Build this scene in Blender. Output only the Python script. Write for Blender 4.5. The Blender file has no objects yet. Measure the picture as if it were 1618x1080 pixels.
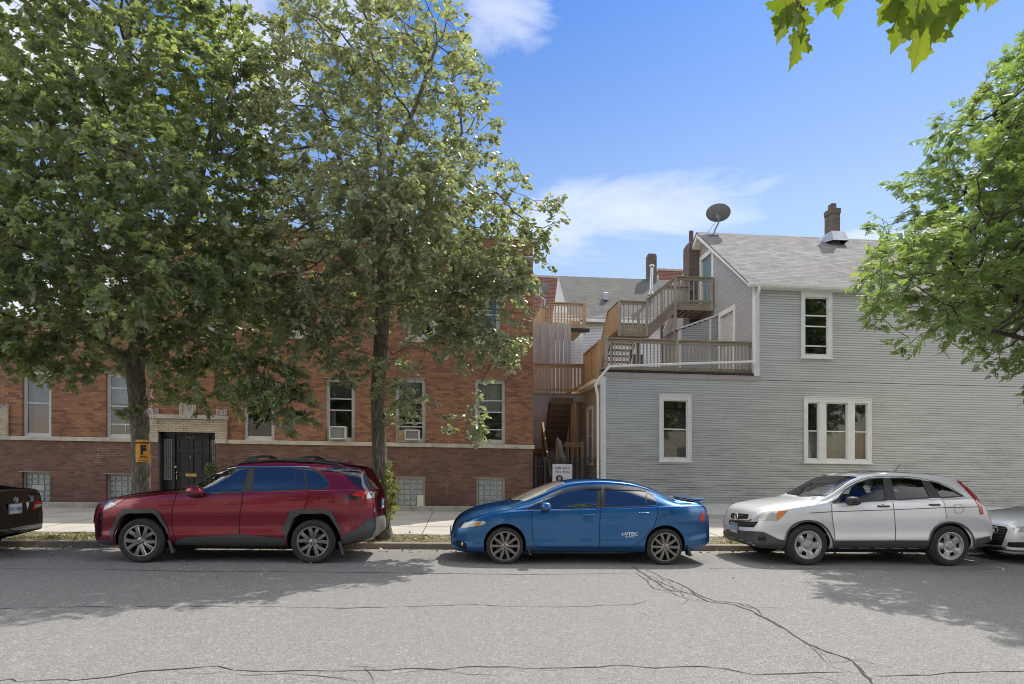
import bpy, bmesh, math, random
import numpy as np
from mathutils import Vector, Matrix
from mathutils.bvhtree import BVHTree
from mathutils.geometry import delaunay_2d_cdt
from mathutils.interpolate import poly_3d_calc

R = math.radians
random.seed(7)
rng = np.random.default_rng(11)
SC = bpy.context.scene
COL = SC.collection

# ------------------------------------------------------------------ survey of the place
# Street runs along X and falls gently to the right (GR metres per metre); Y points away from the viewer; Z is height
# above the road surface.  F, TH, EYE, HV describe the lens used to read sizes off the photograph.
F, TH, EYE, HV, GR = 1060.0, R(4.43), 1.715, 727.0, 0.016
YB = 20.2            # brick front
YG = 20.05           # grey house front
YC = 11.1            # street side of the parked cars
YK = 12.93           # kerb face


def PX(u, Y):
    return Y * math.tan(TH + math.atan((u - 809.0) / F))


def PY(u, X):
    return X / math.tan(TH + math.atan((u - 809.0) / F))


def PZ(v, X, Y):
    zc = X * math.sin(TH) + Y * math.cos(TH)
    return EYE - (v - HV) * zc / F + GR * X


def P(u, v, Y):
    X = PX(u, Y)
    return X, PZ(v, X, Y)


OFF = {}


def V3(p):
    return Vector((float(p[0]), float(p[1]), float(p[2])))


class MB:
    """Collects shapes; build() links them as ONE mesh object."""

    def __init__(s):
        s.v, s.f, s.m, s.s = [], [], [], []
        s.cut = []

    def add(s, vs, fs, mi=0, smooth=False):
        b = len(s.v)
        s.v.extend([tuple(map(float, p)) for p in vs])
        for f in fs:
            s.f.append([b + i for i in f])
            s.m.append(mi)
            s.s.append(smooth)
        return s

    def quad(s, a, b, c, d, mi=0):
        return s.add([a, b, c, d], [(0, 1, 2, 3)], mi)

    def box(s, x0, x1, y0, y1, z0, z1, mi=0):
        if x0 > x1: x0, x1 = x1, x0
        if y0 > y1: y0, y1 = y1, y0
        if z0 > z1: z0, z1 = z1, z0
        v = [(x0, y0, z0), (x1, y0, z0), (x1, y1, z0), (x0, y1, z0), (x0, y0, z1), (x1, y0, z1), (x1, y1, z1), (x0, y1, z1)]
        return s.add(v, [(0, 3, 2, 1), (4, 5, 6, 7), (0, 1, 5, 4), (1, 2, 6, 5), (2, 3, 7, 6), (3, 0, 4, 7)], mi)

    def bar(s, p, q, w, h, mi=0, up=(0, 0, 1)):
        p, q = V3(p), V3(q)
        d = (q - p).normalized()
        u = V3(up)
        side = d.cross(u)
        if side.length < 1e-4:
            side = d.cross(Vector((0, 1, 0)))
        side.normalize()
        u = side.cross(d).normalized()
        a, b = side * (w / 2), u * (h / 2)
        v = [p - a - b, p + a - b, p + a + b, p - a + b, q - a - b, q + a - b, q + a + b, q - a + b]
        return s.add(v, [(0, 1, 2, 3), (7, 6, 5, 4), (4, 5, 1, 0), (5, 6, 2, 1), (6, 7, 3, 2), (7, 4, 0, 3)], mi)

    def tube(s, pts, rad, n=8, mi=0, cap=True, smooth=True):
        pts = [V3(p) for p in pts]
        if not hasattr(rad, '__len__'):
            rad = [rad] * len(pts)
        rings = []
        prev = None
        for i, p in enumerate(pts):
            d = (pts[min(i + 1, len(pts) - 1)] - pts[max(i - 1, 0)])
            if d.length < 1e-9: d = Vector((0, 0, 1))
            d.normalize()
            if prev is None:
                a = d.orthogonal().normalized()
            else:
                a = prev - d * prev.dot(d)
                if a.length < 1e-6: a = d.orthogonal()
                a.normalize()
            prev = a
            b = d.cross(a)
            rings.append([p + (a * math.cos(t) + b * math.sin(t)) * rad[i] for t in [2 * math.pi * k / n for k in range(n)]])
        vs = [q for r in rings for q in r]
        fs = []
        for i in range(len(pts) - 1):
            for k in range(n):
                fs.append((i * n + k, i * n + (k + 1) % n, (i + 1) * n + (k + 1) % n, (i + 1) * n + k))
        s.add(vs, fs, mi, smooth)
        if cap:
            s.add(rings[0], [tuple(range(n - 1, -1, -1))], mi)
            s.add(rings[-1], [tuple(range(n))], mi)
        return s

    def lathe(s, prof, c=(0, 0, 0), axis='Y', n=32, mi=0, smooth=True):
        """prof: list of (radius, along)."""
        vs, fs = [], []
        for r, a in prof:
            for k in range(n):
                t = 2 * math.pi * k / n
                p, q = r * math.cos(t), r * math.sin(t)
                if axis == 'Y': vs.append((c[0] + p, c[1] + a, c[2] + q))
                elif axis == 'Z': vs.append((c[0] + p, c[1] + q, c[2] + a))
                else: vs.append((c[0] + a, c[1] + p, c[2] + q))
        for i in range(len(prof) - 1):
            for k in range(n):
                fs.append((i * n + k, i * n + (k + 1) % n, (i + 1) * n + (k + 1) % n, (i + 1) * n + k))
        return s.add(vs, fs, mi, smooth)

    def prism(s, poly, axis, a, b, mi=0, holes=()):
        """extrude a 2D outline; axis 'Y': outline is (x, z); 'Z': (x, y); 'X': (y, z)."""
        n = len(poly)
        def at(p, t):
            if axis == 'Y': return (p[0], t, p[1])
            if axis == 'Z': return (p[0], p[1], t)
            return (t, p[0], p[1])
        vs = [at(p, a) for p in poly] + [at(p, b) for p in poly]
        fs = [tuple(range(n)), tuple(range(2 * n - 1, n - 1, -1))]
        fs += [(i, i + n, (i + 1) % n + n, (i + 1) % n) for i in range(n)]
        return s.add(vs, fs, mi)

    def face(s, poly, y, mi=0):
        """flat outline (x, z) at depth y"""
        return s.add([(p[0], y, p[1]) for p in poly], [tuple(range(len(poly)))], mi)

    def mark(s):
        """ends one piece: build_each() makes every piece an object of its own"""
        s.cut.append((len(s.v), len(s.f)))
        return s

    def build_each(s, name, mats, parent=None, **kw):
        out, a, b = [], 0, 0
        for v1, f1 in s.cut + [(len(s.v), len(s.f))]:
            if f1 > b:
                m = MB()
                m.v = s.v[a:v1]; m.f = [[i - a for i in f] for f in s.f[b:f1]]; m.m = s.m[b:f1]; m.s = s.s[b:f1]
                out.append(m.build(name, mats, parent, **kw))
            a, b = v1, f1
        return out

    def build(s, name, mats, parent=None, grade=True, bevel=0, angle=35):
        me = bpy.data.meshes.new(name)
        off = OFF.get(parent.name if parent else None, Vector((0, 0, 0)))
        vs = np.array(s.v, dtype=float).reshape(-1, 3)
        if grade and len(vs):
            vs[:, 2] -= GR * vs[:, 0]
            vs -= np.array(off)
        me.from_pydata(vs.tolist(), [], s.f)
        if not isinstance(mats, (list, tuple)): mats = [mats]
        for m in mats: me.materials.append(m)
        me.polygons.foreach_set('material_index', s.m)
        me.polygons.foreach_set('use_smooth', s.s)
        bm = bmesh.new(); bm.from_mesh(me)
        bmesh.ops.recalc_face_normals(bm, faces=bm.faces)
        if bevel:
            bmesh.ops.remove_doubles(bm, verts=bm.verts, dist=1e-5)
            ed = [e for e in bm.edges if len(e.link_faces) == 2 and e.calc_face_angle(0) > R(40)]
            bmesh.ops.bevel(bm, geom=ed, offset=bevel, segments=1, affect='EDGES', clamp_overlap=True)
        bm.to_mesh(me); bm.free()
        if any(s.s): me.set_sharp_from_angle(angle=R(angle))
        me.update()
        return link(name, me, parent, grade)


def link(name, me, parent=None, grade=True):
    o = bpy.data.objects.new(name, me)
    COL.objects.link(o)
    if parent:
        o.parent = parent
        OFF[o.name] = OFF.get(parent.name, Vector((0, 0, 0)))
    else:
        OFF[o.name] = Vector((0, 0, 0))
    return o


def tag(o, label=None, cat=None, group=None, kind=None):
    if label: o['label'] = label
    if cat: o['category'] = cat
    if group: o['group'] = group
    if kind: o['kind'] = kind
    return o


def thing(name, label, cat, loc=(0, 0, 0), rot=(0, 0, 0), group=None, grade=True):
    o = bpy.data.objects.new(name, None)
    COL.objects.link(o)
    o.empty_display_size = .2
    L = V3(loc)
    if grade: L.z -= GR * L.x
    o.location = L
    o.rotation_euler = rot
    OFF[o.name] = L
    return tag(o, label, cat, group)


def dup(root, loc, label, group=None, rotz=None):
    """a copy of a thing with copies of its parts and sub-parts (mesh data shared)"""
    r = root.copy(); COL.objects.link(r)
    r.location = (loc[0], loc[1], loc[2] - GR * loc[0])
    if rotz is not None: r.rotation_euler.z = rotz
    tag(r, label, None, group)
    for ch in list(root.children):
        c = ch.copy(); COL.objects.link(c); c.parent = r
        for g in list(ch.children):
            d = g.copy(); COL.objects.link(d); d.parent = c
    return r


# ------------------------------------------------------------------ materials
class NT:
    def __init__(s, name):
        s.mat = bpy.data.materials.new(name)
        s.mat.use_nodes = True
        s.t = s.mat.node_tree
        s.t.nodes.clear()
        s.out = s.t.nodes.new('ShaderNodeOutputMaterial')

    def n(s, typ, ins=None, **props):
        nd = s.t.nodes.new(typ)
        for k, v in props.items(): setattr(nd, k, v)
        for k, v in (ins or {}).items():
            sk = nd.inputs[k]
            if isinstance(v, bpy.types.NodeSocket): s.t.links.new(v, sk)
            else:
                try: sk.default_value = v
                except Exception: sk.default_value = (v[0], v[1], v[2], 1) if len(sk.default_value) == 4 else v[:3]
        return nd

    def math(s, op, a, b=0.0, c=None, clamp=False):
        ins = {0: a, 1: b}
        if c is not None: ins[2] = c
        return s.n('ShaderNodeMath', ins, operation=op, use_clamp=clamp).outputs[0]

    def mix(s, fac, a, b, blend='MIX'):
        nd = s.n('ShaderNodeMix', None, data_type='RGBA', blend_type=blend)
        for k, v in ((0, fac), (6, a), (7, b)):
            if isinstance(v, bpy.types.NodeSocket): s.t.links.new(v, nd.inputs[k])
            elif k == 0: nd.inputs[0].default_value = v
            else: nd.inputs[k].default_value = (v[0], v[1], v[2], 1)
        return nd.outputs[2]

    def ramp(s, fac, stops):
        nd = s.n('ShaderNodeValToRGB', {0: fac})
        el = nd.color_ramp.elements
        while len(el) > 1: el.remove(el[-1])
        for i, (p, c) in enumerate(stops):
            e = el[0] if i == 0 else el.new(p)
            e.position = p
            e.color = (c, c, c, 1) if not hasattr(c, '__len__') else (c[0], c[1], c[2], 1)
        return nd.outputs[0]

    def noise(s, vec, scale, detail=4, rough=.55, dist=0):
        return s.n('ShaderNodeTexNoise', {'Vector': vec, 'Scale': scale, 'Detail': detail, 'Roughness': rough, 'Distortion': dist}).outputs[0]

    def pos(s):
        return s.n('ShaderNodeNewGeometry').outputs['Position']

    def bump(s, h, strength=.3, dist=.01):
        return s.n('ShaderNodeBump', {'Height': h, 'Strength': strength, 'Distance': dist}).outputs[0]

    def principled(s, **ins):
        nd = s.n('ShaderNodeBsdfPrincipled', {k.replace('_', ' '): v for k, v in ins.items()})
        s.t.links.new(nd.outputs[0], s.out.inputs[0])
        return nd

    def surf(s, sh):
        s.t.links.new(sh, s.out.inputs[0]); return s.mat


def m_plain(name, col, rough=.6, metal=0.0, var=.18, scale=6.0, bump=0.0, spec=.5, coat=0.0, dirt=0.0):
    """painted / plastic / wood / metal: base colour broken up by two sizes of noise, optional grime"""
    t = NT(name)
    p = t.pos()
    a = t.noise(p, scale, 5)
    b = t.noise(p, scale * 9, 3)
    f = t.math('ADD', t.math('MULTIPLY', a, .65), t.math('MULTIPLY', b, .35))
    lo = [c * (1 - var) for c in col]
    hi = [min(1, c * (1 + var)) for c in col]
    c = t.ramp(f, [(.3, lo), (.7, hi)])
    if dirt:
        g = t.ramp(t.noise(p, scale * .5, 6, .65, 1.0), [(.45, 0.0), (.75, 1.0)])
        c = t.mix(t.math('MULTIPLY', g, dirt), c, (.09, .08, .06))
    ins = dict(Base_Color=c, Roughness=t.math('ADD', t.math('MULTIPLY', b, .2), rough - .1), Metallic=metal)
    nd = t.principled(**ins)
    nd.inputs['Specular IOR Level'].default_value = spec
    nd.inputs['Coat Weight'].default_value = coat
    nd.inputs['Coat Roughness'].default_value = .04
    if bump:
        t.t.links.new(t.bump(t.math('ADD', a, b), bump, .01), nd.inputs['Normal'])
    return t.mat


def wallvec(t):
    """x+y along the wall, height following the street's fall"""
    xyz = t.n('ShaderNodeSeparateXYZ', {0: t.pos()})
    x, y, z = xyz.outputs[0], xyz.outputs[1], xyz.outputs[2]
    zz = t.math('ADD', z, t.math('MULTIPLY', x, GR))
    return t.n('ShaderNodeCombineXYZ', {0: t.math('ADD', x, y), 1: zz, 2: 0.0}).outputs[0], x, zz


def m_brick(name, c1, c2, c3, mortar, bw=.213, rh=.0677, ms=.0065, stain=.35, efflor=0.0, bump=.4, red_dirt=.0):
    t = NT(name)
    v, x, z = wallvec(t)
    bk = t.n('ShaderNodeTexBrick', {'Vector': v, 'Color1': c1, 'Color2': c2, 'Mortar': mortar, 'Scale': 1.0, 'Mortar Size': ms,
                                    'Mortar Smooth': .15, 'Bias': 0.0, 'Brick Width': bw, 'Row Height': rh}, offset=.5)
    # a second brick pattern of the same layout picks individual darker bricks
    bk2 = t.n('ShaderNodeTexBrick', {'Vector': t.n('ShaderNodeVectorMath', {0: v, 1: (bw * 40, rh * 22, 0)}).outputs[0], 'Color1': (0, 0, 0, 1), 'Color2': (1, 1, 1, 1),
                                     'Mortar': (0, 0, 0, 1), 'Scale': 1.0, 'Mortar Size': ms, 'Brick Width': bw, 'Row Height': rh}, offset=.5)
    pick = t.ramp(bk2.outputs[0], [(.5, 0.0), (.9, .9)])
    c = t.mix(pick, bk.outputs[0], c3)
    big = t.noise(v, .55, 5, .6)
    mid = t.noise(v, 3.5, 5, .65)
    c = t.mix(t.ramp(big, [(.38, stain), (.62, 0.0)]), c, (.06, .035, .025), 'MIX')
    c = t.mix(t.ramp(mid, [(.25, .25), (.5, 0.0)]), c, (.08, .05, .04))
    c = t.mix(t.ramp(mid, [(.55, 0.0), (.8, .22)]), c, (.36, .2, .11))
    fine = t.noise(v, 60, 3)
    c = t.mix(t.ramp(fine, [(.3, .2), (.6, 0.0)]), c, (.06, .04, .035))
    if efflor:
        e = t.ramp(t.noise(v, .9, 4, .7), [(.56, 0.0), (.68, 1.0)])
        lowz = t.ramp(z, [(.0, 1.0), (1.0, .6), (1.6, 0.0)]) if False else 1.0
        e = t.math('MULTIPLY', e, bk.outputs[1])
        c = t.mix(t.math('MULTIPLY', e, efflor), c, (.5, .42, .38))
    # grime rising from the ground
    low = t.n('ShaderNodeMapRange', {0: z, 1: .1, 2: 1.2, 3: .55, 4: 0.0}).outputs[0]
    c = t.mix(t.math('MULTIPLY', low, t.ramp(big, [(.3, 1.0), (.7, .4)])), c, (.035, .022, .02))
    h = t.math('SUBTRACT', t.math('MULTIPLY', fine, .25), bk.outputs[1])
    nd = t.principled(Base_Color=c, Roughness=.86, Normal=t.bump(h, bump, .008))
    nd.inputs['Specular IOR Level'].default_value = .25
    return t.mat


def m_siding(name, col, streak=.5, var=.08):
    t = NT(name)
    v, x, z = wallvec(t)
    sv = t.n('ShaderNodeVectorMath', {0: v, 1: (.55, 2.6, 1)}, operation='MULTIPLY').outputs[0]
    st = t.noise(sv, 1.4, 6, .7)
    row = t.math('FLOOR', t.math('DIVIDE', z, .0762))
    rv = t.n('ShaderNodeCombineXYZ', {0: t.math('MULTIPLY', t.n('ShaderNodeSeparateXYZ', {0: v}).outputs[0], .55), 1: t.math('MULTIPLY', row, 7.31), 2: 0.0}).outputs[0]
    rn = t.noise(rv, 1.0, 1)
    c = t.mix(t.ramp(rn, [(.3, 0.0), (.7, 1.0)]), [k * (1 - var) for k in col], [min(1, k * (1 + var)) for k in col])
    # mildew and run-off grime: heavier low on the wall
    low = t.n('ShaderNodeMapRange', {0: z, 1: .5, 2: 4.2, 3: 1.0, 4: .15}).outputs[0]
    g = t.ramp(st, [(.42, 0.0), (.64, 1.0)])
    c = t.mix(t.math('MULTIPLY', t.math('MULTIPLY', g, low), streak * .6), c, (.17, .165, .11))
    # dark lips: overlap shade and dirt in the colour, broken up along the row
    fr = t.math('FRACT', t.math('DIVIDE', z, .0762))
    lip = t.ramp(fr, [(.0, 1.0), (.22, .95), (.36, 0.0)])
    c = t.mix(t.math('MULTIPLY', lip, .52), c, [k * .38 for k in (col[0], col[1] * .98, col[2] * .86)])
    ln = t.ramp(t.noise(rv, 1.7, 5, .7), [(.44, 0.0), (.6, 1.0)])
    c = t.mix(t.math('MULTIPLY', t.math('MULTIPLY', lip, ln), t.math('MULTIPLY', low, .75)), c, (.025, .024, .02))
    nd = t.principled(Base_Color=c, Roughness=.5)
    nd.inputs['Specular IOR Level'].default_value = .35
    return t.mat


def m_shingle(name, c1, c2, c3, slope_scale=1.0):
    t = NT(name)
    xyz = t.n('ShaderNodeSeparateXYZ', {0: t.pos()})
    v = t.n('ShaderNodeCombineXYZ', {0: t.math('ADD', xyz.outputs[0], 0), 1: t.math('MULTIPLY', t.math('ADD', xyz.outputs[2], t.math('MULTIPLY', xyz.outputs[0], GR)), 1.76), 2: 0.0}).outputs[0]
    kw = {'Scale': 1.0, 'Mortar Size': .006, 'Mortar Smooth': .3, 'Brick Width': .3, 'Row Height': .143}
    a = t.n('ShaderNodeTexBrick', {'Vector': v, 'Color1': c1, 'Color2': c2, 'Mortar': (.05, .05, .055, 1), **kw}, offset=.5)
    b = t.n('ShaderNodeTexBrick', {'Vector': t.n('ShaderNodeVectorMath', {0: v, 1: (9, 0.143 * 14, 0)}).outputs[0], 'Color1': (0, 0, 0, 1), 'Color2': (1, 1, 1, 1), 'Mortar': (0, 0, 0, 1), **kw}, offset=.37)
    c = t.mix(t.ramp(b.outputs[0], [(.5, 0.0), (.95, .8)]), a.outputs[0], c3)
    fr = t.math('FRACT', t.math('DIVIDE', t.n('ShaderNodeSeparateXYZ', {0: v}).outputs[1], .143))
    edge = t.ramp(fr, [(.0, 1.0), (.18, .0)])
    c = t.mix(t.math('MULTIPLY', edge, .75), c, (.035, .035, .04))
    gr = t.noise(v, 90, 2)
    c = t.mix(t.ramp(gr, [(.3, .35), (.6, 0.0)]), c, (.06, .06, .065))
    c = t.mix(t.ramp(t.noise(v, .6, 5, .6), [(.4, .3), (.65, 0.0)]), c, (.1, .095, .09))
    h = t.math('ADD', t.math('MULTIPLY', fr, -.6), t.math('MULTIPLY', gr, .3))
    t.principled(Base_Color=c, Roughness=.92, Normal=t.bump(h, .5, .01))
    return t.mat


def m_wood(name, c1, c2, rough=.75, axis='V', weather=.3):
    t = NT(name)
    p = t.pos()
    sc = (30, 30, 2.0) if axis == 'V' else (2.0, 24, 30)
    sv = t.n('ShaderNodeVectorMath', {0: p, 1: sc}, operation='MULTIPLY').outputs[0]
    g = t.noise(sv, 1.0, 5, .6, .6)
    b = t.noise(p, 2.3, 4, .6)
    c = t.mix(t.ramp(g, [(.3, 0.0), (.7, 1.0)]), c1, c2)
    c = t.mix(t.ramp(b, [(.4, 0.0), (.75, weather)]), c, (.13, .125, .115))
    nd = t.principled(Base_Color=c, Roughness=rough, Normal=t.bump(g, .35, .004))
    nd.inputs['Specular IOR Level'].default_value = .25
    return t.mat


def m_glass(name, tint=(.8, .85, .85), rough=.015, refl=1.0, wav=.0, base=.05):
    """window glass: clear transmission (tinted) under a fresnel reflection"""
    t = NT(name)
    fr = t.n('ShaderNodeFresnel', {'IOR': 1.5})
    f = t.math('ADD', t.math('MULTIPLY', fr.outputs[0], refl), base, clamp=True)
    tr = t.n('ShaderNodeBsdfTransparent', {'Color': (*tint, 1)})
    gl = t.n('ShaderNodeBsdfGlossy', {'Color': (.95, .97, 1, 1), 'Roughness': rough})
    if wav:
        nz = t.noise(t.pos(), 1.6, 2)
        bp = t.bump(nz, wav, .05)
        t.t.links.new(bp, gl.inputs['Normal'])
    mx = t.n('ShaderNodeMixShader', {0: f, 1: tr.outputs[0], 2: gl.outputs[0]})
    t.surf(mx.outputs[0])
    return t.mat


def m_paint(name, col, metal=0.0, flake=0.0, rough=.35, dust=.06, coat=1.0):
    t = NT(name)
    p = t.pos()
    c = col
    fl = t.noise(p, 900, 1)
    c = t.mix(t.math('MULTIPLY', t.ramp(fl, [(.45, 0.0), (.7, 1.0)]), flake), col, [min(1, k * 1.9 + .02) for k in col])
    d = t.noise(p, 7, 6, .65)
    xyz = t.n('ShaderNodeSeparateXYZ', {0: p})
    zz = t.math('ADD', xyz.outputs[2], t.math('MULTIPLY', xyz.outputs[0], GR))
    low = t.n('ShaderNodeMapRange', {0: zz, 1: .2, 2: .9, 3: 1.0, 4: .25}).outputs[0]
    df = t.math('MULTIPLY', t.math('MULTIPLY', t.ramp(d, [(.3, .3), (.7, 1.0)]), low), dust * 2)
    c = t.mix(df, c, (.32, .29, .25))
    nd = t.principled(Base_Color=c, Roughness=t.math('ADD', rough, t.math('MULTIPLY', df, .3)), Metallic=metal)
    nd.inputs['Coat Weight'].default_value = coat
    nd.inputs['Coat Roughness'].default_value = .035
    nd.inputs['Coat IOR'].default_value = 1.5
    return t.mat


M = {}
M['brick_upper'] = m_brick('orange_brick', (.455, .22, .115), (.34, .16, .087), (.2, .102, .066), (.21, .135, .095), stain=.2)
M['brick_base'] = m_brick('maroon_brick', (.265, .138, .095), (.2, .105, .078), (.14, .08, .068), (.2, .145, .12), stain=.22, efflor=.6)
M['brick_cream'] = m_brick('cream_brick', (.66, .58, .42), (.58, .5, .36), (.5, .42, .29), (.34, .28, .21), rh=.066, ms=.008, stain=.12)
M['brick_far'] = m_brick('far_red_brick', (.26, .085, .065), (.22, .07, .055), (.19, .06, .05), (.36, .28, .25), bw=.3, rh=.1, ms=.014, stain=.1)
M['brick_chimney'] = m_brick('chimney_brick', (.21, .165, .13), (.165, .13, .11), (.12, .095, .08), (.21, .185, .165), bw=.21, rh=.075, ms=.01, stain=.3)
M['stone'] = m_plain('limestone', (.56, .52, .43), .85, var=.22, scale=3, bump=.25, dirt=.55, spec=.2)
M['stone_grey'] = m_plain('carved_stone', (.48, .44, .39), .85, var=.2, scale=4, bump=.25, dirt=.4, spec=.2)
M['cornice'] = m_plain('grey_cornice', (.34, .325, .3), .8, var=.2, scale=2, dirt=.5)
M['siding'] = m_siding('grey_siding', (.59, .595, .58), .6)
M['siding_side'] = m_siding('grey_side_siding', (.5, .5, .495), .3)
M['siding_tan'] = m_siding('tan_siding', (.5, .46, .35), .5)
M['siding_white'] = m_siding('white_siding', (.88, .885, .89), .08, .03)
M['white_trim'] = m_plain('white_trim', (.82, .82, .79), .5, var=.06, scale=3, dirt=.16)
M['cream_trim'] = m_plain('cream_trim', (.74, .69, .57), .5, var=.08, scale=3, dirt=.2)
M['alu_frame'] = m_plain('aluminium_frame', (.6, .585, .55), .5, .15, var=.1, scale=4, dirt=.2)
M['dark_frame'] = m_plain('dark_frame', (.06, .055, .05), .55, var=.2)
M['shingle'] = m_shingle('grey_shingle', (.255, .25, .245, 1), (.175, .172, .17, 1), (.11, .11, .115))
M['shingle_far'] = m_shingle('far_shingle', (.118, .122, .112, 1), (.085, .088, .082, 1), (.06, .062, .06))
M['wood_grey'] = m_wood('grey_deck_wood', (.33, .30, .25), (.49, .45, .38), weather=.4)
M['wood_greyH'] = m_wood('grey_rail_wood', (.28, .225, .155), (.43, .36, .27), axis='H', weather=.4)
M['wood_brown'] = m_wood('brown_deck_wood', (.40, .27, .15), (.58, .42, .25), weather=.2)
M['wood_brownH'] = m_wood('brown_rail_wood', (.37, .255, .15), (.55, .40, .24), axis='H', weather=.25)
M['fence_pale'] = m_wood('pale_fence_boards', (.47, .45, .4), (.64, .61, .54), weather=.25)
M['wood_shade'] = m_wood('shaded_stair_wood', (.15, .105, .062), (.23, .165, .1), weather=.3)  # brown wood darkened: the passage's shade is put into the colour
M['fence_wood'] = m_wood('weathered_fence_wood', (.36, .34, .30), (.5, .47, .42), weather=.4)
M['black_paint'] = m_plain('black_door_paint', (.022, .022, .023), .38, var=.15, scale=5, spec=.5)
M['iron'] = m_plain('black_iron', (.025, .026, .03), .45, .2, var=.2, dirt=.2)
M['brass'] = m_plain('brass', (.6, .42, .16), .3, .9, var=.15)
M['glass'] = m_glass('window_glass', (.8, .84, .83), .02, 1.15, .02, .07)
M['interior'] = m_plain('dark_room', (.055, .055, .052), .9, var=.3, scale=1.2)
M['curtain_grey'] = m_plain('grey_curtain', (.33, .33, .31), .9, var=.25, scale=5)
M['curtain_green'] = m_plain('green_curtain', (.1, .16, .1), .9, var=.4, scale=4)
M['curtain_yellow'] = m_plain('yellow_curtain', (.28, .27, .07), .9, var=.3, scale=6)
M['curtain_orange'] = m_plain('orange_curtain', (.4, .17, .1), .9, var=.25, scale=2.5)
M['curtain_white'] = m_plain('white_curtain', (.5, .5, .5), .9, var=.2, scale=5)
M['metal'] = m_plain('galvanised_metal', (.5, .51, .52), .38, .75, var=.15, scale=5)
M['dish'] = m_plain('grey_dish', (.3, .31, .31), .5, .1, var=.06)
M['dish_dark'] = m_plain('dark_grey_dish', (.2, .21, .215), .5, .1, var=.08)
M['white_plastic'] = m_plain('white_plastic', (.66, .65, .61), .45, var=.06, dirt=.15)
M['plastic'] = m_plain('black_plastic', (.03, .031, .033), .55, var=.12, scale=9, dirt=.12)
M['teal_door'] = m_plain('teal_door', (.15, .24, .29), .4, var=.1, scale=3)
M['tar'] = m_plain('roof_tar', (.045, .043, .04), .9, var=.3, scale=5)
M['concrete'] = m_plain('concrete', (.38, .36, .32), .9, var=.14, scale=2.0, bump=.2, dirt=.25, spec=.2)
M['found'] = m_plain('painted_foundation', (.4, .375, .32), .85, var=.25, scale=3, bump=.3, dirt=.6)
M['cloth'] = m_plain('beige_tarp', (.42, .38, .3), .85, var=.2, scale=7)
# ------------------------------------------------------------------ ground, road, kerb, pavement
def road_at(u, v):
    t = math.tan(TH + math.atan((u - 809.0) / F))
    Y = EYE / ((v - HV) * (t * math.sin(TH) + math.cos(TH)) / F - GR * t)
    return (Y * t, Y)


def m_asphalt():
    t = NT('worn_asphalt')
    p = t.pos()
    fine = t.noise(p, 190, 2, .6)
    vor = t.n('ShaderNodeTexVoronoi', {'Vector': p, 'Scale': 95.0}).outputs[0]
    mid = t.noise(p, 9, 5, .6)
    sv = t.n('ShaderNodeVectorMath', {0: p, 1: (.12, 1.3, 1)}, operation='MULTIPLY').outputs[0]
    lane = t.noise(sv, 1.1, 4, .6)
    grit = t.noise(p, 75, 3, .7)
    c = t.ramp(t.math('ADD', t.math('MULTIPLY', fine, .4), t.math('MULTIPLY', grit, .6)), [(.33, (.06, .059, .057)), (.43, (.14, .138, .134)), (.55, (.215, .212, .206)), (.66, (.43, .422, .41))])
    c = t.mix(t.ramp(vor, [(.0, .5), (.35, .0)]), c, (.34, .333, .32))
    c = t.mix(t.ramp(lane, [(.35, .22), (.6, 0.0)]), c, (.19, .187, .18))
    c = t.mix(t.ramp(mid, [(.35, .22), (.55, 0.0)]), c, (.18, .176, .17))
    c = t.mix(t.ramp(mid, [(.55, 0.0), (.8, .3)]), c, (.42, .41, .395))
    xyz = t.n('ShaderNodeSeparateXYZ', {0: p})
    gut = t.n('ShaderNodeMapRange', {0: xyz.outputs[1], 1: 11.6, 2: 12.9, 3: 0.0, 4: .55}).outputs[0]
    c = t.mix(gut, c, (.27, .25, .215))
    c = t.mix(t.ramp(t.noise(p, 34, 2, .6), [(.36, .4), (.47, 0.0)]), c, (.09, .088, .085))
    c = t.mix(t.ramp(t.noise(p, 41, 2, .6), [(.56, 0.0), (.68, .45)]), c, (.4, .39, .375))
    oil = t.math('MULTIPLY', t.ramp(t.noise(p, .9, 4, .6), [(.58, 0.0), (.72, 1.0)]), t.n('ShaderNodeMapRange', {0: xyz.outputs[1], 1: 9.5, 2: 11.5, 3: 0.0, 4: .35}).outputs[0])
    c = t.mix(oil, c, (.07, .068, .065))
    h = t.math('ADD', fine, t.math('MULTIPLY', vor, -.7))
    nd = t.principled(Base_Color=c, Roughness=.9, Normal=t.bump(h, .55, .006))
    nd.inputs['Specular IOR Level'].default_value = .25
    return t.mat


def m_pavement():
    t = NT('pavement_concrete')
    p = t.pos()
    a = t.noise(p, 1.1, 6, .65)
    b = t.noise(p, 55, 3)
    c = t.ramp(a, [(.3, (.33, .312, .28)), (.7, (.45, .43, .39))])
    c = t.mix(t.ramp(b, [(.3, .3), (.55, 0.0)]), c, (.32, .3, .265))
    c = t.mix(t.ramp(t.noise(p, 4, 5, .7), [(.58, 0.0), (.75, .3)]), c, (.2, .18, .15))
    t.principled(Base_Color=c, Roughness=.92, Normal=t.bump(b, .25, .004))
    return t.mat


def m_soil():
    t = NT('verge_soil')
    p = t.pos()
    a = t.noise(p, 6, 6, .7)
    b = t.noise(p, 48, 4, .7)
    c = t.ramp(a, [(.3, (.1, .085, .05)), (.55, (.19, .165, .095)), (.75, (.11, .125, .04))])
    c = t.mix(t.ramp(b, [(.35, .6), (.6, 0.0)]), c, (.07, .06, .04))
    c = t.mix(t.ramp(b, [(.62, 0.0), (.72, .7)]), c, (.36, .31, .2))
    t.principled(Base_Color=c, Roughness=.95, Normal=t.bump(b, .8, .02))
    return t.mat


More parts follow.
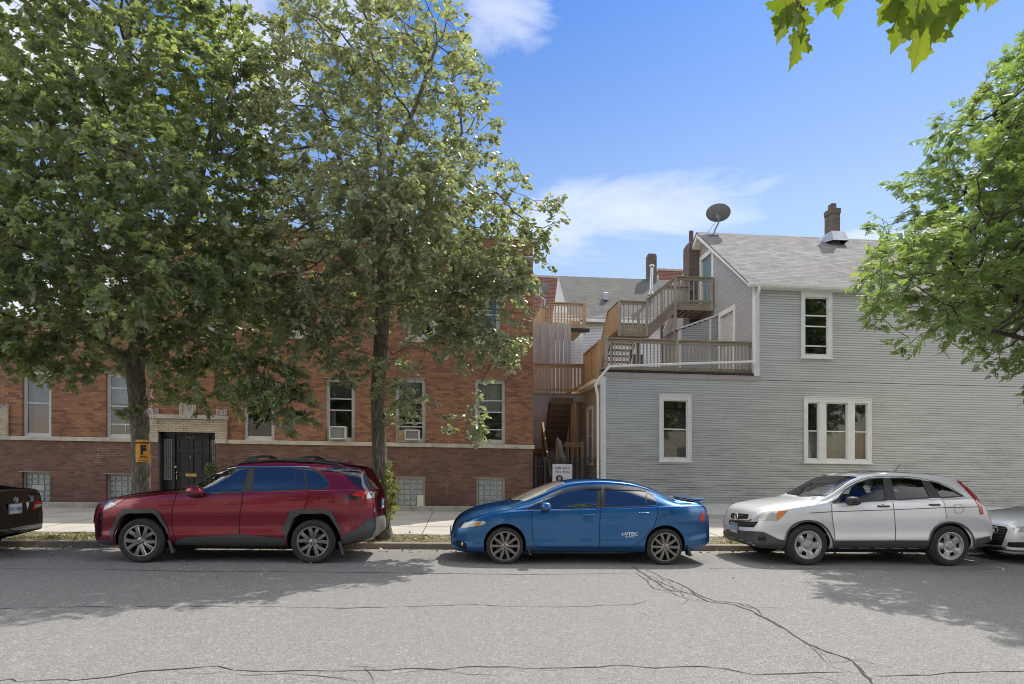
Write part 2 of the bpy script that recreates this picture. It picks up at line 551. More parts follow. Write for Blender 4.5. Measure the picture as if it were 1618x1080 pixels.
M['asphalt'] = m_asphalt()
M['pavement'] = m_pavement()
M['soil'] = m_soil()
M['crack'] = m_plain('dark_open_crack', (.04, .039, .037), .95, var=.2)  # dark colour of the open road cracks
M['seal'] = m_plain('fine_crack', (.06, .059, .056), .95, var=.3)
M['kerb'] = m_plain('kerb_concrete', (.3, .265, .215), .92, var=.25, scale=4, bump=.3, dirt=.45, spec=.2)
M['dirt'] = m_plain('yard_dirt', (.13, .115, .09), .95, var=.3, scale=2)

gd = MB(); gd.quad((-420, -420, -.06), (420, -420, -.06), (420, 420, -.06), (-420, 420, -.06))
tag(gd.build('ground', M['dirt']), kind='structure')

rd = MB()
rd.quad((-90, -34, 0), (90, -34, 0), (90, YK, 0), (-90, YK, 0), 0)
crk = random.Random(5)


def crack(pts, w=.025, mi=1, jit=.012, seg=.09):
    """a ragged open crack in the road surface, laid on the sheet"""
    g = [road_at(*p) for p in pts]
    path = []
    for a, b in zip(g[:-1], g[1:]):
        n = max(1, int(math.dist(a, b) / seg))
        for i in range(n):
            t = i / n
            path.append((a[0] + (b[0] - a[0]) * t, a[1] + (b[1] - a[1]) * t))
    path.append(g[-1])
    off = 0
    w *= .6
    L, Rr = [], []
    for i, p in enumerate(path):
        q = path[min(i + 1, len(path) - 1)]; o = path[max(i - 1, 0)]
        dx, dy = q[0] - o[0], q[1] - o[1]
        d = math.hypot(dx, dy) or 1
        nx, ny = -dy / d, dx / d
        off = off * .75 + crk.uniform(-jit, jit) * 1.6
        ww = w * crk.uniform(.35, 1.25) * min(1, .3 + i * .3, .3 + (len(path) - 1 - i) * .3)
        L.append((p[0] + nx * (off + ww / 2), p[1] + ny * (off + ww / 2), .004))
        Rr.append((p[0] + nx * (off - ww / 2), p[1] + ny * (off - ww / 2), .004))
    n = len(path)
    rd.add(L + Rr, [(i, i + 1, n + i + 1, n + i) for i in range(n - 1)], mi)


def lc(*p): return [(x / 2, 830 + y / 2) for x, y in p]
def rc(*p): return [(809 + x / 2, 830 + y / 2) for x, y in p]


crack(lc((-300, 136), (0, 137), (300, 138), (600, 145), (900, 146), (1160, 149), (1618, 155), (1740, 155), (1988, 150)), .04, 2, .006)
crack(rc((600, 137), (850, 135), (1200, 138), (1700, 140)), .025, 2, .006)
crack(lc((-200, 262), (0, 262), (250, 256), (560, 257), (900, 258), (1100, 260), (1350, 254), (1500, 250), (1618, 256), (1750, 257), (1890, 252), (1998, 250), (2048, 238)), .026, 2, .012)
crack(lc((-200, 490), (0, 488), (45, 484), (60, 492), (210, 484), (230, 489), (350, 480), (450, 462), (560, 456), (640, 448), (690, 443), (740, 455), (800, 460), (930, 458), (1090, 460), (1150, 456)), .032, 1, .009)
crack(lc((1100, 460), (1220, 459), (1300, 453), (1400, 458), (1500, 446), (1618, 446), (1668, 452), (1798, 450), (1898, 450), (1948, 443), (2068, 450), (2218, 447), (2298, 455), (2378, 470), (2468, 468), (2578, 466), (2668, 465)), .03, 1, .009)
crack(lc((690, 462), (780, 472), (900, 470), (1000, 480), (1100, 492), (1170, 497)), .018, 2)
crack(lc((540, 462), (580, 470), (700, 468)), .014, 2)
crack(lc((1150, 446), (1165, 470), (1175, 504)), .02, 1)
crack(lc((1100, 446), (1160, 446), (1200, 450)), .02, 1)
crack(lc((350, 480), (420, 478), (480, 470)), .012, 2)
crack(lc((1220, 480), (1300, 462), (1400, 458)), .015, 2)
crack(lc((1050, 462), (1060, 475), (1110, 484), (1130, 500)), .012, 2)
crack(lc((1400, 458), (1480, 470), (1600, 474)), .012, 2)
crack(rc((0, 458), (60, 458), (180, 450)), .012, 2)
crack(rc((930, 475), (1000, 490), (1030, 504)), .016, 2)
crack(rc((380, 125), (440, 170), (500, 205), (570, 215), (620, 240), (700, 250), (750, 268), (800, 293), (850, 320), (900, 355), (940, 375), (1000, 402), (1060, 420), (1100, 450), (1130, 485), (1160, 520)), .05, 1, .01)
for pts, w in (
        (((390, 150), (430, 175), (450, 200), (520, 212)), .035), (((420, 140), (480, 165), (540, 190), (600, 225), (640, 240)), .035),
        (((440, 212), (500, 212), (560, 235), (610, 243)), .03), (((500, 170), (560, 200), (580, 220), (650, 240), (740, 250), (780, 270), (792, 288)), .026),
        (((560, 235), (545, 245), (530, 254)), .025), (((700, 250), (750, 258), (800, 260), (870, 260)), .02), (((620, 243), (660, 240), (710, 245), (760, 265)), .024),
        (((400, 160), (470, 180), (530, 205), (585, 225)), .024), (((375, 150), (410, 152), (450, 165), (480, 190)), .022), (((455, 160), (500, 185), (515, 208)), .02),
        (((480, 168), (470, 185), (452, 196)), .02), (((540, 190), (530, 212), (545, 232)), .02), (((600, 225), (590, 235), (612, 243)), .02),
        (((940, 378), (965, 405), (1000, 440)), .02), (((1000, 435), (1060, 432), (1110, 425), (1150, 445)), .012), (((1000, 440), (1050, 460), (1110, 470)), .014),
        (((1060, 420), (1110, 432), (1200, 447), (1260, 465), (1320, 475)), .012), (((1110, 446), (1150, 447), (1215, 449)), .012), (((1130, 474), (1200, 475), (1320, 475), (1400, 465), (1500, 461), (1618, 462), (1900, 464)), .028), (((950, 380), (1000, 420), (1010, 440)), .01)):
    crack(rc(*pts), w, 1 if w > .02 else 2, .008)
tag(rd.build('road', [M['asphalt'], M['crack'], M['seal']]), kind='structure')

kb = MB()
x = -60.0
while x < 60:
    L_ = 2.9
    kb.prism([(YK, -.03), (YK + .03, .105), (YK + .055, .115), (YK + .16, .115), (YK + .16, -.03)], 'X', x, x + L_ - .012)
    x += L_
tag(kb.build('kerb', M['kerb'], bevel=.008), kind='structure')
vg = MB(); vg.quad((-60, YK + .15, .1), (60, YK + .15, .1), (60, 14.35, .128), (-60, 14.35, .128))
tag(vg.build('verge', M['soil']), kind='structure')

pv = MB()
pv.add([(-60, 14.3, .135), (60, 14.3, .135), (60, YB + .6, .185), (-60, YB + .6, .185), (-60, 14.3, .05), (60, 14.3, .05)], [(0, 1, 2, 3), (4, 5, 1, 0)], 0)
def pz(y): return .135 + (y - 14.3) * .05 / (YB + .6 - 14.3) + .004
xj = PX(684, 20.0)
for k in range(-30, 32):
    a = xj + k * 1.62 + (.0 if k else 0)
    pv.quad((a - .008, 14.3, pz(14.3)), (a + .008, 14.3, pz(14.3)), (a + .008, 20.2, pz(20.2)), (a - .008, 20.2, pz(20.2)), 1)
for yj in (15.9, 17.45):
    pv.quad((-60, yj - .014, pz(yj - .014)), (60, yj - .014, pz(yj - .014)), (60, yj + .014, pz(yj + .014)), (-60, yj + .014, pz(yj + .014)), 1)
tag(pv.build('pavement', [M['pavement'], M['seal']]), kind='structure')
yd = MB(); yd.quad((-60, YB + .5, .175), (60, YB + .5, .175), (60, 90, .175), (-60, 90, .175))
tag(yd.build('yard', M['concrete']), kind='structure')
# pavement on the other side of the street, behind the viewer
op = MB(); op.box(-60, 60, -12, -3.6, -.03, .13)
tag(op.build('pavement', M['pavement']), kind='structure')


# ------------------------------------------------------------------ sky and sun
w = bpy.data.worlds.new('World'); SC.world = w
w.use_nodes = True
nt = w.node_tree
nt.nodes.clear()
SUN_EL, SUN_AZ = R(56), math.atan2(.66, .75)       # azimuth measured from +Y towards +X


def wn(typ, ins=None, **props):
    nd = nt.nodes.new(typ)
    for k, v in props.items(): setattr(nd, k, v)
    for k, v in (ins or {}).items():
        if isinstance(v, bpy.types.NodeSocket): nt.links.new(v, nd.inputs[k])
        else: nd.inputs[k].default_value = v
    return nd


sky = wn('ShaderNodeTexSky', sky_type='NISHITA', sun_disc=False, sun_elevation=SUN_EL, sun_rotation=SUN_AZ, altitude=0, air_density=1.0, dust_density=.6, ozone_density=3.0)
tc = wn('ShaderNodeTexCoord')
dirv = tc.outputs['Generated']
sep = wn('ShaderNodeSeparateXYZ', {0: dirv})


def wm(op, a, b=0.0, clamp=False):
    return wn('ShaderNodeMath', {0: a, 1: b}, operation=op, use_clamp=clamp).outputs[0]


def wramp(f, stops):
    nd = wn('ShaderNodeValToRGB', {0: f})
    el = nd.color_ramp.elements
    while len(el) > 1: el.remove(el[-1])
    for i, (p, c) in enumerate(stops):
        e = el[0] if i == 0 else el.new(p)
        e.position = p; e.color = (c, c, c, 1) if not hasattr(c, '__len__') else (*c, 1)
    return nd.outputs[0]


def wmix(f, a, b, blend='MIX'):
    nd = wn('ShaderNodeMix', None, data_type='RGBA', blend_type=blend)
    for k, v in ((0, f), (6, a), (7, b)):
        if isinstance(v, bpy.types.NodeSocket): nt.links.new(v, nd.inputs[k])
        elif k == 0: nd.inputs[0].default_value = v
        else: nd.inputs[k].default_value = (*v, 1)
    return nd.outputs[2]


z = sep.outputs[2]
# cloud banks: each a soft patch at a bearing and height, broken up by stretched noise
az = wm('ARCTAN2', sep.outputs[0], sep.outputs[1])
cv = wn('ShaderNodeCombineXYZ', {0: wm('ADD', wm('MULTIPLY', az, 5.0), wm('MULTIPLY', z, 4.0)), 1: wm('MULTIPLY', z, 15.0), 2: 0.0}).outputs[0]
n1 = wn('ShaderNodeTexNoise', {'Vector': cv, 'Scale': .8, 'Detail': 9.0, 'Roughness': .6, 'Distortion': .7}).outputs[0]
n1 = wm('MULTIPLY', wm('SUBTRACT', n1, .5), 1.9)


def bank(u, v, wpx, hpx, amp):
    a0 = TH + math.atan((u - 809.0) / F)
    z0 = math.sin(math.atan((HV - v) / F * math.cos(a0 - TH)))
    dx = wm('DIVIDE', wm('SUBTRACT', az, a0), wpx / F)
    dz = wm('DIVIDE', wm('SUBTRACT', z, z0), hpx / F * .85)
    r2 = wm('ADD', wm('MULTIPLY', dx, dx), wm('MULTIPLY', dz, dz))
    g_ = wm('SUBTRACT', 1.0, r2)
    return wm('MULTIPLY', wm('MAXIMUM', g_, -1.2), amp)


cl = None
for bk in ((1000, 345, 260, 72, .62), (775, 35, 120, 62, .55), (40, 70, 190, 120, .95), (400, 110, 90, 110, .7), (560, 20, 110, 60, .6), (90, 470, 320, 110, 1.0), (1330, 395, 200, 40, .55)):
    q = bank(*bk)
    cl = q if cl is None else wm('MAXIMUM', cl, q)
cl = wm('ADD', cl, n1)
mask = wramp(cl, [(.12, 0.0), (.45, .42), (1.0, .8)])
# unseen broken white cloud overhead and behind, added as fill light
ov = wn('ShaderNodeTexNoise', {'Vector': dirv, 'Scale': 2.6, 'Detail': 6.0, 'Roughness': .55}).outputs[0]
ovz = wn('ShaderNodeMapRange', {0: z, 1: .62, 2: .78, 3: 0.0, 4: 1.0}).outputs[0]
back = wn('ShaderNodeMapRange', {0: sep.outputs[1], 1: .0, 2: -.25, 3: 0.0, 4: 1.0}).outputs[0]
backz = wn('ShaderNodeMapRange', {0: z, 1: .04, 2: .2, 3: 0.0, 4: 1.0}).outputs[0]
# gap cut in the added cloud so the car windows mirror blue sky
gap = wm('MULTIPLY', wn('ShaderNodeMapRange', {0: sep.outputs[1], 1: -.05, 2: -.3, 3: 0.0, 4: 1.0}).outputs[0], wn('ShaderNodeMapRange', {0: wm('ABSOLUTE', sep.outputs[0]), 1: .46, 2: .6, 3: 1.0, 4: 0.0}).outputs[0])
om = wm('MULTIPLY', wm('MAXIMUM', ovz, wm('MULTIPLY', back, backz)), wramp(ov, [(.32, 0.0), (.48, 1.0)]))
om = wm('MULTIPLY', om, wm('SUBTRACT', 1.0, gap))
tint = wramp(z, [(0.0, (1.5, 1.12, 1.0)), (.15, (1.3, 1.12, 1.05)), (.33, (1.12, 1.12, 1.14)), (.6, (.37, .72, 1.2))])
skyc = wmix(1.0, sky.outputs[0], tint, 'MULTIPLY')
skyc = wmix(mask, skyc, (8.0, 8.2, 8.7))
skyc = wmix(om, skyc, (19.5, 18.8, 17.6))
bg = wn('ShaderNodeBackground', {'Color': skyc, 'Strength': .135})
wo = wn('ShaderNodeOutputWorld', {0: bg.outputs[0]})

sl = bpy.data.lights.new('Sun', 'SUN')
sl.energy = 5.0; sl.angle = R(.5); sl.color = (1.0, .95, .87)
so = bpy.data.objects.new('Sun', sl); COL.objects.link(so)
to_sun = Vector((math.cos(SUN_EL) * math.sin(SUN_AZ), math.cos(SUN_EL) * math.cos(SUN_AZ), math.sin(SUN_EL)))
so.rotation_euler = to_sun.to_track_quat('Z', 'Y').to_euler()

cam = bpy.data.cameras.new('Camera')
cam.sensor_width = 36.0
cam.lens = 36.0 * F / 1618.0
cam.shift_y = (HV - 540.0) / 1618.0
cam.clip_end = 1500; cam.clip_start = .05
co = bpy.data.objects.new('Camera', cam); COL.objects.link(co)
co.location = (0, 0, EYE)
co.rotation_euler = (R(90), 0, -TH)
SC.camera = co
SC.view_settings.view_transform = 'Standard'
SC.view_settings.look = 'None'
SC.view_settings.exposure = 0
SC.view_settings.gamma = 1
SC.render.engine = 'CYCLES'
SC.cycles.max_bounces = 7
SC.cycles.transparent_max_bounces = 16
SC.cycles.diffuse_bounces = 3
SC.cycles.glossy_bounces = 3
SC.cycles.caustics_reflective = False
SC.cycles.caustics_refractive = False
SC.cycles.sample_clamp_indirect = 6
SC.cycles.use_denoising = True
SC.cycles.filter_width = 1.0
# ------------------------------------------------------------------ buildings
def wall(mb, x0, x1, z0, z1, y, holes, depth=.14, mi=0, reveal=None):
    """wall face at depth y looking towards -Y, with real openings (xa, xb, za, zb) and reveals"""
    rv = mi if reveal is None else reveal
    xs = sorted({x0, x1, *[h[0] for h in holes], *[h[1] for h in holes]})
    zs = sorted({z0, z1, *[h[2] for h in holes], *[h[3] for h in holes]})
    xs = [x for x in xs if x0 <= x <= x1]; zs = [z for z in zs if z0 <= z <= z1]
    for a, b in zip(xs[:-1], xs[1:]):
        for c, d in zip(zs[:-1], zs[1:]):
            mx, mz = (a + b) / 2, (c + d) / 2
            if any(h[0] < mx < h[1] and h[2] < mz < h[3] for h in holes): continue
            mb.quad((a, y, c), (b, y, c), (b, y, d), (a, y, d), mi)
    for xa, xb, za, zb in holes:
        y2 = y + depth
        mb.quad((xa, y, za), (xa, y2, za), (xa, y2, zb), (xa, y, zb), rv)
        mb.quad((xb, y, za), (xb, y2, za), (xb, y2, zb), (xb, y, zb), rv)
        mb.quad((xa, y, zb), (xb, y, zb), (xb, y2, zb), (xa, y2, zb), rv)
        mb.quad((xa, y, za), (xb, y, za), (xb, y2, za), (xa, y2, za), rv)


def frame(mb, x0, x1, z0, z1, w, y0, y1, mi=0, sill=None):
    s = sill or w
    mb.box(x0, x0 + w, y0, y1, z0, z1, mi)
    mb.box(x1 - w, x1, y0, y1, z0, z1, mi)
    mb.box(x0 + w, x1 - w, y0, y1, z1 - w, z1, mi)
    mb.box(x0 + w, x1 - w, y0, y1, z0, z0 + s, mi)


XR = PX(842, YB)                    # right corner of the brick building
XS = PX(226, YB)                    # where the tall part ends and the low wing begins
XL = -19.5
U0 = 800                            # reference column for heights
def zb(v, u=800): return P(u, v, YB)[1]


Z_BAND0, Z_BAND1 = zb(708.3), zb(702.2)
Z_C2a, Z_C2b = zb(443.6), zb(440.6)
Z_C1a, Z_C1b = zb(413.5), zb(405.5)
Z_TOP = zb(378)
Z_WING = P(40, 505, YB)[1]
bb = thing('brick_building', 'long two storey orange brick apartment building on a maroon brick base', 'building', (XR, YB, .18))

# openings: first floor, second floor, basement (u0, u1, v_top, v_bottom)
W1 = [(35, 81, 586, 690.5), (167, 214, 590, 692.5), (385, 433.5, 594, 695.5), (515, 560.5, 597.5, 697.5), (625, 672.5, 598, 698.7), (750.5, 798.7, 600, 701)]
W2 = [(325, 366, 440, 522), (447, 490, 448, 528), (645, 690, 452, 534), (745, 790, 455, 537)]
WB = [(35, 79, 745.5, 795.5), (167.5, 212, 748.5, 797), (385, 430, 750, 799), (515, 560, 752, 800), (626, 671.5, 753.5, 801.5), (753, 797.5, 755, 802.3)]


def rect(u0, u1, vt, vb, Y=YB):
    um = (u0 + u1) / 2
    return PX(u0, Y), PX(u1, Y), P(um, vb, Y)[1], P(um, vt, Y)[1]


H1 = [rect(*r) for r in W1]; H2 = [rect(*r) for r in W2]; HB = [rect(*r) for r in WB]
DX0, DX1 = PX(251, YB), PX(341, YB)            # entrance recess
DZ1 = P(296, 682.5, YB)[1]
up = MB()
h1tall = [h for h in H1 if h[0] > XS] + H2 + [(DX0, DX1, Z_BAND1 - .5, DZ1)]
wall(up, XS, XR, Z_BAND1, Z_TOP, YB, [h for h in h1tall], .13, 0)
up.quad((XR, YB, Z_BAND1), (XR, YB + 14, Z_BAND1), (XR, YB + 14, Z_TOP), (XR, YB, Z_TOP))
up.quad((XS, YB, Z_WING), (XS, YB + 14, Z_WING), (XS, YB + 14, Z_TOP), (XS, YB, Z_TOP))
up.quad((XS, YB + 14, .18), (XR, YB + 14, .18), (XR, YB + 14, Z_TOP), (XS, YB + 14, Z_TOP))
up.build('wall', M['brick_upper'], bb)
wing = MB()
wall(wing, XL, XS, Z_BAND1, Z_WING, YB, [h for h in H1 if h[0] < XS], .13, 0)
wing.quad((XL, YB, .18), (XL, YB + 14, .18), (XL, YB + 14, Z_WING), (XL, YB, Z_WING))
wing.build('wing_wall', M['brick_upper'], bb)
rf = MB()
rf.box(XS + .25, XR - .25, YB + .25, YB + 13.9, Z_TOP - .75, Z_TOP - .6).mark()
rf.box(XL + .25, XS - .02, YB + .25, YB + 13.9, Z_WING - .55, Z_WING - .4)
rf.build_each('roof', M['tar'], bb)
cp = MB()
cp.box(XS - .04, XR + .05, YB - .05, YB + .25, Z_TOP, Z_TOP + .09)
cp.box(XR - .2, XR + .06, YB + .25, YB + 14, Z_TOP, Z_TOP + .09).mark()
cp.box(XL, XS - .05, YB - .05, YB + .25, Z_WING, Z_WING + .1)
cp.build_each('coping', M['stone_grey'], bb, bevel=.01)
base = MB()
door_hole = (DX0, DX1, .19, Z_BAND0 + .3)
wall(base, XL, XR, .34, Z_BAND0, YB - .012, HB + [(DX0, DX1, .2, Z_BAND0 + .2)], .16, 0)
base.quad((XR, YB - .012, .2), (XR, YB + 14, .2), (XR, YB + 14, Z_BAND1), (XR, YB - .012, Z_BAND1))
base.build('base_wall', M['brick_base'], bb)
fd = MB()
fd.box(XL, DX0, YB - .07, YB + .05, .1, .335).mark(); fd.box(DX1, XR + .01, YB - .07, YB + .05, .1, .335)
fd.build_each('foundation', M['found'], bb, bevel=.012)
bd = MB()
x = XL
pieces = random.Random(3)
SX0, SX1 = PX(233, YB), PX(359.5, YB)
for a, b in ((XL, SX0), (SX1, XR + .05)):
    x = a
    while x < b - .05:
        e = min(b, x + pieces.uniform(1.1, 1.7))
        dy = pieces.uniform(-.004, .004)
        bd.box(x, e - .006, YB - .055 + dy, YB + .06, Z_BAND0, Z_BAND1 - .001)
        x = e
    bd.mark()
bd.box(SX0 + .01, DX0, YB - .09, YB + .05, Z_BAND0, Z_BAND1).mark(); bd.box(DX1, SX1 - .01, YB - .09, YB + .05, Z_BAND0, Z_BAND1).mark()
bd.box(XR - .0, XR + .05, YB + .06, YB + 14, Z_BAND0, Z_BAND1 - .002)
bd.build_each('stone_course', M['stone'], bb, bevel=.008)
cn = MB()
cn.prism([(YB + .05, Z_C1a), (YB - .05, Z_C1a), (YB - .16, Z_C1a + .07), (YB - .18, Z_C1b - .03), (YB - .13, Z_C1b), (YB + .05, Z_C1b + .03)], 'X', XS + .02, XR - .0)
cn.box(XS + .02, XR + .01, YB - .03, YB + .04, Z_C2a, Z_C2b)
cn.build('cornice', M['cornice'], bb)
pl = MB()
for u in (470, 600, 716, 808):
    xx, zz = P(u, 425, YB)
    pl.box(xx - .12, xx + .12, YB - .02, YB + .03, zz - .09, zz + .09).mark()
pl.build_each('plaque', M['stone'], bb)

# cream brick entrance surround with carved blocks
sr = MB()
ZS0 = Z_BAND1; ZSL = P(296, 662, YB)[1]
sr.box(SX0, DX0, YB - .075, YB + .04, ZS0, ZSL).mark(); sr.box(DX1, SX1, YB - .075, YB + .04, ZS0, ZSL).mark()
sr.box(DX0 + .0, DX1 - .0, YB - .06, YB + .04, DZ1, ZSL - .002).mark()
sr.box(PX(-70, YB), PX(14, YB), YB - .06, YB + .04, ZS0 - .001, P(7, 645, YB)[1])
sr.build_each('entrance_surround', M['brick_cream'], bb)
sl_ = MB(); sl_.box(SX0 - .03, SX1 + .03, YB - .13, YB + .05, ZSL, P(296, 655.5, YB)[1])
sl_.build('lintel_slab', M['stone_grey'], bb, bevel=.012)


def ornament(u0, u1, vt, vb, y=YB - .05):
    x0, z0 = P(u0, vb, YB); x1, z1 = P(u1, vt, YB)
    w, h = x1 - x0, z1 - z0
    o = MB()
    xm = (x0 + x1) / 2
    o.prism([(x0, z0), (x1, z0), (x1, z1 - .0), (x1 - w * .16, z1), (xm, z1 - h * .34), (x0 + w * .16, z1), (x0, z1)], 'Y', y, YB + .03)
    # raised chevron
    e = .03
    o.bar((x0 + w * .17, y - .012, z0 + .03), (x0 + w * .17, y - .012, z1 - h * .16), .022, e, 0, (0, 1, 0))
    o.bar((x1 - w * .17, y - .012, z0 + .03), (x1 - w * .17, y - .012, z1 - h * .16), .022, e, 0, (0, 1, 0))
    o.bar((x0 + w * .2, y - .012, z1 - h * .16), (xm, y - .012, z1 - h * .56), .025, e, 0, (0, 1, 0))
    o.bar((x1 - w * .2, y - .012, z1 - h * .16), (xm, y - .012, z1 - h * .56), .025, e, 0, (0, 1, 0))
    return o.build('carved_block', M['stone_grey'], bb)


ornament(234.5, 251, 644.5, 655.5); ornament(284, 310, 634.5, 655.5); ornament(342, 359, 646, 655.5); ornament(0, 14.5, 639, 645)


# front door, recessed
YD = YB + .22
dr = MB()
zd0 = .3
dx = [PX(u, YD) for u in (252, 258, 272.5, 277.5, 327, 332, 341.5)]
zt = DZ1
dr.box(dx[0] - .1, dx[1], YD - .02, YD + .1, zd0, zt); dr.box(dx[2], dx[3], YD - .05, YD + .08, zd0, zt); dr.box(dx[4], dx[5], YD - .05, YD + .08, zd0, zt)
dr.box(dx[6] - .03, DX1 + .0, YD - .03, YD + .1, zd0, zt)
dr.box(dx[0] - .1, DX1, YD - .04, YD + .1, zt - .09, zt + .0)
dr.box(DX0, DX0 + .05, YB - .02, YD + .1, .2, zt - .1); 
dr.box(dx[1], dx[2], YD, YD + .06, zd0, P(265, 758, YD)[1]); dr.box(dx[5], dx[6], YD, YD + .06, zd0, P(337, 752, YD)[1])
dr.box(dx[1], dx[2], YD, YD + .06, P(265, 693.5, YD)[1], zt - .09); dr.box(dx[5], dx[6], YD, YD + .06, P(337, 695, YD)[1], zt - .09)
dfr = dr.build('door_frame', M['black_paint'], bb, bevel=.006)
do = MB()
x0, x1, zt2 = dx[3] + .0, dx[4] - .0, zt - .092
do.box(x0, x1, YD + .04, YD + .08, zd0, zt2)
W_, Hh = x1 - x0, zt2 - zd0
st = .1
xs_ = [x0, x0 + st, (x0 + x1) / 2 - .045, (x0 + x1) / 2 + .045, x1 - st, x1]
zs_ = [zd0, zd0 + .22, zd0 + .8, zd0 + .95, zd0 + 1.52, zd0 + 1.63, zt2 - .12, zt2]
for a, b in ((0, 1), (2, 3), (4, 5)): do.box(xs_[a], xs_[b], YD + .015, YD + .042, zd0, zt2)
for a, b in ((0, 1), (2, 3), (4, 5), (6, 7)):
    do.box(xs_[1], xs_[2], YD + .015, YD + .042, zs_[a], zs_[b]); do.box(xs_[3], xs_[4], YD + .015, YD + .042, zs_[a], zs_[b])
for a, b in ((1, 2), (3, 4)):
    for c, d in ((1, 2), (3, 4), (5, 6)):
        do.box(xs_[a] + .04, xs_[b] - .04, YD + .025, YD + .042, zs_[c] + .04, zs_[d] - .04)
door = do.build('door', M['black_paint'], bb, bevel=.005)
hd = MB()
hx, hz = P(279.2, 737.5, YD)
hd.lathe([(0, -.09), (.03, -.085), (.036, -.06), (.03, -.035), (.012, -.03), (.03, -.005), (.032, 0)], (hx, YD + .01, hz), 'Y', 14).mark()
hd.lathe([(0, -.045), (.022, -.04), (.03, -.02), (.032, 0)], (hx + .01, YD + .01, hz - .16), 'Y', 14)
hd.tube([(hx + .012, YD + .005, hz - .2), (hx + .012, YD - .04, hz - .25), (hx + .012, YD - .03, hz - .36), (hx + .012, YD + .01, hz - .38)], .011, 6)
hd.build_each('door_handle', M['brass'], door)
ms = MB(); a, b = P(293, 752.4, YD), P(310.5, 748, YD); ms.box(a[0], b[0], YD + .004, YD + .02, a[1], b[1]); ms.box(a[0] + .03, b[0] - .03, YD - .002, YD + .006, a[1] + .018, b[1] - .018)
ms.build('letter_slot', M['brass'], door, bevel=.003)
kn = MB(); xx, zz = P(300.5, 722, YD); kn.box(xx - .014, xx + .014, YD - .0, YD + .02, zz - .04, zz + .02); kn.lathe([(0, -.012), (.013, -.01), (.013, .01)], (xx, YD - .001, zz - .005), 'Y', 10)
kn.build('knocker', M['metal'], door)


def text_obj(name, txt, loc, size, mat, parent=None, sx=1.0, bold=0.0, shear=0.0, align='CENTER', rotz=0.0, space=1.0, rot=None):
    """lettering as a mesh, standing in the XZ plane and read from -Y"""
    cu = bpy.data.curves.new(name + '_c', 'FONT')
    cu.body = txt; cu.size = size; cu.align_x = align; cu.align_y = 'CENTER'
    cu.extrude = .0012; cu.offset = bold; cu.shear = shear; cu.space_character = space
    cu.resolution_u = 3
    tmp = bpy.data.objects.new('tmp', cu); COL.objects.link(tmp)
    dg = bpy.context.evaluated_depsgraph_get()
    me = bpy.data.meshes.new_from_object(tmp.evaluated_get(dg))
    bpy.data.objects.remove(tmp); bpy.data.curves.remove(cu)
    me.name = name
    L = Vector(loc)
    rm = (Matrix.Rotation(rotz, 4, 'Z') @ Matrix.Rotation(R(90), 4, 'X')) if rot is None else rot
    me.transform(Matrix.Translation(L) @ rm @ Matrix.Diagonal((sx, 1, 1, 1)))
    me.materials.clear(); me.materials.append(mat)
    return link(name, me, parent)


def gtext(name, txt, loc, size, mat, parent, **k):
    """same, in street coordinates (follows the fall of the street)"""
    L = V3(loc); L.z -= GR * L.x
    return text_obj(name, txt, L - OFF.get(parent.name, Vector((0, 0, 0))), size, mat, parent, **k)


M['gold'] = m_plain('faded_gold', (.36, .28, .13), .5, .2, var=.1)
xx, zz = P(299.5, 690.3, YD)
gtext('house_number', '2415', (xx, YD + .012, zz), .135, M['gold'], door, space=1.02)

# leaded sidelights
M['lead_glass'] = m_plain('frosted_leaded_glass', (.5, .52, .53), .25, var=.25, scale=16)
M['lead'] = m_plain('lead_came', (.07, .07, .075), .5, .5)
for u0, u1, vt, vb in ((261.5, 270.0, 694.5, 757.0), (332.5, 341.0, 696, 752)):
    a, b = P(u0, vb, YD), P(u1, vt, YD)
    g = MB(); g.box(dx[1] if u0 < 300 else dx[5], dx[2] if u0 < 300 else dx[6], YD + .02, YD + .03, a[1] - .05, b[1] + .05)
    gl = g.build('sidelight', M['lead_glass'], bb)
    l = MB(); xm = (a[0] + b[0]) / 2; hw = (b[0] - a[0]) / 2; zm = (a[1] + b[1]) / 2
    for dz in (-.42, -.2, .0, .2, .42):
        r_ = .055 if abs(dz) > .1 else .075
        pts = [(xm + r_ * .8 * math.cos(t), YD + .016, zm + dz + r_ * 1.4 * math.sin(t)) for t in [2 * math.pi * k / 12 for k in range(13)]]
        l.tube(pts, .006, 4)
    for s in (-1, 1): l.bar((xm + s * hw * .82, YD + .016, a[1]), (xm + s * hw * .82, YD + .016, b[1]), .01, .008)
    l.bar((xm, YD + .016, a[1]), (xm, YD + .016, b[1]), .008, .008)
    for zz in (zm - .55, zm - .31, zm - .1, zm + .1, zm + .31, zm + .55): l.bar((xm - hw, YD + .016, zz), (xm + hw, YD + .016, zz), .008, .01)
    l.build('lead_came', M['lead'], gl)
stp = MB(); stp.box(DX0, DX1, YB - .06, YD + .1, .12, .3)
stp.build('doorstep', M['stone'], bb, bevel=.01)
hb_ = MB(); hb_.quad((DX0 - .1, YD + .12, .2), (DX1 + .1, YD + .12, .2), (DX1 + .1, YD + .12, zt + .1), (DX0 - .1, YD + .12, zt + .1))
hb_.build('door_backing', M['dark_frame'], bb)


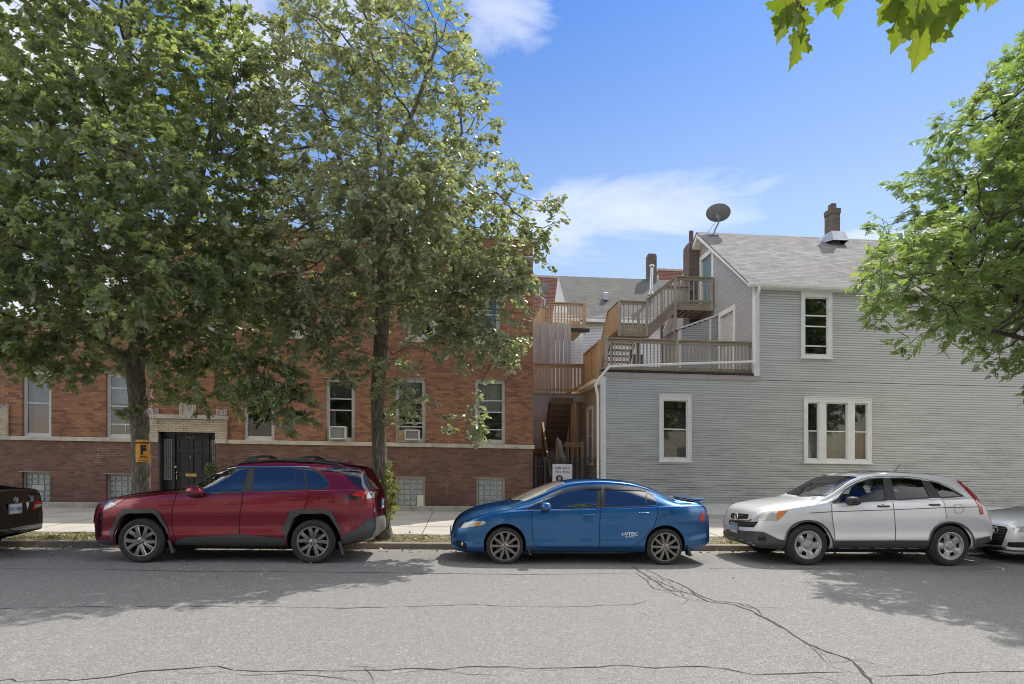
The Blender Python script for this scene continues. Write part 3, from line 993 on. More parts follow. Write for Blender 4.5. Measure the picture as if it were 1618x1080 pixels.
def bwin(h, rails, mat='alu_frame', fw=.075, curtain=None, storm=True, split=None, rails_x=(), y=YB + .07):
    x0, x1, z0, z1 = h
    f = MB()
    frame(f, x0, x1, z0, z1, fw, y, y + .08, 0, fw * 1.35)
    f.box(x0 - .0, x1 + .0, y - .03, y + .03, z0 - .0, z0 + .035)
    frame(f, x0 + fw, x1 - fw, z0 + fw * 1.35, z1 - fw, .028, y + .02, y + .06, 0)
    zlist = []
    for r in rails:
        zz = z0 + r * (z1 - z0)
        f.box(x0 + fw, x1 - fw, y + .015, y + .055, zz - .018, zz + .018)
    for rx, ra, rb in rails_x:
        xx = x0 + rx * (x1 - x0)
        f.box(xx - .01, xx + .01, y + .02, y + .05, z0 + ra * (z1 - z0), z0 + rb * (z1 - z0))
    fo = f.build('window', M[mat], bb, bevel=.004)
    g = MB(); g.quad((x0 + fw, y + .042, z0 + fw), (x1 - fw, y + .042, z0 + fw), (x1 - fw, y + .042, z1 - fw), (x0 + fw, y + .042, z1 - fw))
    g.build('pane', M['glass'], fo)
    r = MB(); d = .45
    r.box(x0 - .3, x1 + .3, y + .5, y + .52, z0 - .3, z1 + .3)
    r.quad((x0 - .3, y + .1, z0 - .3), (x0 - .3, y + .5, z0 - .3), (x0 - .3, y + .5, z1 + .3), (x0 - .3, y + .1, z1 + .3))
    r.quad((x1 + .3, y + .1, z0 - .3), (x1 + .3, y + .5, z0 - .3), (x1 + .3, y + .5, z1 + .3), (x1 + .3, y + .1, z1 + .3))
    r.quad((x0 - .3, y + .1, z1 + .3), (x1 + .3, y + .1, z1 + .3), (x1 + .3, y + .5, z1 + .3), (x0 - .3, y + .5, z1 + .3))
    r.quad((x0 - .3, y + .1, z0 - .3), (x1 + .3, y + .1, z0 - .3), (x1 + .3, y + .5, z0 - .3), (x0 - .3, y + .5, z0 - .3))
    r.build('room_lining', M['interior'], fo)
    for cm, a, b, c, d in (curtain or ()):
        k = MB()
        n = max(4, int((b - a) * (x1 - x0) / .04))
        xs = [x0 + (a + (b - a) * i / n) * (x1 - x0) for i in range(n + 1)]
        for i in range(n):
            ya, yb_ = y + .16 + .012 * (i % 2), y + .16 + .012 * ((i + 1) % 2)
            k.quad((xs[i], ya, z0 + c * (z1 - z0)), (xs[i + 1], yb_, z0 + c * (z1 - z0)), (xs[i + 1], yb_, z0 + d * (z1 - z0)), (xs[i], ya, z0 + d * (z1 - z0)))
        k.build('curtain', M[cm], fo)
    return fo


bwin(H1[0], (.52,), curtain=[('curtain_grey', .1, 1, .5, 1), ('curtain_orange', .22, .72, .03, .52), ('curtain_grey', .72, 1, .03, .52)])
bwin(H1[1], (.5, .78, .22), curtain=[('curtain_grey', 0, 1, .55, 1)], rails_x=((.62, .04, .22), (.62, .04, .22)))
bwin(H1[2], (.52,), curtain=[('curtain_grey', 0, 1, .55, 1)])
bwin(H1[3], (.5, .68), curtain=[('curtain_grey', 0, 1, .7, 1), ('curtain_white', 0, .3, 0, .5)])
bwin(H1[4], (.25, .31), curtain=[('curtain_white', 0, 1, .62, 1)])
bwin(H1[5], (.68, .5, .225), curtain=[('curtain_grey', 0, 1, .5, 1)])
for h in H2:
    bwin(h, (.5,))
    s = MB(); s.box(h[0] - .08, h[1] + .08, YB - .05, YB + .1, h[2] - .13, h[2]); s.build('window_sill', M['stone'], bb, bevel=.008)
lt = MB()
for h in H1 + HB: lt.box(h[0] - .1, h[1] + .1, YB - .022, YB + .02, h[3], h[3] + .018).mark()
lt.build_each('steel_lintel', M['cornice'], bb)

M['glassblock'] = m_plain('glass_block', (.33, .36, .35), .18, var=.35, scale=11, bump=.5)
M['grout'] = m_plain('grout', (.42, .39, .33), .9, var=.2)
M['vent'] = m_plain('vent_panel', (.5, .5, .47), .5, var=.1)
for i, h in enumerate(HB):
    x0, x1, z0, z1 = h
    y = YB + .1 if i < 2 else YB + .02
    f = MB(); frame(f, x0, x1, z0, z1, .045, y - .01, y + .06); f.box(x0 + .04, x1 - .04, y + .03, y + .06, z0 + .04, z1 - .04)
    fo = f.build('glass_block_window', M['grout'], bb)
    g = MB(); nx, nz = 4, 5
    bw_, bh = (x1 - x0 - .09) / nx, (z1 - z0 - .09) / nz
    for a in range(nx):
        for c in range(nz):
            xa, za = x0 + .045 + a * bw_ + .011, z0 + .045 + c * bh + .011
            if i == 0 and c == 2 and a in (1, 2): continue
            if i == 4 and c in (0, 1) and a == 3: continue
            g.box(xa, xa + bw_ - .022, y + .005, y + .035, za, za + bh - .022)
    g.build('glass_block', M['glassblock'], fo, bevel=.014)
    if i == 0:
        v = MB(); xa, za = x0 + .045 + bw_ + .005, z0 + .045 + 2 * bh + .005
        v.box(xa, xa + 2 * bw_ - .01, y - .005, y + .03, za, za + bh - .01)
        for k in range(3): v.box(xa + .03 + k * .03, xa + .045 + k * .03, y - .012, y - .004, za + .02, za + bh - .03)
        v.build('vent', M['vent'], fo, bevel=.004)
    if i == 4:
        v = MB(); xa = x0 + .045 + 3 * bw_; v.box(xa + .005, xa + bw_, y, y + .03, z0 + .045, z0 + .045 + 2 * bh)
        v.build('plywood_patch', M['cream_trim'], fo)


# window air conditioners
def aircon(u0, u1, vt, vb, label):
    x0, z0 = P(u0, vb, YB - .1); x1, z1 = P(u1, vt, YB - .1)
    t = thing('air_conditioner', label, 'air conditioner', ((x0 + x1) / 2, YB, z0), group='window air conditioners')
    b = MB(); frame(b, x0, x1, z0, z1, .035, YB - .14, YB + .12); b.box(x0 + .03, x1 - .03, YB - .1, YB + .1, z0 + .03, z1 - .03)
    b.build('casing', M['white_plastic'], t, bevel=.008)
    g = MB()
    n = 13
    for k in range(n):
        xx = x0 + .05 + (x1 - x0 - .1) * k / (n - 1)
        g.box(xx - .004, xx + .004, YB - .118, YB - .1, z0 + .04, z1 - .04)
    for k in range(6):
        zz = z0 + .05 + (z1 - z0 - .1) * k / 5
        g.box(x0 + .04, x1 - .04, YB - .122, YB - .112, zz - .004, zz + .004)
    g.build('grille', M['curtain_grey'], t)
    return t


aircon(520.5, 546.5, 673.5, 693.5, 'white window air conditioner in the window behind the ivy covered trunk')
aircon(639.5, 663, 679, 694.5, 'white window air conditioner with wooden side panel under a raised sash')
sp = MB(); a, b = P(628.5, 695, YB), P(639, 679.5, YB); sp.box(a[0], b[0], YB + .05, YB + .07, a[1], b[1])
sp.build('side_board', M['wood_brownH'], bb)

# ------------------------------------------------------------------ grey clapboard house
XA, XM, XE = PX(951, YG), PX(1194.5, YG), 23.0
ROW = .0762


def clap(mb, a, b, z0, z1, fixed, axis, holes=(), out=-1, top=None, mi=0):
    """clapboard rows with real overlaps. axis 'X': rows run along X at Y=fixed, 'Y': along Y at X=fixed. top(s0,s1 at z) trims a gable."""
    n0, n1 = int(round(z0 / ROW)), int(math.ceil(z1 / ROW))
    for k in range(n0, n1):
        za, zb_ = k * ROW, min(z1, (k + 1) * ROW)
        spans = [(a, b)]
        if top:
            s = top((za + zb_) / 2)
            if not s: continue
            spans = [(max(a, s[0]), min(b, s[1]))]
        for h in holes:
            if h[2] < (za + zb_) / 2 < h[3]:
                nx = []
                for p, q in spans:
                    if h[1] <= p or h[0] >= q: nx.append((p, q)); continue
                    if h[0] > p: nx.append((p, h[0]))
                    if h[1] < q: nx.append((h[1], q))
                spans = nx
        lo, hi = fixed + out * .017, fixed + out * .003
        for p, q in spans:
            if q - p < .01: continue
            if axis == 'X':
                mb.quad((p, lo, za), (q, lo, za), (q, hi, zb_), (p, hi, zb_), mi)
                mb.quad((p, hi, za), (q, hi, za), (q, lo, za), (p, lo, za), mi)
            else:
                mb.quad((lo, p, za), (lo, q, za), (hi, q, zb_), (hi, p, zb_), mi)
                mb.quad((hi, p, za), (hi, q, za), (lo, q, za), (lo, p, za), mi)


gh = thing('grey_house', 'grey clapboard house with shingled gable roof and flat roofed rear block', 'house', (XM, YG, .18))
Z_LOW = P(955, 589, YG)[1]
Z_EAVE = P(1195, 447, YG)[1]
XO = XM - .32
Y_RIDGE = PY(1100, XO)
Z_RIDGE = PZ(367, XO, Y_RIDGE)
SLOPE = (Z_RIDGE - Z_EAVE) / (Y_RIDGE - (YG - .12))
Y_BACK = 2 * Y_RIDGE - YG
def wrect(u0, u1, vt, vb, Y=YG): return rect(u0, u1, vt, vb, Y)
G1 = wrect(1041.5, 1092, 624, 728.5); G2 = wrect(1270, 1376, 628.5, 731); G3 = wrect(1265.5, 1314, 462, 565.5)
sw = MB()
clap(sw, XA + .02, XE, .46, Z_LOW - .1, YG, 'X', [(h[0] + .08, h[1] - .08, h[2] + .08, h[3] - .08) for h in (G1, G2)])
clap(sw, XM + .02, XE, Z_LOW - .1, Z_EAVE - .03, YG, 'X', [(G3[0] + .08, G3[1] - .08, G3[2] + .08, G3[3] - .08)])
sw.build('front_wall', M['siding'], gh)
M['seam_grey'] = m_plain('dark_board_joint', (.2, .2, .19), .7, var=.2)
# butt joints of the boards
bj = MB(); jr = random.Random(9)
for k in range(190):
    row = jr.randrange(6, int(Z_EAVE / ROW) - 3)
    xx = jr.uniform(XA + .3, XE - 1)
    z0 = row * ROW
    if z0 > Z_LOW - .2 and xx < XM + .2: continue
    if any(h[0] - .1 < xx < h[1] + .1 and h[2] - .4 < z0 < h[3] + .1 for h in (G1, G2, G3)): continue
    n = jr.choice((1, 1, 2, 3))
    bj.quad((xx, YG - .0175, z0 + .004), (xx + .006, YG - .0175, z0 + .004), (xx + .006, YG - .006, z0 + n * ROW), (xx, YG - .006, z0 + n * ROW))
bj.build('board_joint', M['seam_grey'], gh)
# left wall of the rear block, below the roof deck
YS1 = 23.6
ls = MB()
S1 = (PY(938, XA), PY(928.5, XA), None, None)
zs0, zs1 = PZ(735, XA, S1[0]), PZ(640, XA, S1[0])
clap(ls, YG + .02, YS1 + 1.5, .2, Z_LOW - .35, XA, 'Y', [(S1[0] + .03, S1[1] - .03, zs0 + .03, zs1 - .03)])
ls.build('side_wall', M['siding_tan'], gh)
def top_gable(zz):
    if zz < Z_EAVE: return (YG, Y_BACK)
    d = (zz - Z_EAVE) / SLOPE
    return (YG - .12 + d + .02, 2 * Y_RIDGE - YG + .12 - d - .02)
A1 = (PY(1128, XM), PY(1107, XM)); az0, az1 = PZ(479, XM, A1[0]), PZ(393, XM, A1[0] + .3)
A2 = (PY(1162.5, XM), PY(1137, XM)); bz0, bz1 = PZ(592, XM, A2[0]), PZ(480, XM, A2[0])
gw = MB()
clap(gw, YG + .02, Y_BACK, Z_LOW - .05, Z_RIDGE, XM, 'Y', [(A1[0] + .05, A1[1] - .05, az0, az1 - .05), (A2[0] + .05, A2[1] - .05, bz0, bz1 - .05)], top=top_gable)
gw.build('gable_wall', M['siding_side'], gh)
# carcass behind the boards so nothing shows through
ca = MB()
ca.box(XM + .05, XE, YG + .45, Y_BACK, .2, Z_EAVE - .3)
ca.box(XA + .05, XM + .05, YG + .45, YS1 + 6, .2, Z_LOW - .3)
ca.prism([(YG + .3, Z_EAVE - .3), (Y_BACK, Z_EAVE - .3), (Y_RIDGE, Z_RIDGE - .35)], 'X', XM + .4, XE)
ca.build('wall_backing', M['interior'], gh)
rl = MB()
rl.box(XM - .0, XE, YG + .0, YG + .02, 0.2, .25)
# roof slabs
rs = MB()
ye, ze = YG - .2, Z_EAVE - .08 * SLOPE
for s in (1, -1):
    y0 = ye if s == 1 else 2 * Y_RIDGE - ye
    a = [(XO, y0, ze + .02), (XE, y0, ze + .02), (XE, Y_RIDGE, Z_RIDGE + .02), (XO, Y_RIDGE, Z_RIDGE + .02)]
    b = [(p[0], p[1], p[2] - .05) for p in a]
    rs.add(a + b, [(0, 1, 2, 3), (7, 6, 5, 4), (0, 4, 5, 1), (3, 7, 4, 0), (2, 6, 7, 3), (1, 5, 6, 2)])
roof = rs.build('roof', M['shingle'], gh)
rk = MB()
dz = .16
for s in (1, -1):
    y0 = ye if s == 1 else 2 * Y_RIDGE - ye
    # rake board and soffit
    rk.add([(XO + .02, y0, ze - .035), (XO + .02, Y_RIDGE, Z_RIDGE - .035), (XO + .02, Y_RIDGE, Z_RIDGE - .035 - dz), (XO + .02, y0, ze - .035 - dz * .5)], [(0, 1, 2, 3)])
    rk.add([(XO + .02, y0, ze - .035 - dz * .5), (XO + .02, Y_RIDGE, Z_RIDGE - .035 - dz), (XM, Y_RIDGE, Z_RIDGE - .035 - dz), (XM, y0, ze - .035 - dz * .5)], [(0, 1, 2, 3)])
rk.build('rake_board', M['white_trim'], gh)
ggt = MB()
prof = [(YG - .2, ze - .0), (YG - .31, ze - .01), (YG - .31, ze - .06), (YG - .28, ze - .12), (YG - .2, ze - .13)]
ggt.prism(prof, 'X', XO - .02, XE)
ggt.box(XM, XE, YG - .2, YG - .0, ze - .14, ze - .12)
ggt.build('gutter', M['white_trim'], gh)
tr = MB()
tr.box(XA - .012, XA + .12, YG - .03, YG + .02, .3, Z_LOW - .1)
tr.box(XA - .03, XA - .012, YG - .03, YG + .13, .3, Z_LOW - .1)
tr.mark()
tr.box(XM - .05, XM + .1, YG - .035, YG + .02, Z_LOW - .02, Z_EAVE - .1)
tr.box(XM - .07, XM - .05, YG - .035, YG + .1, Z_LOW - .02, Z_EAVE - .1)
tr.build_each('corner_board', M['white_trim'], gh, bevel=.005)
sk = MB(); sk.box(XA - .02, XE, YG - .05, YG + .02, .1, .455); sk.box(XA - .02, XE, YG - .07, YG - .0, .455, .475)
sk.build('base_board', M['white_trim'], gh)
fl = MB(); fl.box(XA - .03, XM + .14, YG - .045, YG + .03, Z_LOW - .1, Z_LOW + .01); fl.box(XA - .05, XM + .12, YG - .06, YG + .1, Z_LOW + .01, Z_LOW + .025)
M['flashing'] = m_plain('faded_pink_flashing', (.47, .41, .39), .5, var=.1, dirt=.3)
fl.build('flashing', M['flashing'], gh)
fr_ = MB(); fr_.box(XA - .0, XM, YG + .03, YS1 + 3.5, Z_LOW - .05, Z_LOW + .07); fr_.box(XA - .02, XM - .02, YG - .02, YG + .05, Z_LOW + .025, Z_LOW + .11)
fr_.build('flat_roof', M['tar'], gh)


def trimwin(h, name, lights, curtains=(), sill=True, y=YG, depth=.05, tw=.115, head=.15, proud=.045):
    """white trimmed window; lights: list of (a, b, [rails]) fractions of the inner width"""
    x0, x1, z0, z1 = h
    f = MB()
    yo = y - proud
    f.box(x0, x0 + tw, yo, y + .06, z0, z1); f.box(x1 - tw, x1, yo, y + .06, z0, z1)
    f.box(x0 + tw, x1 - tw, yo, y + .06, z1 - head, z1); f.box(x0 + tw, x1 - tw, yo, y + .06, z0, z0 + .09)
    f.box(x0 - .02, x1 + .02, yo - .03, y, z1, z1 + .03)
    if sill: f.box(x0 - .03, x1 + .03, yo - .05, y, z0 - .035, z0 + .01)
    f.box(x0 + .0, x0 + .03, yo - .012, yo, z0 + .02, z1 - .03); f.box(x1 - .03, x1, yo - .012, yo, z0 + .02, z1 - .03); f.box(x0 + .03, x1 - .03, yo - .012, yo, z1 - .06, z1 - .0)
    ix0, ix1, iz0, iz1 = x0 + tw, x1 - tw, z0 + .09, z1 - head
    W = ix1 - ix0
    for (a, _, _), (_, b, _) in zip(lights[1:], lights[:-1]):
        f.box(ix0 + b * W, ix0 + a * W, yo + .008, y + .06, iz0, iz1)
    fo = f.build(name, M['white_trim'], gh, bevel=.005)
    s = MB()
    for a, b, rails in lights:
        xa, xb = ix0 + a * W, ix0 + b * W
        frame(s, xa, xb, iz0, iz1, .035, y + .015, y + .06, 0, .045)
        for r in rails:
            zz = iz0 + r * (iz1 - iz0)
            s.box(xa + .03, xb - .03, y + .01, y + .055, zz - .018, zz + .018)
    s.build('sash', M['white_trim'], fo)
    g = MB()
    for a, b, rails in lights:
        xa, xb = ix0 + a * W, ix0 + b * W
        g.quad((xa + .03, y + .045, iz0 + .03), (xb - .03, y + .045, iz0 + .03), (xb - .03, y + .045, iz1 - .03), (xa + .03, y + .045, iz1 - .03))
    g.build('pane', M['glass'], fo)
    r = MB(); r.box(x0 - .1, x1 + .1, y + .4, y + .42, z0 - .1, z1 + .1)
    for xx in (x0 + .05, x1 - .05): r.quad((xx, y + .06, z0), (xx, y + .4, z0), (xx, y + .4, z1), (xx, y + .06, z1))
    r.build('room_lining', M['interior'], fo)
    for cm, a, b, c, d in curtains:
        k = MB()
        n = max(4, int((b - a) * W / .035))
        xs = [ix0 + (a + (b - a) * i / n) * W for i in range(n + 1)]
        za, zb_ = iz0 + c * (iz1 - iz0), iz0 + d * (iz1 - iz0)
        for i in range(n):
            ya, yb_ = y + .12 + .014 * (i % 2), y + .12 + .014 * ((i + 1) % 2)
            k.quad((xs[i], ya, za), (xs[i + 1], yb_, za), (xs[i + 1], yb_, zb_), (xs[i], ya, zb_))
        k.build('curtain', M[cm], fo)
    return fo


trimwin(G1, 'window', [(0, 1, [.5])], [('curtain_grey', .0, 1, 0, .46)])
trimwin(G2, 'window', [(0, .19, [.5]), (.305, .665, [.5]), (.78, 1, [.5])], [('curtain_grey', 0, .2, 0, .5), ('curtain_green', .3, .67, 0, .5), ('curtain_yellow', .84, .97, 0, .6)])
trimwin(G3, 'window', [(0, 1, [.5, .685, .16])])


# window and door on the walls that look left (-X)
def side_trim(xw, ya, yb_, z0, z1, name, mat, panel, tw=.1, rail=None):
    if ya > yb_: ya, yb_ = yb_, ya
    f = MB()
    xo = xw - .045
    f.box(xo, xw + .05, ya, ya + tw, z0, z1); f.box(xo, xw + .05, yb_ - tw, yb_, z0, z1); f.box(xo, xw + .05, ya + tw, yb_ - tw, z1 - tw * 1.3, z1)
    if rail: f.box(xo, xw + .05, ya + tw, yb_ - tw, z0, z0 + .07)
    if rail: f.box(xw + .0, xw + .05, ya + tw, yb_ - tw, z0 + (z1 - z0) * rail - .02, z0 + (z1 - z0) * rail + .02)
    fo = f.build(name, M['white_trim'], gh, bevel=.005)
    g = MB(); g.quad((xw + .03, ya + tw * .9, z0), (xw + .03, yb_ - tw * .9, z0), (xw + .03, yb_ - tw * .9, z1 - tw), (xw + .03, ya + tw * .9, z1 - tw))
    g.build(panel, M[mat], fo)
    return fo


af = side_trim(XM, A1[0], A1[1], az0 - .05, az1, 'door_surround', 'teal_door', 'door', .13)
bw2 = side_trim(XM, A2[0], A2[1], bz0, bz1, 'window', 'curtain_white', 'blind', .13, .5)
side_trim(XA, S1[0], S1[1], zs0, zs1, 'window', 'curtain_grey', 'pane', .09, .5)
hdl = MB(); hdl.lathe([(0, -.06), (.03, -.05), (.03, -.03), (.012, 0)], (XM + .02, A1[1] - .2, az0 + .95), 'X', 10); hdl.build('door_handle', M['metal'], af)

# downspouts and the long white pipe laid along the roof edge
ds = MB()
def sqpipe(mb, pts, w=.075):
    for p, q in zip(pts[:-1], pts[1:]): mb.bar(p, q, w, w * .8)
xd = XM - .02
sqpipe(ds, [(xd, YG - .26, ze - .12), (xd, YG - .25, ze - .3), (xd - .05, YG - .09, ze - .5), (xd - .05, YG - .09, Z_LOW + .42), (xd - .12, YG - .1, Z_LOW + .36)])
ds.mark()
pA, pB = P(1190, 571, YG - .1), P(963, 578.5, YG - .1)
sqpipe(ds, [(xd - .1, YG - .1, Z_LOW + .36), (pA[0], YG - .1, pA[1]), (P(1070, 575, YG)[0], YG - .1, P(1070, 575.5, YG)[1]), (pB[0], YG - .1, pB[1]), (XA - .1, YG - .1, P(953, 598, YG)[1]), (XA - .22, YG - .1, P(946, 608, YG)[1])], .085)
sqpipe(ds, [(XA - .22, YG - .1, P(946, 607, YG)[1]), (XA - .14, YG - .06, P(949, 625, YG)[1]), (XA - .13, YG - .06, .25)])
ds.build_each('downspout', M['white_trim'], gh, bevel=.008)
# eave trim of the side wall
se = MB()
ze2 = Z_LOW - .35
se.box(XA - .16, XA + .02, YG + .05, YS1 + 1.0, ze2, ze2 + .16); se.box(XA - .24, XA - .15, YG + .05, YS1 + .9, ze2 + .06, ze2 + .17)
sqpipe(se, [(XA - .2, YS1 + .2, ze2 + .06), (XA - .08, YS1 + .25, ze2 - .3), (XA - .07, YS1 + .25, .25)], .07)
se.build('eave_trim', M['cream_trim'], gh, bevel=.006)
# small lean-to against the gable wall, above the roof deck
lean = MB()
yl = 23.15
xl0 = PX(1073.5, yl)
zl0, zl1 = PZ(521, xl0, yl), PZ(499, XM, yl)
def lean_top(zz):
    if zz < zl0: return (xl0, XM)
    t = (zz - zl0) / (zl1 - zl0)
    return (xl0 + t * (XM - xl0), XM) if t < 1 else None
clap(lean, xl0, XM - .02, Z_LOW, zl1, yl, 'X', top=lean_top)
lean.quad((xl0, yl, Z_LOW), (xl0, yl + 2.2, Z_LOW), (xl0, yl + 2.2, zl0), (xl0, yl, zl0))
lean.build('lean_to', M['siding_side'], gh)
lt2 = MB(); lt2.box(xl0 - .03, xl0 + .07, yl - .03, yl + .05, Z_LOW, zl0)
lt2.bar((xl0 - .1, yl - .03, zl0 + .02), (XM - .03, yl - .03, zl1 + .02), .06, .05)
lt2.add([(xl0 - .1, yl - .05, zl0 + .04), (XM - .03, yl - .05, zl1 + .04), (XM - .03, yl + 2.2, zl1 + .04), (xl0 - .1, yl + 2.2, zl0 + .04)], [(0, 1, 2, 3)])
lt2.box(XM - .3, XM - .24, yl - .04, yl - .0, Z_LOW, zl1 - .1)
lt2.build('lean_to_trim', M['white_trim'], gh)

# roof chimney with its white metal base
yc_, uc = Y_RIDGE - .5, 1316
cx = PX(uc, yc_)
cz0 = PZ(380, cx, yc_); cz1 = PZ(331, cx, yc_)
ch = MB()
ch.box(cx - .16, cx + .17, yc_ - .2, yc_ + .3, cz0 - .4, cz1 - .2); ch.box(cx - .18, cx + .19, yc_ - .22, yc_ + .32, cz1 - .2, cz1)
ch.box(cx - .13, cx + .06, yc_ - .15, yc_ + .12, cz1, cz1 + .19)
cho = ch.build('chimney', M['brick_chimney'], gh, bevel=.012)
cf = MB()
cf.add([(cx - .2, yc_ - .26, cz0 + .28), (cx + .3, yc_ - .26, cz0 + .28), (cx + .3, yc_ + .4, cz0 + .28), (cx - .2, yc_ + .4, cz0 + .28),
        (cx - .24, yc_ - .45, cz0 - .12), (cx + .36, yc_ - .45, cz0 - .12), (cx + .36, yc_ + .4, cz0 - .2), (cx - .5, yc_ + .3, cz0 - .1)], [(0, 1, 2, 3), (4, 5, 1, 0), (5, 6, 2, 1), (6, 7, 3, 2), (7, 4, 0, 3)])
cf.build('chimney_flashing', M['metal'], cho)
# brick stack with flue against the gable wall
sx = MB()
y0 = PY(1107, XM)
sx.box(XM - .42, XM - .02, y0 + .05, y0 + .75, Z_LOW, PZ(386, XM - .4, y0 + .1))
zt_ = PZ(386, XM - .4, y0 + .1)
sx.add([(XM - .42, y0 + .05, zt_), (XM - .02, y0 + .05, zt_), (XM - .02, y0 + .75, zt_), (XM - .42, y0 + .75, zt_), (XM - .36, y0 + .1, zt_ + .14), (XM - .1, y0 + .1, zt_ + .14), (XM - .1, y0 + .6, zt_ + .14), (XM - .36, y0 + .6, zt_ + .14)],
       [(0, 1, 5, 4), (1, 2, 6, 5), (2, 3, 7, 6), (3, 0, 4, 7), (4, 5, 6, 7)])
sxo = sx.build('chimney', M['brick_chimney'], gh)
fp = MB(); fp.lathe([(.085, 0), (.085, .48), (.075, .48), (.075, .3)], (XM - .26, y0 + .3, zt_ + .1), 'Z', 14)
M['flue'] = m_plain('clay_flue', (.12, .075, .07), .7, var=.2)
fp.build('flue', M['flue'], sxo)
# ------------------------------------------------------------------ parked cars
M['tyre'] = m_plain('tyre_rubber', (.022, .022, .023), .8, var=.25, scale=14, dirt=.25)
M['alloy'] = m_plain('machined_alloy', (.27, .27, .275), .3, .9, var=.12, scale=12, dirt=.1)
M['alloy_dark'] = m_plain('grey_alloy', (.25, .24, .23), .36, .85, var=.12, scale=12, dirt=.12)
M['steel_wheel'] = m_plain('painted_steel_wheel', (.4, .4, .39), .42, .4, var=.12, scale=10, dirt=.3)
M['brake'] = m_plain('brake_disc', (.16, .13, .11), .5, .6, var=.3, scale=20)
M['well'] = m_plain('wheel_well', (.012, .012, .012), .9, var=.2)
M['clad'] = m_plain('grey_plastic_cladding', (.058, .06, .064), .5, var=.14, scale=8, dirt=.15, bump=.05)
M['chrome'] = m_plain('chrome', (.75, .76, .78), .12, 1.0, var=.04)
M['red_lens'] = m_plain('red_lens', (.42, .012, .012), .12, var=.2, scale=14, coat=1.0)
M['amber_lens'] = m_plain('amber_lens', (.62, .2, .025), .15, var=.15, scale=14, coat=1.0)
M['clear_lens'] = m_plain('clear_lens', (.42, .44, .44), .1, .25, var=.35, scale=22, coat=1.0)
M['hazy_lens'] = m_plain('hazy_lens', (.44, .46, .42), .25, .1, var=.18, scale=14, coat=.6)
M['tint'] = m_plain('tinted_glass', (.006, .007, .008), .02, spec=.9, var=.1)
_p = M['tint'].node_tree.nodes['Principled BSDF'].inputs
_p['Coat Weight'].default_value = 1.0; _p['Coat IOR'].default_value = 1.8; _p['IOR'].default_value = 1.7; _p['Coat Roughness'].default_value = .01
M['pale_screen'] = m_plain('windscreen_painted_reflection', (.3, .29, .25), .06, var=.12, coat=1.0)  # beige reflection on the windscreen put into its base colour
M['car_glass'] = m_glass('clear_car_glass', (.86, .9, .89), .01, .9, 0, .015)
M['seat'] = m_plain('seat_cloth', (.045, .047, .052), .9, var=.25, scale=8)
M['seam'] = m_plain('panel_gap', (.008, .008, .008), .9)
M['gloss_black'] = m_plain('gloss_black', (.012, .012, .013), .15, coat=1.0)
M['plate'] = m_plain('number_plate', (.6, .62, .64), .4, var=.08)
M['plate_blue'] = m_plain('plate_blue', (.08, .2, .45), .4, var=.15)
M['plate_yellow'] = m_plain('plate_yellow', (.6, .42, .06), .4, var=.15)
M['ink'] = m_plain('black_ink', (.015, .015, .016), .7, var=.1)
M['white_ink'] = m_plain('white_ink', (.7, .7, .7), .6, var=.05)
M['chromeframe'] = m_plain('plate_frame', (.3, .3, .3), .3, .6)
M['silver_bumper'] = m_plain('silver_bumper', (.27, .26, .25), .5, .2, var=.1, dirt=.2)


def pchip(pts):
    xs = np.array([p[0] for p in pts], float); ys = np.array([p[1] for p in pts], float)
    h = np.diff(xs); d = np.diff(ys) / h
    m = np.zeros(len(xs))
    m[0], m[-1] = d[0], d[-1]
    for i in range(1, len(xs) - 1):
        if d[i - 1] * d[i] > 0:
            w1, w2 = 2 * h[i] + h[i - 1], h[i] + 2 * h[i - 1]
            m[i] = (w1 + w2) / (w1 / d[i - 1] + w2 / d[i])

    def f(x):
        x = min(max(x, xs[0]), xs[-1])
        i = min(int(np.searchsorted(xs, x, 'right')) - 1, len(h) - 1)
        t = (x - xs[i]) / h[i]
        return float((2 * t ** 3 - 3 * t ** 2 + 1) * ys[i] + (t ** 3 - 2 * t ** 2 + t) * h[i] * m[i] + (-2 * t ** 3 + 3 * t ** 2) * ys[i + 1] + (t ** 3 - t ** 2) * h[i] * m[i + 1])
    return f


def catmull(pts, sub=3):
    out = []
    n = len(pts)
    for i in range(n - 1):
        p0, p1, p2, p3 = pts[max(i - 1, 0)], pts[i], pts[i + 1], pts[min(i + 2, n - 1)]
        for k in range(sub):
            t = k / sub
            out.append(tuple(.5 * ((2 * p1[j]) + (-p0[j] + p2[j]) * t + (2 * p0[j] - 5 * p1[j] + 4 * p2[j] - p3[j]) * t * t + (-p0[j] + 3 * p1[j] - 3 * p2[j] + p3[j]) * t ** 3) for j in range(2)))
    out.append(pts[-1])
    return out


def car_section(sp, x, inset=0.0, floor=None):
    W, b, s, t, wr, cr = (sp[k](x) for k in ('W', 'zb', 'zs', 'zt', 'Wr', 'cr'))
    W -= inset; wr -= inset; t -= inset
    if inset: s -= .0
    if floor is not None: b = floor
    s = max(min(s, t - .02), b + .05)
    h = s - b
    ze = max(t - cr, s + .004)
    lo = sp.get('tuck', .04)
    pts = [(0, b), (W * .78, b), (W * .905, b + .035 * min(1, h)), (W * .955, b + .1 * h), (W * (1 - lo * .35), b + .22 * h), (W * (1 - lo * .6), b + .38 * h), (W * .998, b + .6 * h), (W, b + .72 * h), (W * .992, b + .86 * h),
           (W * .972, s - .035 * h), (W * .945, s), (W * .945 + (wr - W * .945) * .21, s + (ze - s) * .33), (W * .945 + (wr - W * .945) * .54, s + (ze - s) * .66),
           (wr + (W * .945 - wr) * .04, ze - (ze - s) * .06), (wr * .95, ze + (t - ze) * .42), (wr * .62, ze + (t - ze) * .86), (0, t)]
    return catmull(pts, 3)


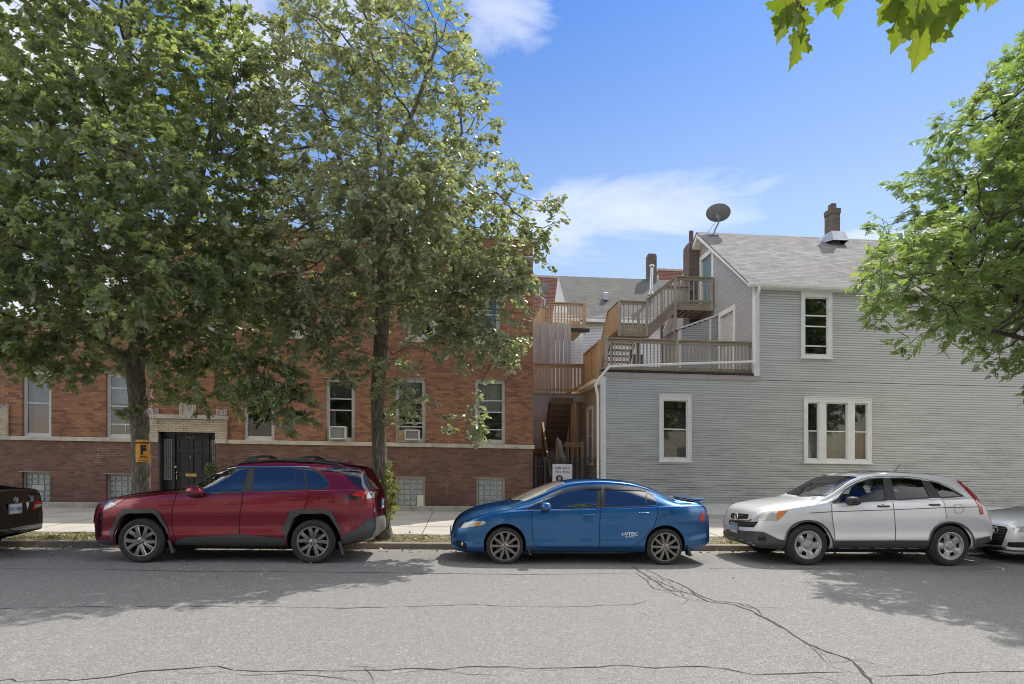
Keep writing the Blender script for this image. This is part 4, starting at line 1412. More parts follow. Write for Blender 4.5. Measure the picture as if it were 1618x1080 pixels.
def car_loft(sp, xs, inset=0.0, floor=None):
    """closed body surface from cross sections; returns verts, faces"""
    vs, fs = [], []
    ring = None
    for x in xs:
        half = car_section(sp, x, inset, floor)
        full = [(x, -p[0], p[1]) for p in half] + [(x, p[0], p[1]) for p in half[-2:0:-1]]
        ring = len(full)
        vs += full
    n = len(xs)
    for i in range(n - 1):
        for k in range(ring):
            a, b = i * ring + k, i * ring + (k + 1) % ring
            fs.append((a, b, b + ring, a + ring))
    fs.append(tuple(range(ring))); fs.append(tuple(range((n - 1) * ring, n * ring))[::-1])
    return vs, fs


def mesh_from(vs, fs, name='m'):
    me = bpy.data.meshes.new(name)
    me.from_pydata(vs, [], fs)
    bm = bmesh.new(); bm.from_mesh(me); bmesh.ops.recalc_face_normals(bm, faces=bm.faces); bm.to_mesh(me); bm.free()
    return me


def csg(me, cutters):
    """subtract closed cutter meshes from a closed mesh"""
    ob = bpy.data.objects.new('csg_body', me); COL.objects.link(ob)
    tmp = []
    for c in cutters:
        co_ = bpy.data.objects.new('csg_cut', c); COL.objects.link(co_); tmp.append(co_)
        md = ob.modifiers.new('b', 'BOOLEAN'); md.operation = 'DIFFERENCE'; md.solver = 'EXACT'; md.object = co_
    dg = bpy.context.evaluated_depsgraph_get(); dg.update()
    out = bpy.data.meshes.new_from_object(ob.evaluated_get(dg))
    bpy.data.objects.remove(ob)
    for t in tmp: bpy.data.objects.remove(t)
    return out


class Surf:
    """the smooth body surface, for laying panes, lamps and trim on it and for its normals"""

    def __init__(s, vs, fs, me):
        s.vs = [Vector(v) for v in vs]
        tri = []
        for f in fs[:-2]:
            tri += [(f[0], f[1], f[2]), (f[0], f[2], f[3])]
        for f in fs[-2:]:
            for k in range(1, len(f) - 1): tri.append((f[0], f[k], f[k + 1]))
        s.tri = tri
        s.bvh = BVHTree.FromPolygons(s.vs, tri)
        nrm = [Vector((0, 0, 0)) for _ in s.vs]
        ctr = Vector((sum(v[0] for v in vs) / len(vs), 0, .7))
        for f in fs[:-2]:
            a, b, c, d = (s.vs[i] for i in f)
            n = (c - a).cross(d - b)
            for i in f: nrm[i] += n
        for i, n in enumerate(nrm):
            n.normalize()
        # orient outwards using a side vertex
        k = max(range(len(s.vs)), key=lambda i: s.vs[i].y)
        if nrm[k].y < 0: nrm = [-n for n in nrm]
        s.nrm = nrm

    def normal(s, p):
        loc, n, i, d = s.bvh.find_nearest(p)
        t = s.tri[i]
        w = poly_3d_calc([s.vs[k] for k in t], loc)
        r = Vector((0, 0, 0))
        for a, k in zip(w, t): r += s.nrm[k] * a
        return r.normalized(), d

    def cast(s, o, d):
        loc, n, i, _ = s.bvh.ray_cast(o, d)
        if loc is None:
            # closest approach of the ray to the surface
            best = None
            for t in np.linspace(8, 18, 60):
                q = o + d * float(t)
                l2, n2, i2, ds = s.bvh.find_nearest(q)
                if best is None or ds < best[0]: best = (ds, l2)
            loc = best[1]
        return loc


def pip(p, poly):
    x, y = p; c = False
    n = len(poly)
    for i in range(n):
        x1, y1 = poly[i]; x2, y2 = poly[(i + 1) % n]
        if (y1 > y) != (y2 > y) and x < (x2 - x1) * (y - y1) / (y2 - y1) + x1: c = not c
    return c


def smooth_poly(poly, sub=4):
    n = len(poly); out = []
    for i in range(n):
        p0, p1, p2, p3 = poly[i - 1], poly[i], poly[(i + 1) % n], poly[(i + 2) % n]
        for k in range(sub):
            t = k / sub
            out.append(tuple(.5 * ((2 * p1[j]) + (-p0[j] + p2[j]) * t + (2 * p0[j] - 5 * p1[j] + 4 * p2[j] - p3[j]) * t * t + (-p0[j] + 3 * p1[j] - 3 * p2[j] + p3[j]) * t ** 3) for j in range(2)))
    return out


class Car:
    def __init__(s, name, label, cat, spec, X0, halfW, ref, paint, wells, cuts=(), cabin=None, xs=None, side=-1):
        s.root = thing(name, label, cat, (X0, YC + halfW, 0), (0, math.atan(GR), 0), 'cars parked along the kerb')
        s.ref = ref
        s.M = Matrix.Translation(s.root.location) @ Matrix.Rotation(math.atan(GR), 4, 'Y')
        s.Mi = s.M.inverted()
        s.eye = s.Mi @ Vector((0, 0, EYE))
        s.sp = {k: (pchip(v) if isinstance(v, (list, tuple)) else v) for k, v in spec.items() if k not in ('L',)}
        s.sp['tuck'] = spec.get('tuck', .04)
        L = spec['L']
        xs = sorted(set(list(np.linspace(0, .12, 7)) + list(np.linspace(.12, .6, 14)) + list(np.linspace(.6, L - .5, 96)) + list(np.linspace(L - .5, L - .1, 14)) + list(np.linspace(L - .1, L, 7))))
        vs, fs = car_loft(s.sp, xs)
        me = mesh_from(vs, fs, 'body')
        s.S = Surf(vs, fs, me)
        s.L, s.W, s.paint = L, halfW, paint
        cut = []
        for (cx, cz, poly, r) in wells:
            pl = [(cx + r * math.cos(t), cz + r * math.sin(t)) for t in [2 * math.pi * k / 40 for k in range(40)]] if poly is None else poly
            for sy in (-1, 1):
                m = MB(); m.prism(pl, 'Y', sy * (halfW - .36), sy * (halfW + .3)); cut.append(mesh_from(m.v, m.f))
        if cabin:
            cx = np.linspace(cabin[0], cabin[1], 40)
            cv_, cf_ = car_loft(s.sp, cx, .06, .42)
            cut.append(mesh_from(cv_, cf_))
            for poly in cuts:
                q = s.loc3(poly)
                m = MB(); m.prism([(p.x, p.z) for p in q], 'Y', -1.4, 1.4); cut.append(mesh_from(m.v, m.f))
            for pl in cabin[2]:
                m = MB(); m.prism(pl, 'Z', .95, 1.9); cut.append(mesh_from(m.v, m.f))
        res = csg(me, cut) if cut else me
        res.name = 'body'
        s.finish(res, [M[paint], M['well']], True)
        s.body = link('body', res, s.root)
        for a_, v_ in (('shadow_terminator_geometry_offset', .2), ('shadow_terminator_normal_offset', .02), ('shadow_terminator_shading_offset', .2)):
            if hasattr(s.body, a_): setattr(s.body, a_, v_)

    def finish(s, me, mats, inner=False):
        me.materials.clear()
        for m in mats: me.materials.append(m)
        for p in me.polygons: p.use_smooth = True
        nl = [None] * len(me.loops)
        for p in me.polygons:
            c_n, c_d = s.S.normal(p.center)
            out = c_d < .012 and (not inner or p.normal.dot(c_n) > .3)
            if inner: p.material_index = 0 if out else 1
            for li in p.loop_indices:
                if out:
                    n, d = s.S.normal(me.vertices[me.loops[li].vertex_index].co)
                    if n.dot(p.normal) < .2: n = p.normal
                else: n = p.normal
                nl[li] = tuple(n)
        me.normals_split_custom_set(nl)

    # zoomed pixel -> ray -> point on the body
    def ray(s, p):
        (ox, oy, k) = s.ref
        u, v = ox + p[0] / k, oy + p[1] / k
        dx, dz = (u - 809.0) / F, -(v - HV) / F
        d = Vector((dx * math.cos(TH) + math.sin(TH), -dx * math.sin(TH) + math.cos(TH), dz))
        return (s.Mi.to_3x3() @ d).normalized()

    def on(s, p):
        return s.S.cast(s.eye, s.ray(p))

    def loc3(s, poly):
        return [s.on(p) for p in poly]

    def mesh_on(s, name, verts, faces, mat, parent=None, off=.004, mirror=False):
        P3, N3 = [], []
        for q in verts:
            n, d = s.S.normal(q)
            P3.append(q + n * off); N3.append(n)
        me = bpy.data.meshes.new(name)
        vs = [tuple(p) for p in P3]; fs = [tuple(f) for f in faces]
        if mirror == 'far':
            vs = [(p[0], -p[1], p[2]) for p in vs]
            N3 = [Vector((n.x, -n.y, n.z)) for n in N3]
        elif mirror:
            s.mesh_on(name, verts, faces, mat, parent, off, 'far')
        me.from_pydata(vs, [], fs)
        # face winding to agree with the outward normals
        bm = bmesh.new(); bm.from_mesh(me); bm.faces.ensure_lookup_table(); bm.verts.ensure_lookup_table()
        for f in bm.faces:
            nn = sum((N3[v.index] for v in f.verts), Vector((0, 0, 0)))
            f.normal_update()
            if f.normal.dot(nn) < 0: f.normal_flip()
        bm.to_mesh(me); bm.free()
        me.materials.append(M[mat])
        for p in me.polygons: p.use_smooth = True
        me.normals_split_custom_set([tuple(N3[l.vertex_index]) for l in me.loops])
        return link(name, me, parent or s.root)

    def patch(s, name, poly, mat, parent=None, off=.004, smooth=0, step=14, mirror=False):
        if smooth: poly = smooth_poly(poly, smooth)
        # densify outline
        out = []
        n = len(poly)
        for i in range(n):
            a, b = poly[i], poly[(i + 1) % n]
            k = max(1, int(math.dist(a, b) / step))
            out += [(a[0] + (b[0] - a[0]) * t / k, a[1] + (b[1] - a[1]) * t / k) for t in range(k)]
        x0, x1 = min(p[0] for p in out), max(p[0] for p in out); y0, y1 = min(p[1] for p in out), max(p[1] for p in out)
        pts = [Vector(p) for p in out]
        yy = y0 + step / 2
        while yy < y1:
            xx = x0 + step / 2
            while xx < x1:
                if pip((xx, yy), out) and min((xx - p[0]) ** 2 + (yy - p[1]) ** 2 for p in out) > (step * .45) ** 2: pts.append(Vector((xx, yy)))
                xx += step
            yy += step
        m = len(out)
        v2, e2, f2, *_ = delaunay_2d_cdt(pts, [(i, (i + 1) % m) for i in range(m)], [], 1, 1e-4)
        v3 = [s.on(p) for p in v2]
        return s.mesh_on(name, v3, f2, mat, parent, off, mirror)

    def strip(s, name, line, w, mat, parent=None, off=.005, closed=False, smooth=0, mirror=False, step=12):
        """ribbon of width w metres along a pixel line, lying on the body"""
        if smooth:
            line = smooth_poly(line, smooth) if closed else catmull(list(line), smooth)
        pl = []
        n = len(line)
        for i in range(n if closed else n - 1):
            a, b = line[i], line[(i + 1) % n]
            k = max(1, int(math.dist(a, b) / step))
            pl += [(a[0] + (b[0] - a[0]) * t / k, a[1] + (b[1] - a[1]) * t / k) for t in range(k)]
        if not closed: pl.append(line[-1])
        q = [s.on(p) for p in pl]
        L, Rr = [], []
        m = len(q)
        for i in range(m):
            a, b = (q[i - 1], q[(i + 1) % m]) if closed else (q[max(i - 1, 0)], q[min(i + 1, m - 1)])
            t = (b - a)
            if t.length < 1e-6: t = Vector((1, 0, 0))
            t.normalize()
            nn, _ = s.S.normal(q[i])
            sd = nn.cross(t).normalized() * (w / 2)
            L.append(q[i] + sd); Rr.append(q[i] - sd)
        fs = [(i, (i + 1) % m, m + (i + 1) % m, m + i) for i in range(m if closed else m - 1)]
        return s.mesh_on(name, L + Rr, fs, mat, parent, off, mirror)

    def blob(s, name, c, r, mat, parent=None, p=2.6, seg=14):
        m = MB()
        s.blob_into(m, c, r, p, seg)
        return m.build(name, M[mat], parent or s.root, grade=False)

    @staticmethod
    def blob_into(m, c, r, p=2.6, seg=14, mi=0):
        vs, fs = [], []
        sg = lambda v, e: math.copysign(abs(v) ** e, v)
        e = 2 / p
        for i in range(seg + 1):
            a = -math.pi / 2 + math.pi * i / seg
            for k in range(seg * 2):
                b = math.pi * k / seg
                vs.append((c[0] + r[0] * sg(math.cos(a), e) * sg(math.cos(b), e), c[1] + r[1] * sg(math.cos(a), e) * sg(math.sin(b), e), c[2] + r[2] * sg(math.sin(a), e)))
        n = seg * 2
        for i in range(seg):
            for k in range(n): fs.append((i * n + k, i * n + (k + 1) % n, (i + 1) * n + (k + 1) % n, (i + 1) * n + k))
        m.add(vs, fs, mi, True)

    def wheel(s, x, z, Rt, wd, Rr, style, sy=-1, inset=.015, sub=None):
        t = thing('wheel', None, None)
        t.parent = s.root
        t.location = (x, sy * (s.W - inset), z)
        t.rotation_euler = (0, .7 * x, 0 if sy < 0 else math.pi)
        OFF[t.name] = Vector((0, 0, 0))
        # outer face looks along -Y
        ty = MB()
        ty.lathe([(Rr * .97, .012), (Rr + .008, .004), (Rr + .02, -.004), (Rr + (Rt - Rr) * .45, -.012), (Rr + (Rt - Rr) * .75, -.006), (Rt - .022, .006), (Rt - .006, .024), (Rt, .045), (Rt + .001, wd / 2), (Rt, wd - .045), (Rt - .02, wd), (Rr, wd)], (0, 0, 0), 'Y', 56)
        for k in range(4):
            ry = .05 + (wd - .1) * k / 3
            ty.lathe([(Rt + .0015, ry), (Rt - .008, ry + .006), (Rt + .0015, ry + .012)], (0, 0, 0), 'Y', 56)
        ty.lathe([(Rr + (Rt - Rr) * .5, -.0125), (Rr + (Rt - Rr) * .53, -.016), (Rr + (Rt - Rr) * .56, -.0115)], (0, 0, 0), 'Y', 56)
        ty.build('tyre', M['tyre'], t, grade=False)
        rm = MB()
        mat = {'pairs': 'alloy', 'ten': 'alloy_dark', 'steel': 'steel_wheel', 'twin': 'alloy'}[style]
        rm.lathe([(Rr + .006, .006), (Rr + .01, -.003), (Rr, -.006), (Rr - .014, -.001), (Rr - .02, .03), (Rr - .035, .12), (Rr - .03, wd - .02)], (0, 0, 0), 'Y', 56)

        def spoke(a0, a1, r0, r1, w0, w1, d0=.012, d1=-.001, th=.03, bev=.35):
            ca, sa = math.cos(a0), math.sin(a0); cb, sb = math.cos(a1), math.sin(a1)
            vs = []
            for (r, c_, s_, w, d) in ((r0, ca, sa, w0, d0), ((r0 + r1) / 2, (ca + cb) / 2, (sa + sb) / 2, (w0 + w1) / 2, min(d0, d1) - .004), (r1, cb, sb, w1, d1)):
                px, pz_ = r * c_, r * s_
                tx, tz = -s_, c_
                for (k, dd) in ((-.5, .014), (-.5 * (1 - bev), 0), (.5 * (1 - bev), 0), (.5, .014), (.42, th), (-.42, th)):
                    vs.append((px + tx * w * k, d + dd, pz_ + tz * w * k))
            fs = []
            for i in range(2):
                for k in range(6): fs.append((i * 6 + k, i * 6 + (k + 1) % 6, (i + 1) * 6 + (k + 1) % 6, (i + 1) * 6 + k))
            fs += [(0, 1, 2, 3, 4, 5), tuple(range(12, 18))]
            rm.add(vs, fs, 0)
        if style in ('pairs', 'twin'):
            for k in range(5):
                a = 2 * math.pi * k / 5 + .3
                for sgn in (-1, 1):
                    spoke(a + sgn * .16, a + sgn * .30, .045, Rr - .008, .055, .072 if style == 'pairs' else .05, .018, .0)
        elif style == 'ten':
            for k in range(10):
                a = 2 * math.pi * k / 10
                spoke(a, a, .045, Rr - .008, .046, .058, .015, .002)
        else:
            for k in range(5):
                a = 2 * math.pi * k / 5 + .6
                spoke(a, a, .08, Rr - .012, .085, .16, .03, .02, .02, .25)
            rm.lathe([(.0, .012), (.05, .014), (.062, .03), (.085, .034), (.098, .026), (.118, .022), (.12, .05)], (0, 0, 0), 'Y', 40)
            rm.lathe([(Rr - .045, .035), (Rr - .03, .02), (Rr - .012, .012), (Rr - .004, .0)], (0, 0, 0), 'Y', 40)
        if style != 'steel':
            rm.lathe([(0, .004), (.03, .004), (.034, .008), (.05, .012), (.062, .02), (.07, .04)], (0, 0, 0), 'Y', 30)
        for k in range(5):
            a = 2 * math.pi * k / 5 + .3 + math.pi / 5
            rr = .052 if style != 'steel' else .045
            rm.lathe([(0, -.0), (.009, 0), (.01, .02)], (rr * math.cos(a), .004 if style != 'steel' else .012, rr * math.sin(a)), 'Y', 6, 1)
        rm.build('rim', [M[mat], M['chrome']], t, grade=False, angle=40)
        bk = MB(); bk.lathe([(.0, .075), (.06, .075), (.145, .08), (.15, .1)], (0, 0, 0), 'Y', 32)
        bk.build('brake_disc', M['brake'], t, grade=False)
        bb_ = MB(); bb_.lathe([(0, .13), (Rr - .03, .125)], (0, 0, 0), 'Y', 32); bb_.build('backing', M['well'], t, grade=False)
        return t

    def wheels(s, fx, rx, z, Rt, wd, Rr, style):
        for x in (fx, rx):
            for sy in (-1, 1): s.wheel(x, z, Rt, wd, Rr, style, sy)

    def handle(s, p, parent, mat, ln=.105):
        q = s.on(p)
        m = MB()
        s.blob_into(m, (q.x, q.y - .02, q.z), (ln, .014, .016), 3.2, 10)
        for sx in (-1, 1): s.blob_into(m, (q.x + sx * ln * .8, q.y - .006, q.z), (.02, .02, .018), 2.5, 8)
        s.blob_into(m, (q.x + .01, q.y + .006, q.z - .006), (.062, .004, .04), 2.2, 12, 1)
        return m.build('door_handle', [M[mat], M['seam']], parent, grade=False)

    def mirror(s, p, r, mat, out=.12, foot=None):
        q = s.on(p)
        m = MB()
        s.blob_into(m, (q.x, q.y - out, q.z), r, 2.7, 12)
        s.blob_into(m, (q.x + r[0] * .2, q.y - out * .45, q.z - r[2] * .75), (r[0] * .45, out * .5, r[2] * .35), 2.4, 8, 1)
        s.blob_into(m, (q.x - r[0] * .1, q.y - out, q.z - r[2] * .55), (r[0] * .88, r[1] * .96, r[2] * .52), 2.6, 10, 1)
        return m.build('wing_mirror', [M[mat], M['plastic']], s.root, grade=False)

    def plate(s, c, w, h, facing, txt, frame_='chromeframe', col='plate', band=None, ink='plate_blue'):
        """facing: -1 front (looks along -X), +1 rear (looks along +X)"""
        x, y, z = c
        m = MB(); m.box(x - .006, x + .006, y - w / 2, y + w / 2, z - h / 2, z + h / 2)
        o = m.build('number_plate', M[col], s.root, grade=False, bevel=.003)
        rm = (Matrix.Rotation(R(-90), 4, 'Z') if facing < 0 else Matrix.Rotation(R(90), 4, 'Z')) @ Matrix.Rotation(R(90), 4, 'X')
        text_obj('plate_number', txt, (x + facing * .0075, y, z - h * .06), h * .56, M[ink], o, rot=rm, sx=.82, bold=.004)
        if band:
            b = MB()
            for mt, ya, yb_, za, zb_ in band: b.box(x + facing * .006, x + facing * .0072, y + ya * w, y + yb_ * w, z + za * h, z + zb_ * h)
            b.build('plate_band', M[band[0][0]], o, grade=False)
        f = MB(); t = .012
        for a in ((-w / 2 - t, w / 2 + t, h / 2, h / 2 + t), (-w / 2 - t, w / 2 + t, -h / 2 - t, -h / 2), (-w / 2 - t, -w / 2, -h / 2, h / 2), (w / 2, w / 2 + t, -h / 2, h / 2)):
            f.box(x - .01, x + .008, y + a[0], y + a[1], z + a[2], z + a[3])
        f.build('plate_frame', M[frame_], o, grade=False)
        return o

    def under(s):
        m = MB()
        m.box(.7, s.L - .6, -s.W * .72, s.W * .72, .2, .34)
        m.build('underbody', M['well'], s.root, grade=False)


M['paint_red'] = m_paint('dark_red_paint', (.21, .002, .021), .45, .3, .28, .02)
M['paint_blue'] = m_paint('blue_metallic_paint', (.003, .105, .3), .55, .3, .28, .02)
M['paint_silver'] = m_paint('silver_paint', (.8, .81, .82), .1, .3, .34, .05)
M['paint_black'] = m_paint('black_paint', (.004, .004, .005), .0, .1, .22, .008)
M['paint_white'] = m_paint('pale_silver_paint', (.78, .785, .79), .15, .3, .34, .05)

# ---- red crossover
rav = dict(L=4.62,
           zt=[(0, .62), (.03, .80), (.10, .92), (.25, 1.0), (.7, 1.095), (1.2, 1.15), (1.45, 1.18), (1.6, 1.26), (2.15, 1.56), (2.4, 1.625), (2.9, 1.66), (3.6, 1.645), (4.1, 1.6), (4.36, 1.55), (4.40, 1.49), (4.48, 1.33), (4.56, 1.17), (4.60, 1.04), (4.62, .8)],
           zs=[(0, .58), (.05, .72), (.2, .88), (.5, .985), (1.0, 1.06), (1.4, 1.11), (1.7, 1.125), (2.5, 1.155), (3.5, 1.195), (4.2, 1.215), (4.45, 1.19), (4.57, 1.08), (4.62, .77)],
           zb=[(0, .36), (.15, .27), (.5, .26), (3.9, .26), (4.35, .33), (4.62, .44)],
           W=[(0, .46), (.04, .56), (.13, .68), (.3, .805), (.5, .885), (.93, .925), (1.6, .915), (2.5, .915), (3.6, .925), (4.1, .91), (4.35, .872), (4.5, .82), (4.59, .74), (4.62, .66)],
           Wr=[(0, .52), (.3, .72), (1.3, .77), (1.5, .75), (2.2, .67), (3.0, .665), (3.9, .65), (4.3, .63), (4.45, .63), (4.62, .6)],
           cr=[(0, .02), (.5, .045), (1.4, .05), (1.7, .10), (2.2, .06), (3, .045), (4.2, .04), (4.45, .04), (4.62, .02)], tuck=.055)
wf = [(125, 640), (128, 500), (165, 412), (196, 391), (318, 389), (344, 402), (392, 470), (404, 500), (408, 640)]
wr_ = [(1012, 640), (1012, 505), (1048, 415), (1080, 394), (1200, 392), (1228, 404), (1272, 470), (1284, 505), (1286, 640)]


class _Tmp: pass


def well_poly(ref, X0, halfW, pts):
    """wheel arch outline given on the photograph -> outline on the car's side"""
    ox, oy, k = ref
    out = []
    for p in pts:
        X, Z = P(ox + p[0] / k, oy + p[1] / k, YC + .02)
        out.append((X - X0, Z))
    return out


RX0 = -5.08 - .93
RREF = (140, 690, 3.236)
c = Car('red_suv', 'dark red crossover with black wheel arch cladding and roof bars', 'car', rav, RX0, .925, RREF, 'paint_red',
        [(0, 0, well_poly(RREF, RX0, .925, wf), 0), (0, 0, well_poly(RREF, RX0, .925, wr_), 0)])
RED = c
c.patch('window_surround', [(455, 286), (545, 232), (660, 176), (760, 155), (850, 152), (1100, 153), (1160, 164), (1200, 192), (1234, 236), (1230, 258), (1195, 268), (790, 286), (600, 294), (480, 292)], 'plastic', off=.003)
g = []
for pl in ([(552, 286), (553, 246), (600, 216), (660, 186), (730, 166), (818, 161), (781, 283), (640, 288)], [(850, 161), (1063, 161), (1039, 269), (838, 276)], [(1068, 161), (1096, 162), (1112, 266), (1044, 269)],
           [(1104, 164), (1146, 169), (1182, 193), (1226, 236), (1222, 253), (1190, 262), (1124, 266)]):
    c.patch('side_window', pl, 'tint', off=.006)
c.strip('chrome_trim', [(462, 280), (545, 231), (655, 178), (755, 155), (850, 152), (1098, 153), (1130, 157)], .014, 'chrome', off=.007, smooth=4)
d1 = c.patch('door', [(456, 290), (600, 297), (786, 289), (778, 360), (771, 400), (770, 500), (446, 512), (431, 470), (429, 395), (438, 340)], 'paint_red', off=.003)
d2 = c.patch('door', [(793, 289), (1118, 272), (1122, 300), (1108, 345), (1095, 366), (1030, 372), (1004, 410), (985, 470), (1000, 500), (1000, 512), (775, 499), (776, 400), (783, 360)], 'paint_red', off=.003)
c.strip('panel_gap', [(452, 288), (434, 340), (426, 395), (428, 470), (452, 556)], .008, 'seam', off=.006, smooth=3)
c.strip('panel_gap', [(789, 287), (780, 360), (773, 400), (770, 545)], .008, 'seam', off=.006)
c.strip('panel_gap', [(1121, 272), (1124, 300), (1110, 345), (1103, 372)], .007, 'seam', off=.006, smooth=3)
c.strip('panel_gap', [(1180, 290), (1250, 286), (1252, 333), (1181, 332)], .005, 'seam', off=.005, closed=True)
c.strip('body_crease', [(437, 409), (770, 405), (985, 405)], .006, 'seam', off=.005)
c.patch('sill_cladding', [(438, 556), (446, 530), (500, 512), (770, 497), (1003, 517), (1006, 556)], 'clad', off=.012)
c.patch('wheel_arch', [(108, 492), (150, 396), (178, 369), (338, 368), (362, 384), (414, 480), (402, 498), (394, 470), (344, 400), (320, 388), (194, 390), (164, 412), (128, 500), (126, 525)], 'clad', off=.016)
c.patch('wheel_arch', [(987, 478), (1030, 382), (1052, 371), (1225, 370), (1246, 384), (1290, 470), (1284, 482), (1284, 500), (1272, 470), (1230, 403), (1200, 391), (1080, 393), (1048, 415), (1014, 505), (1008, 540), (1002, 500)], 'clad', off=.016)
c.patch('bumper', [(47, 526), (122, 522), (128, 545), (128, 572), (75, 562), (50, 548)], 'clad', off=.01)
c.patch('bumper', [(1292, 504), (1372, 472), (1418, 420), (1462, 408), (1505, 400), (1518, 440), (1508, 478), (1440, 512), (1330, 540), (1294, 545)], 'clad', off=.01)
c.patch('bumper_insert', [(1466, 410), (1510, 400), (1524, 430), (1522, 470), (1455, 520), (1440, 516), (1466, 470)], 'silver_bumper', off=.014)
hl = c.patch('headlight', [(78, 375), (86, 350), (108, 328), (140, 321), (188, 318), (170, 330), (130, 352), (96, 370)], 'clear_lens', off=.008)
c.patch('indicator', [(136, 333), (150, 323), (188, 318), (168, 330), (140, 345)], 'amber_lens', hl, off=.012)
tl = c.patch('taillight', [(1298, 323), (1330, 296), (1372, 274), (1440, 274), (1478, 278), (1474, 296), (1466, 312), (1420, 320)], 'gloss_black', off=.008)
c.patch('brake_lens', [(1340, 302), (1372, 279), (1428, 280), (1412, 318), (1392, 320), (1398, 304)], 'red_lens', tl, off=.012)
c.patch('reverse_lens', [(1430, 281), (1462, 282), (1458, 311), (1416, 318)], 'clear_lens', tl, off=.012)
c.patch('rear_window', [(1290, 180), (1395, 184), (1440, 218), (1484, 266), (1395, 268), (1340, 222)], 'gloss_black', off=.008)
c.patch('spoiler', [(1180, 172), (1240, 152), (1320, 157), (1395, 170), (1412, 180), (1330, 178), (1262, 180)], 'gloss_black', off=.012)
c.patch('grille', [(58, 384), (72, 390), (68, 440), (62, 470), (66, 505), (46, 510), (48, 430)], 'gloss_black', off=.006)
c.handle((733, 340), d1, 'paint_red'); c.handle((1058, 316), d2, 'paint_red')
c.mirror((560, 276), (.135, .1, .082), 'paint_red', .13)
c.wheels(.93, 3.62, .35, .357, .235, .245, 'pairs')
c.under()
rr = MB()
for sy in (-1, 1):
    pts = [(2.25 + .02, sy * .60, c.sp['zt'](2.25) - .05), (2.35, sy * .61, c.sp['zt'](2.35) - .005), (2.9, sy * .61, c.sp['zt'](2.9) + .015), (3.5, sy * .6, c.sp['zt'](3.5) + .012), (3.95, sy * .6, c.sp['zt'](3.95) - .005), (4.08, sy * .59, c.sp['zt'](4.08) - .04)]
    rr.mark()
    rr.tube(pts, [.014, .018, .02, .02, .018, .014], 8)
    for xx in (2.55, 3.38):
        rr.mark()
        rr.prism([(xx - .13, c.sp['zt'](xx) + .0), (xx + .16, c.sp['zt'](xx) + .0), (xx + .06, c.sp['zt'](xx) + .075), (xx - .05, c.sp['zt'](xx) + .075)], 'Y', sy * .615 - .02, sy * .615 + .02)
for xx in (2.56, 3.39):
    rr.mark()
    rr.tube([(xx + .0, -.62, c.sp['zt'](xx) + .07), (xx + .06, -.3, c.sp['zt'](xx) + .085), (xx + .08, 0, c.sp['zt'](xx) + .09), (xx + .06, .3, c.sp['zt'](xx) + .085), (xx, .62, c.sp['zt'](xx) + .07)], .02, 8)
rr.build_each('roof_rail', M['plastic'], c.root, grade=False)
fin = MB(); z0 = c.sp['zt'](4.0)
fin.add([(3.9, -.025, z0 - .01), (3.9, .025, z0 - .01), (4.08, .03, z0 - .03), (4.08, -.03, z0 - .03), (4.06, 0, z0 + .06)], [(0, 1, 2, 3), (0, 4, 1), (1, 4, 2), (2, 4, 3), (3, 4, 0)]); fin.build('antenna_fin', M['paint_red'], c.root, grade=False)
c.plate((4.625, .05, .93), .3, .15, 1, 'BL 72910', band=[('plate_blue', -.5, .5, .3, .5)])
mf = MB()
for (a, b) in (((1.335, .36), (1.42, .16)), ((4.02, .36), (4.10, .14))):
    mf.add([(a[0], -.9, a[1]), (a[0], -.7, a[1]), (b[0] - .02, -.7, b[1]), (b[0] - .02, -.9, b[1]), (a[0] + .05, -.9, a[1]), (b[0] + .03, -.9, b[1])], [(0, 1, 2, 3), (0, 3, 5, 4)]).mark()
mf.build_each('mud_flap', M['clad'], c.root, grade=False)

# ---- blue saloon
civ = dict(L=4.48,
           zt=[(0, .45), (.03, .57), (.1, .69), (.2, .77), (.45, .885), (.8, .965), (1.0, 1.0), (1.08, 1.03), (1.5, 1.22), (1.95, 1.375), (2.2, 1.41), (2.55, 1.425), (3.0, 1.405), (3.35, 1.335), (3.9, 1.125), (4.1, 1.075), (4.32, 1.05), (4.40, .98), (4.45, .8), (4.48, .55)],
           zs=[(0, .42), (.05, .54), (.2, .66), (.5, .79), (.9, .87), (1.2, .90), (2.5, .945), (3.4, .985), (4.0, 1.0), (4.32, .995), (4.41, .9), (4.48, .52)],
           zb=[(0, .25), (.1, .19), (.4, .17), (1.5, .19), (3.0, .19), (4.0, .21), (4.3, .27), (4.48, .34)],
           W=[(0, .48), (.03, .58), (.1, .69), (.25, .785), (.5, .845), (.9, .875), (1.5, .868), (2.6, .868), (3.6, .875), (4.0, .852), (4.25, .80), (4.42, .71), (4.48, .6)],
           Wr=[(0, .42), (.3, .62), (.9, .71), (1.1, .72), (1.95, .60), (2.5, .585), (3.2, .58), (3.9, .63), (4.2, .67), (4.48, .5)],
           cr=[(0, .02), (.5, .05), (1, .05), (1.4, .11), (2, .06), (2.6, .05), (3.3, .07), (3.8, .08), (4.1, .03), (4.48, .02)], tuck=.05)
CX0 = .739 - .90
c = Car('blue_saloon', 'blue four door saloon with rear spoiler and dark grey ten spoke wheels', 'car', civ, CX0, .875, (690, 720, 3.517), 'paint_blue',
        [(.90, .325, None, .352), (3.62, .325, None, .35)])
BLUE = c
c.patch('window_surround', [(484, 302), (598, 236), (690, 195), (800, 168), (925, 161), (1080, 169), (1160, 188), (1206, 214), (1228, 272), (910, 291), (600, 303)], 'plastic', off=.003)
for pl in ([(496, 299), (592, 242), (574, 294)], [(600, 240), (690, 208), (780, 192), (895, 191), (885, 286), (606, 298)], [(938, 193), (1160, 197), (1162, 273), (935, 282)], [(1169, 202), (1194, 212), (1217, 246), (1221, 271), (1168, 273)]):
    c.patch('side_window', pl, 'tint', off=.006)
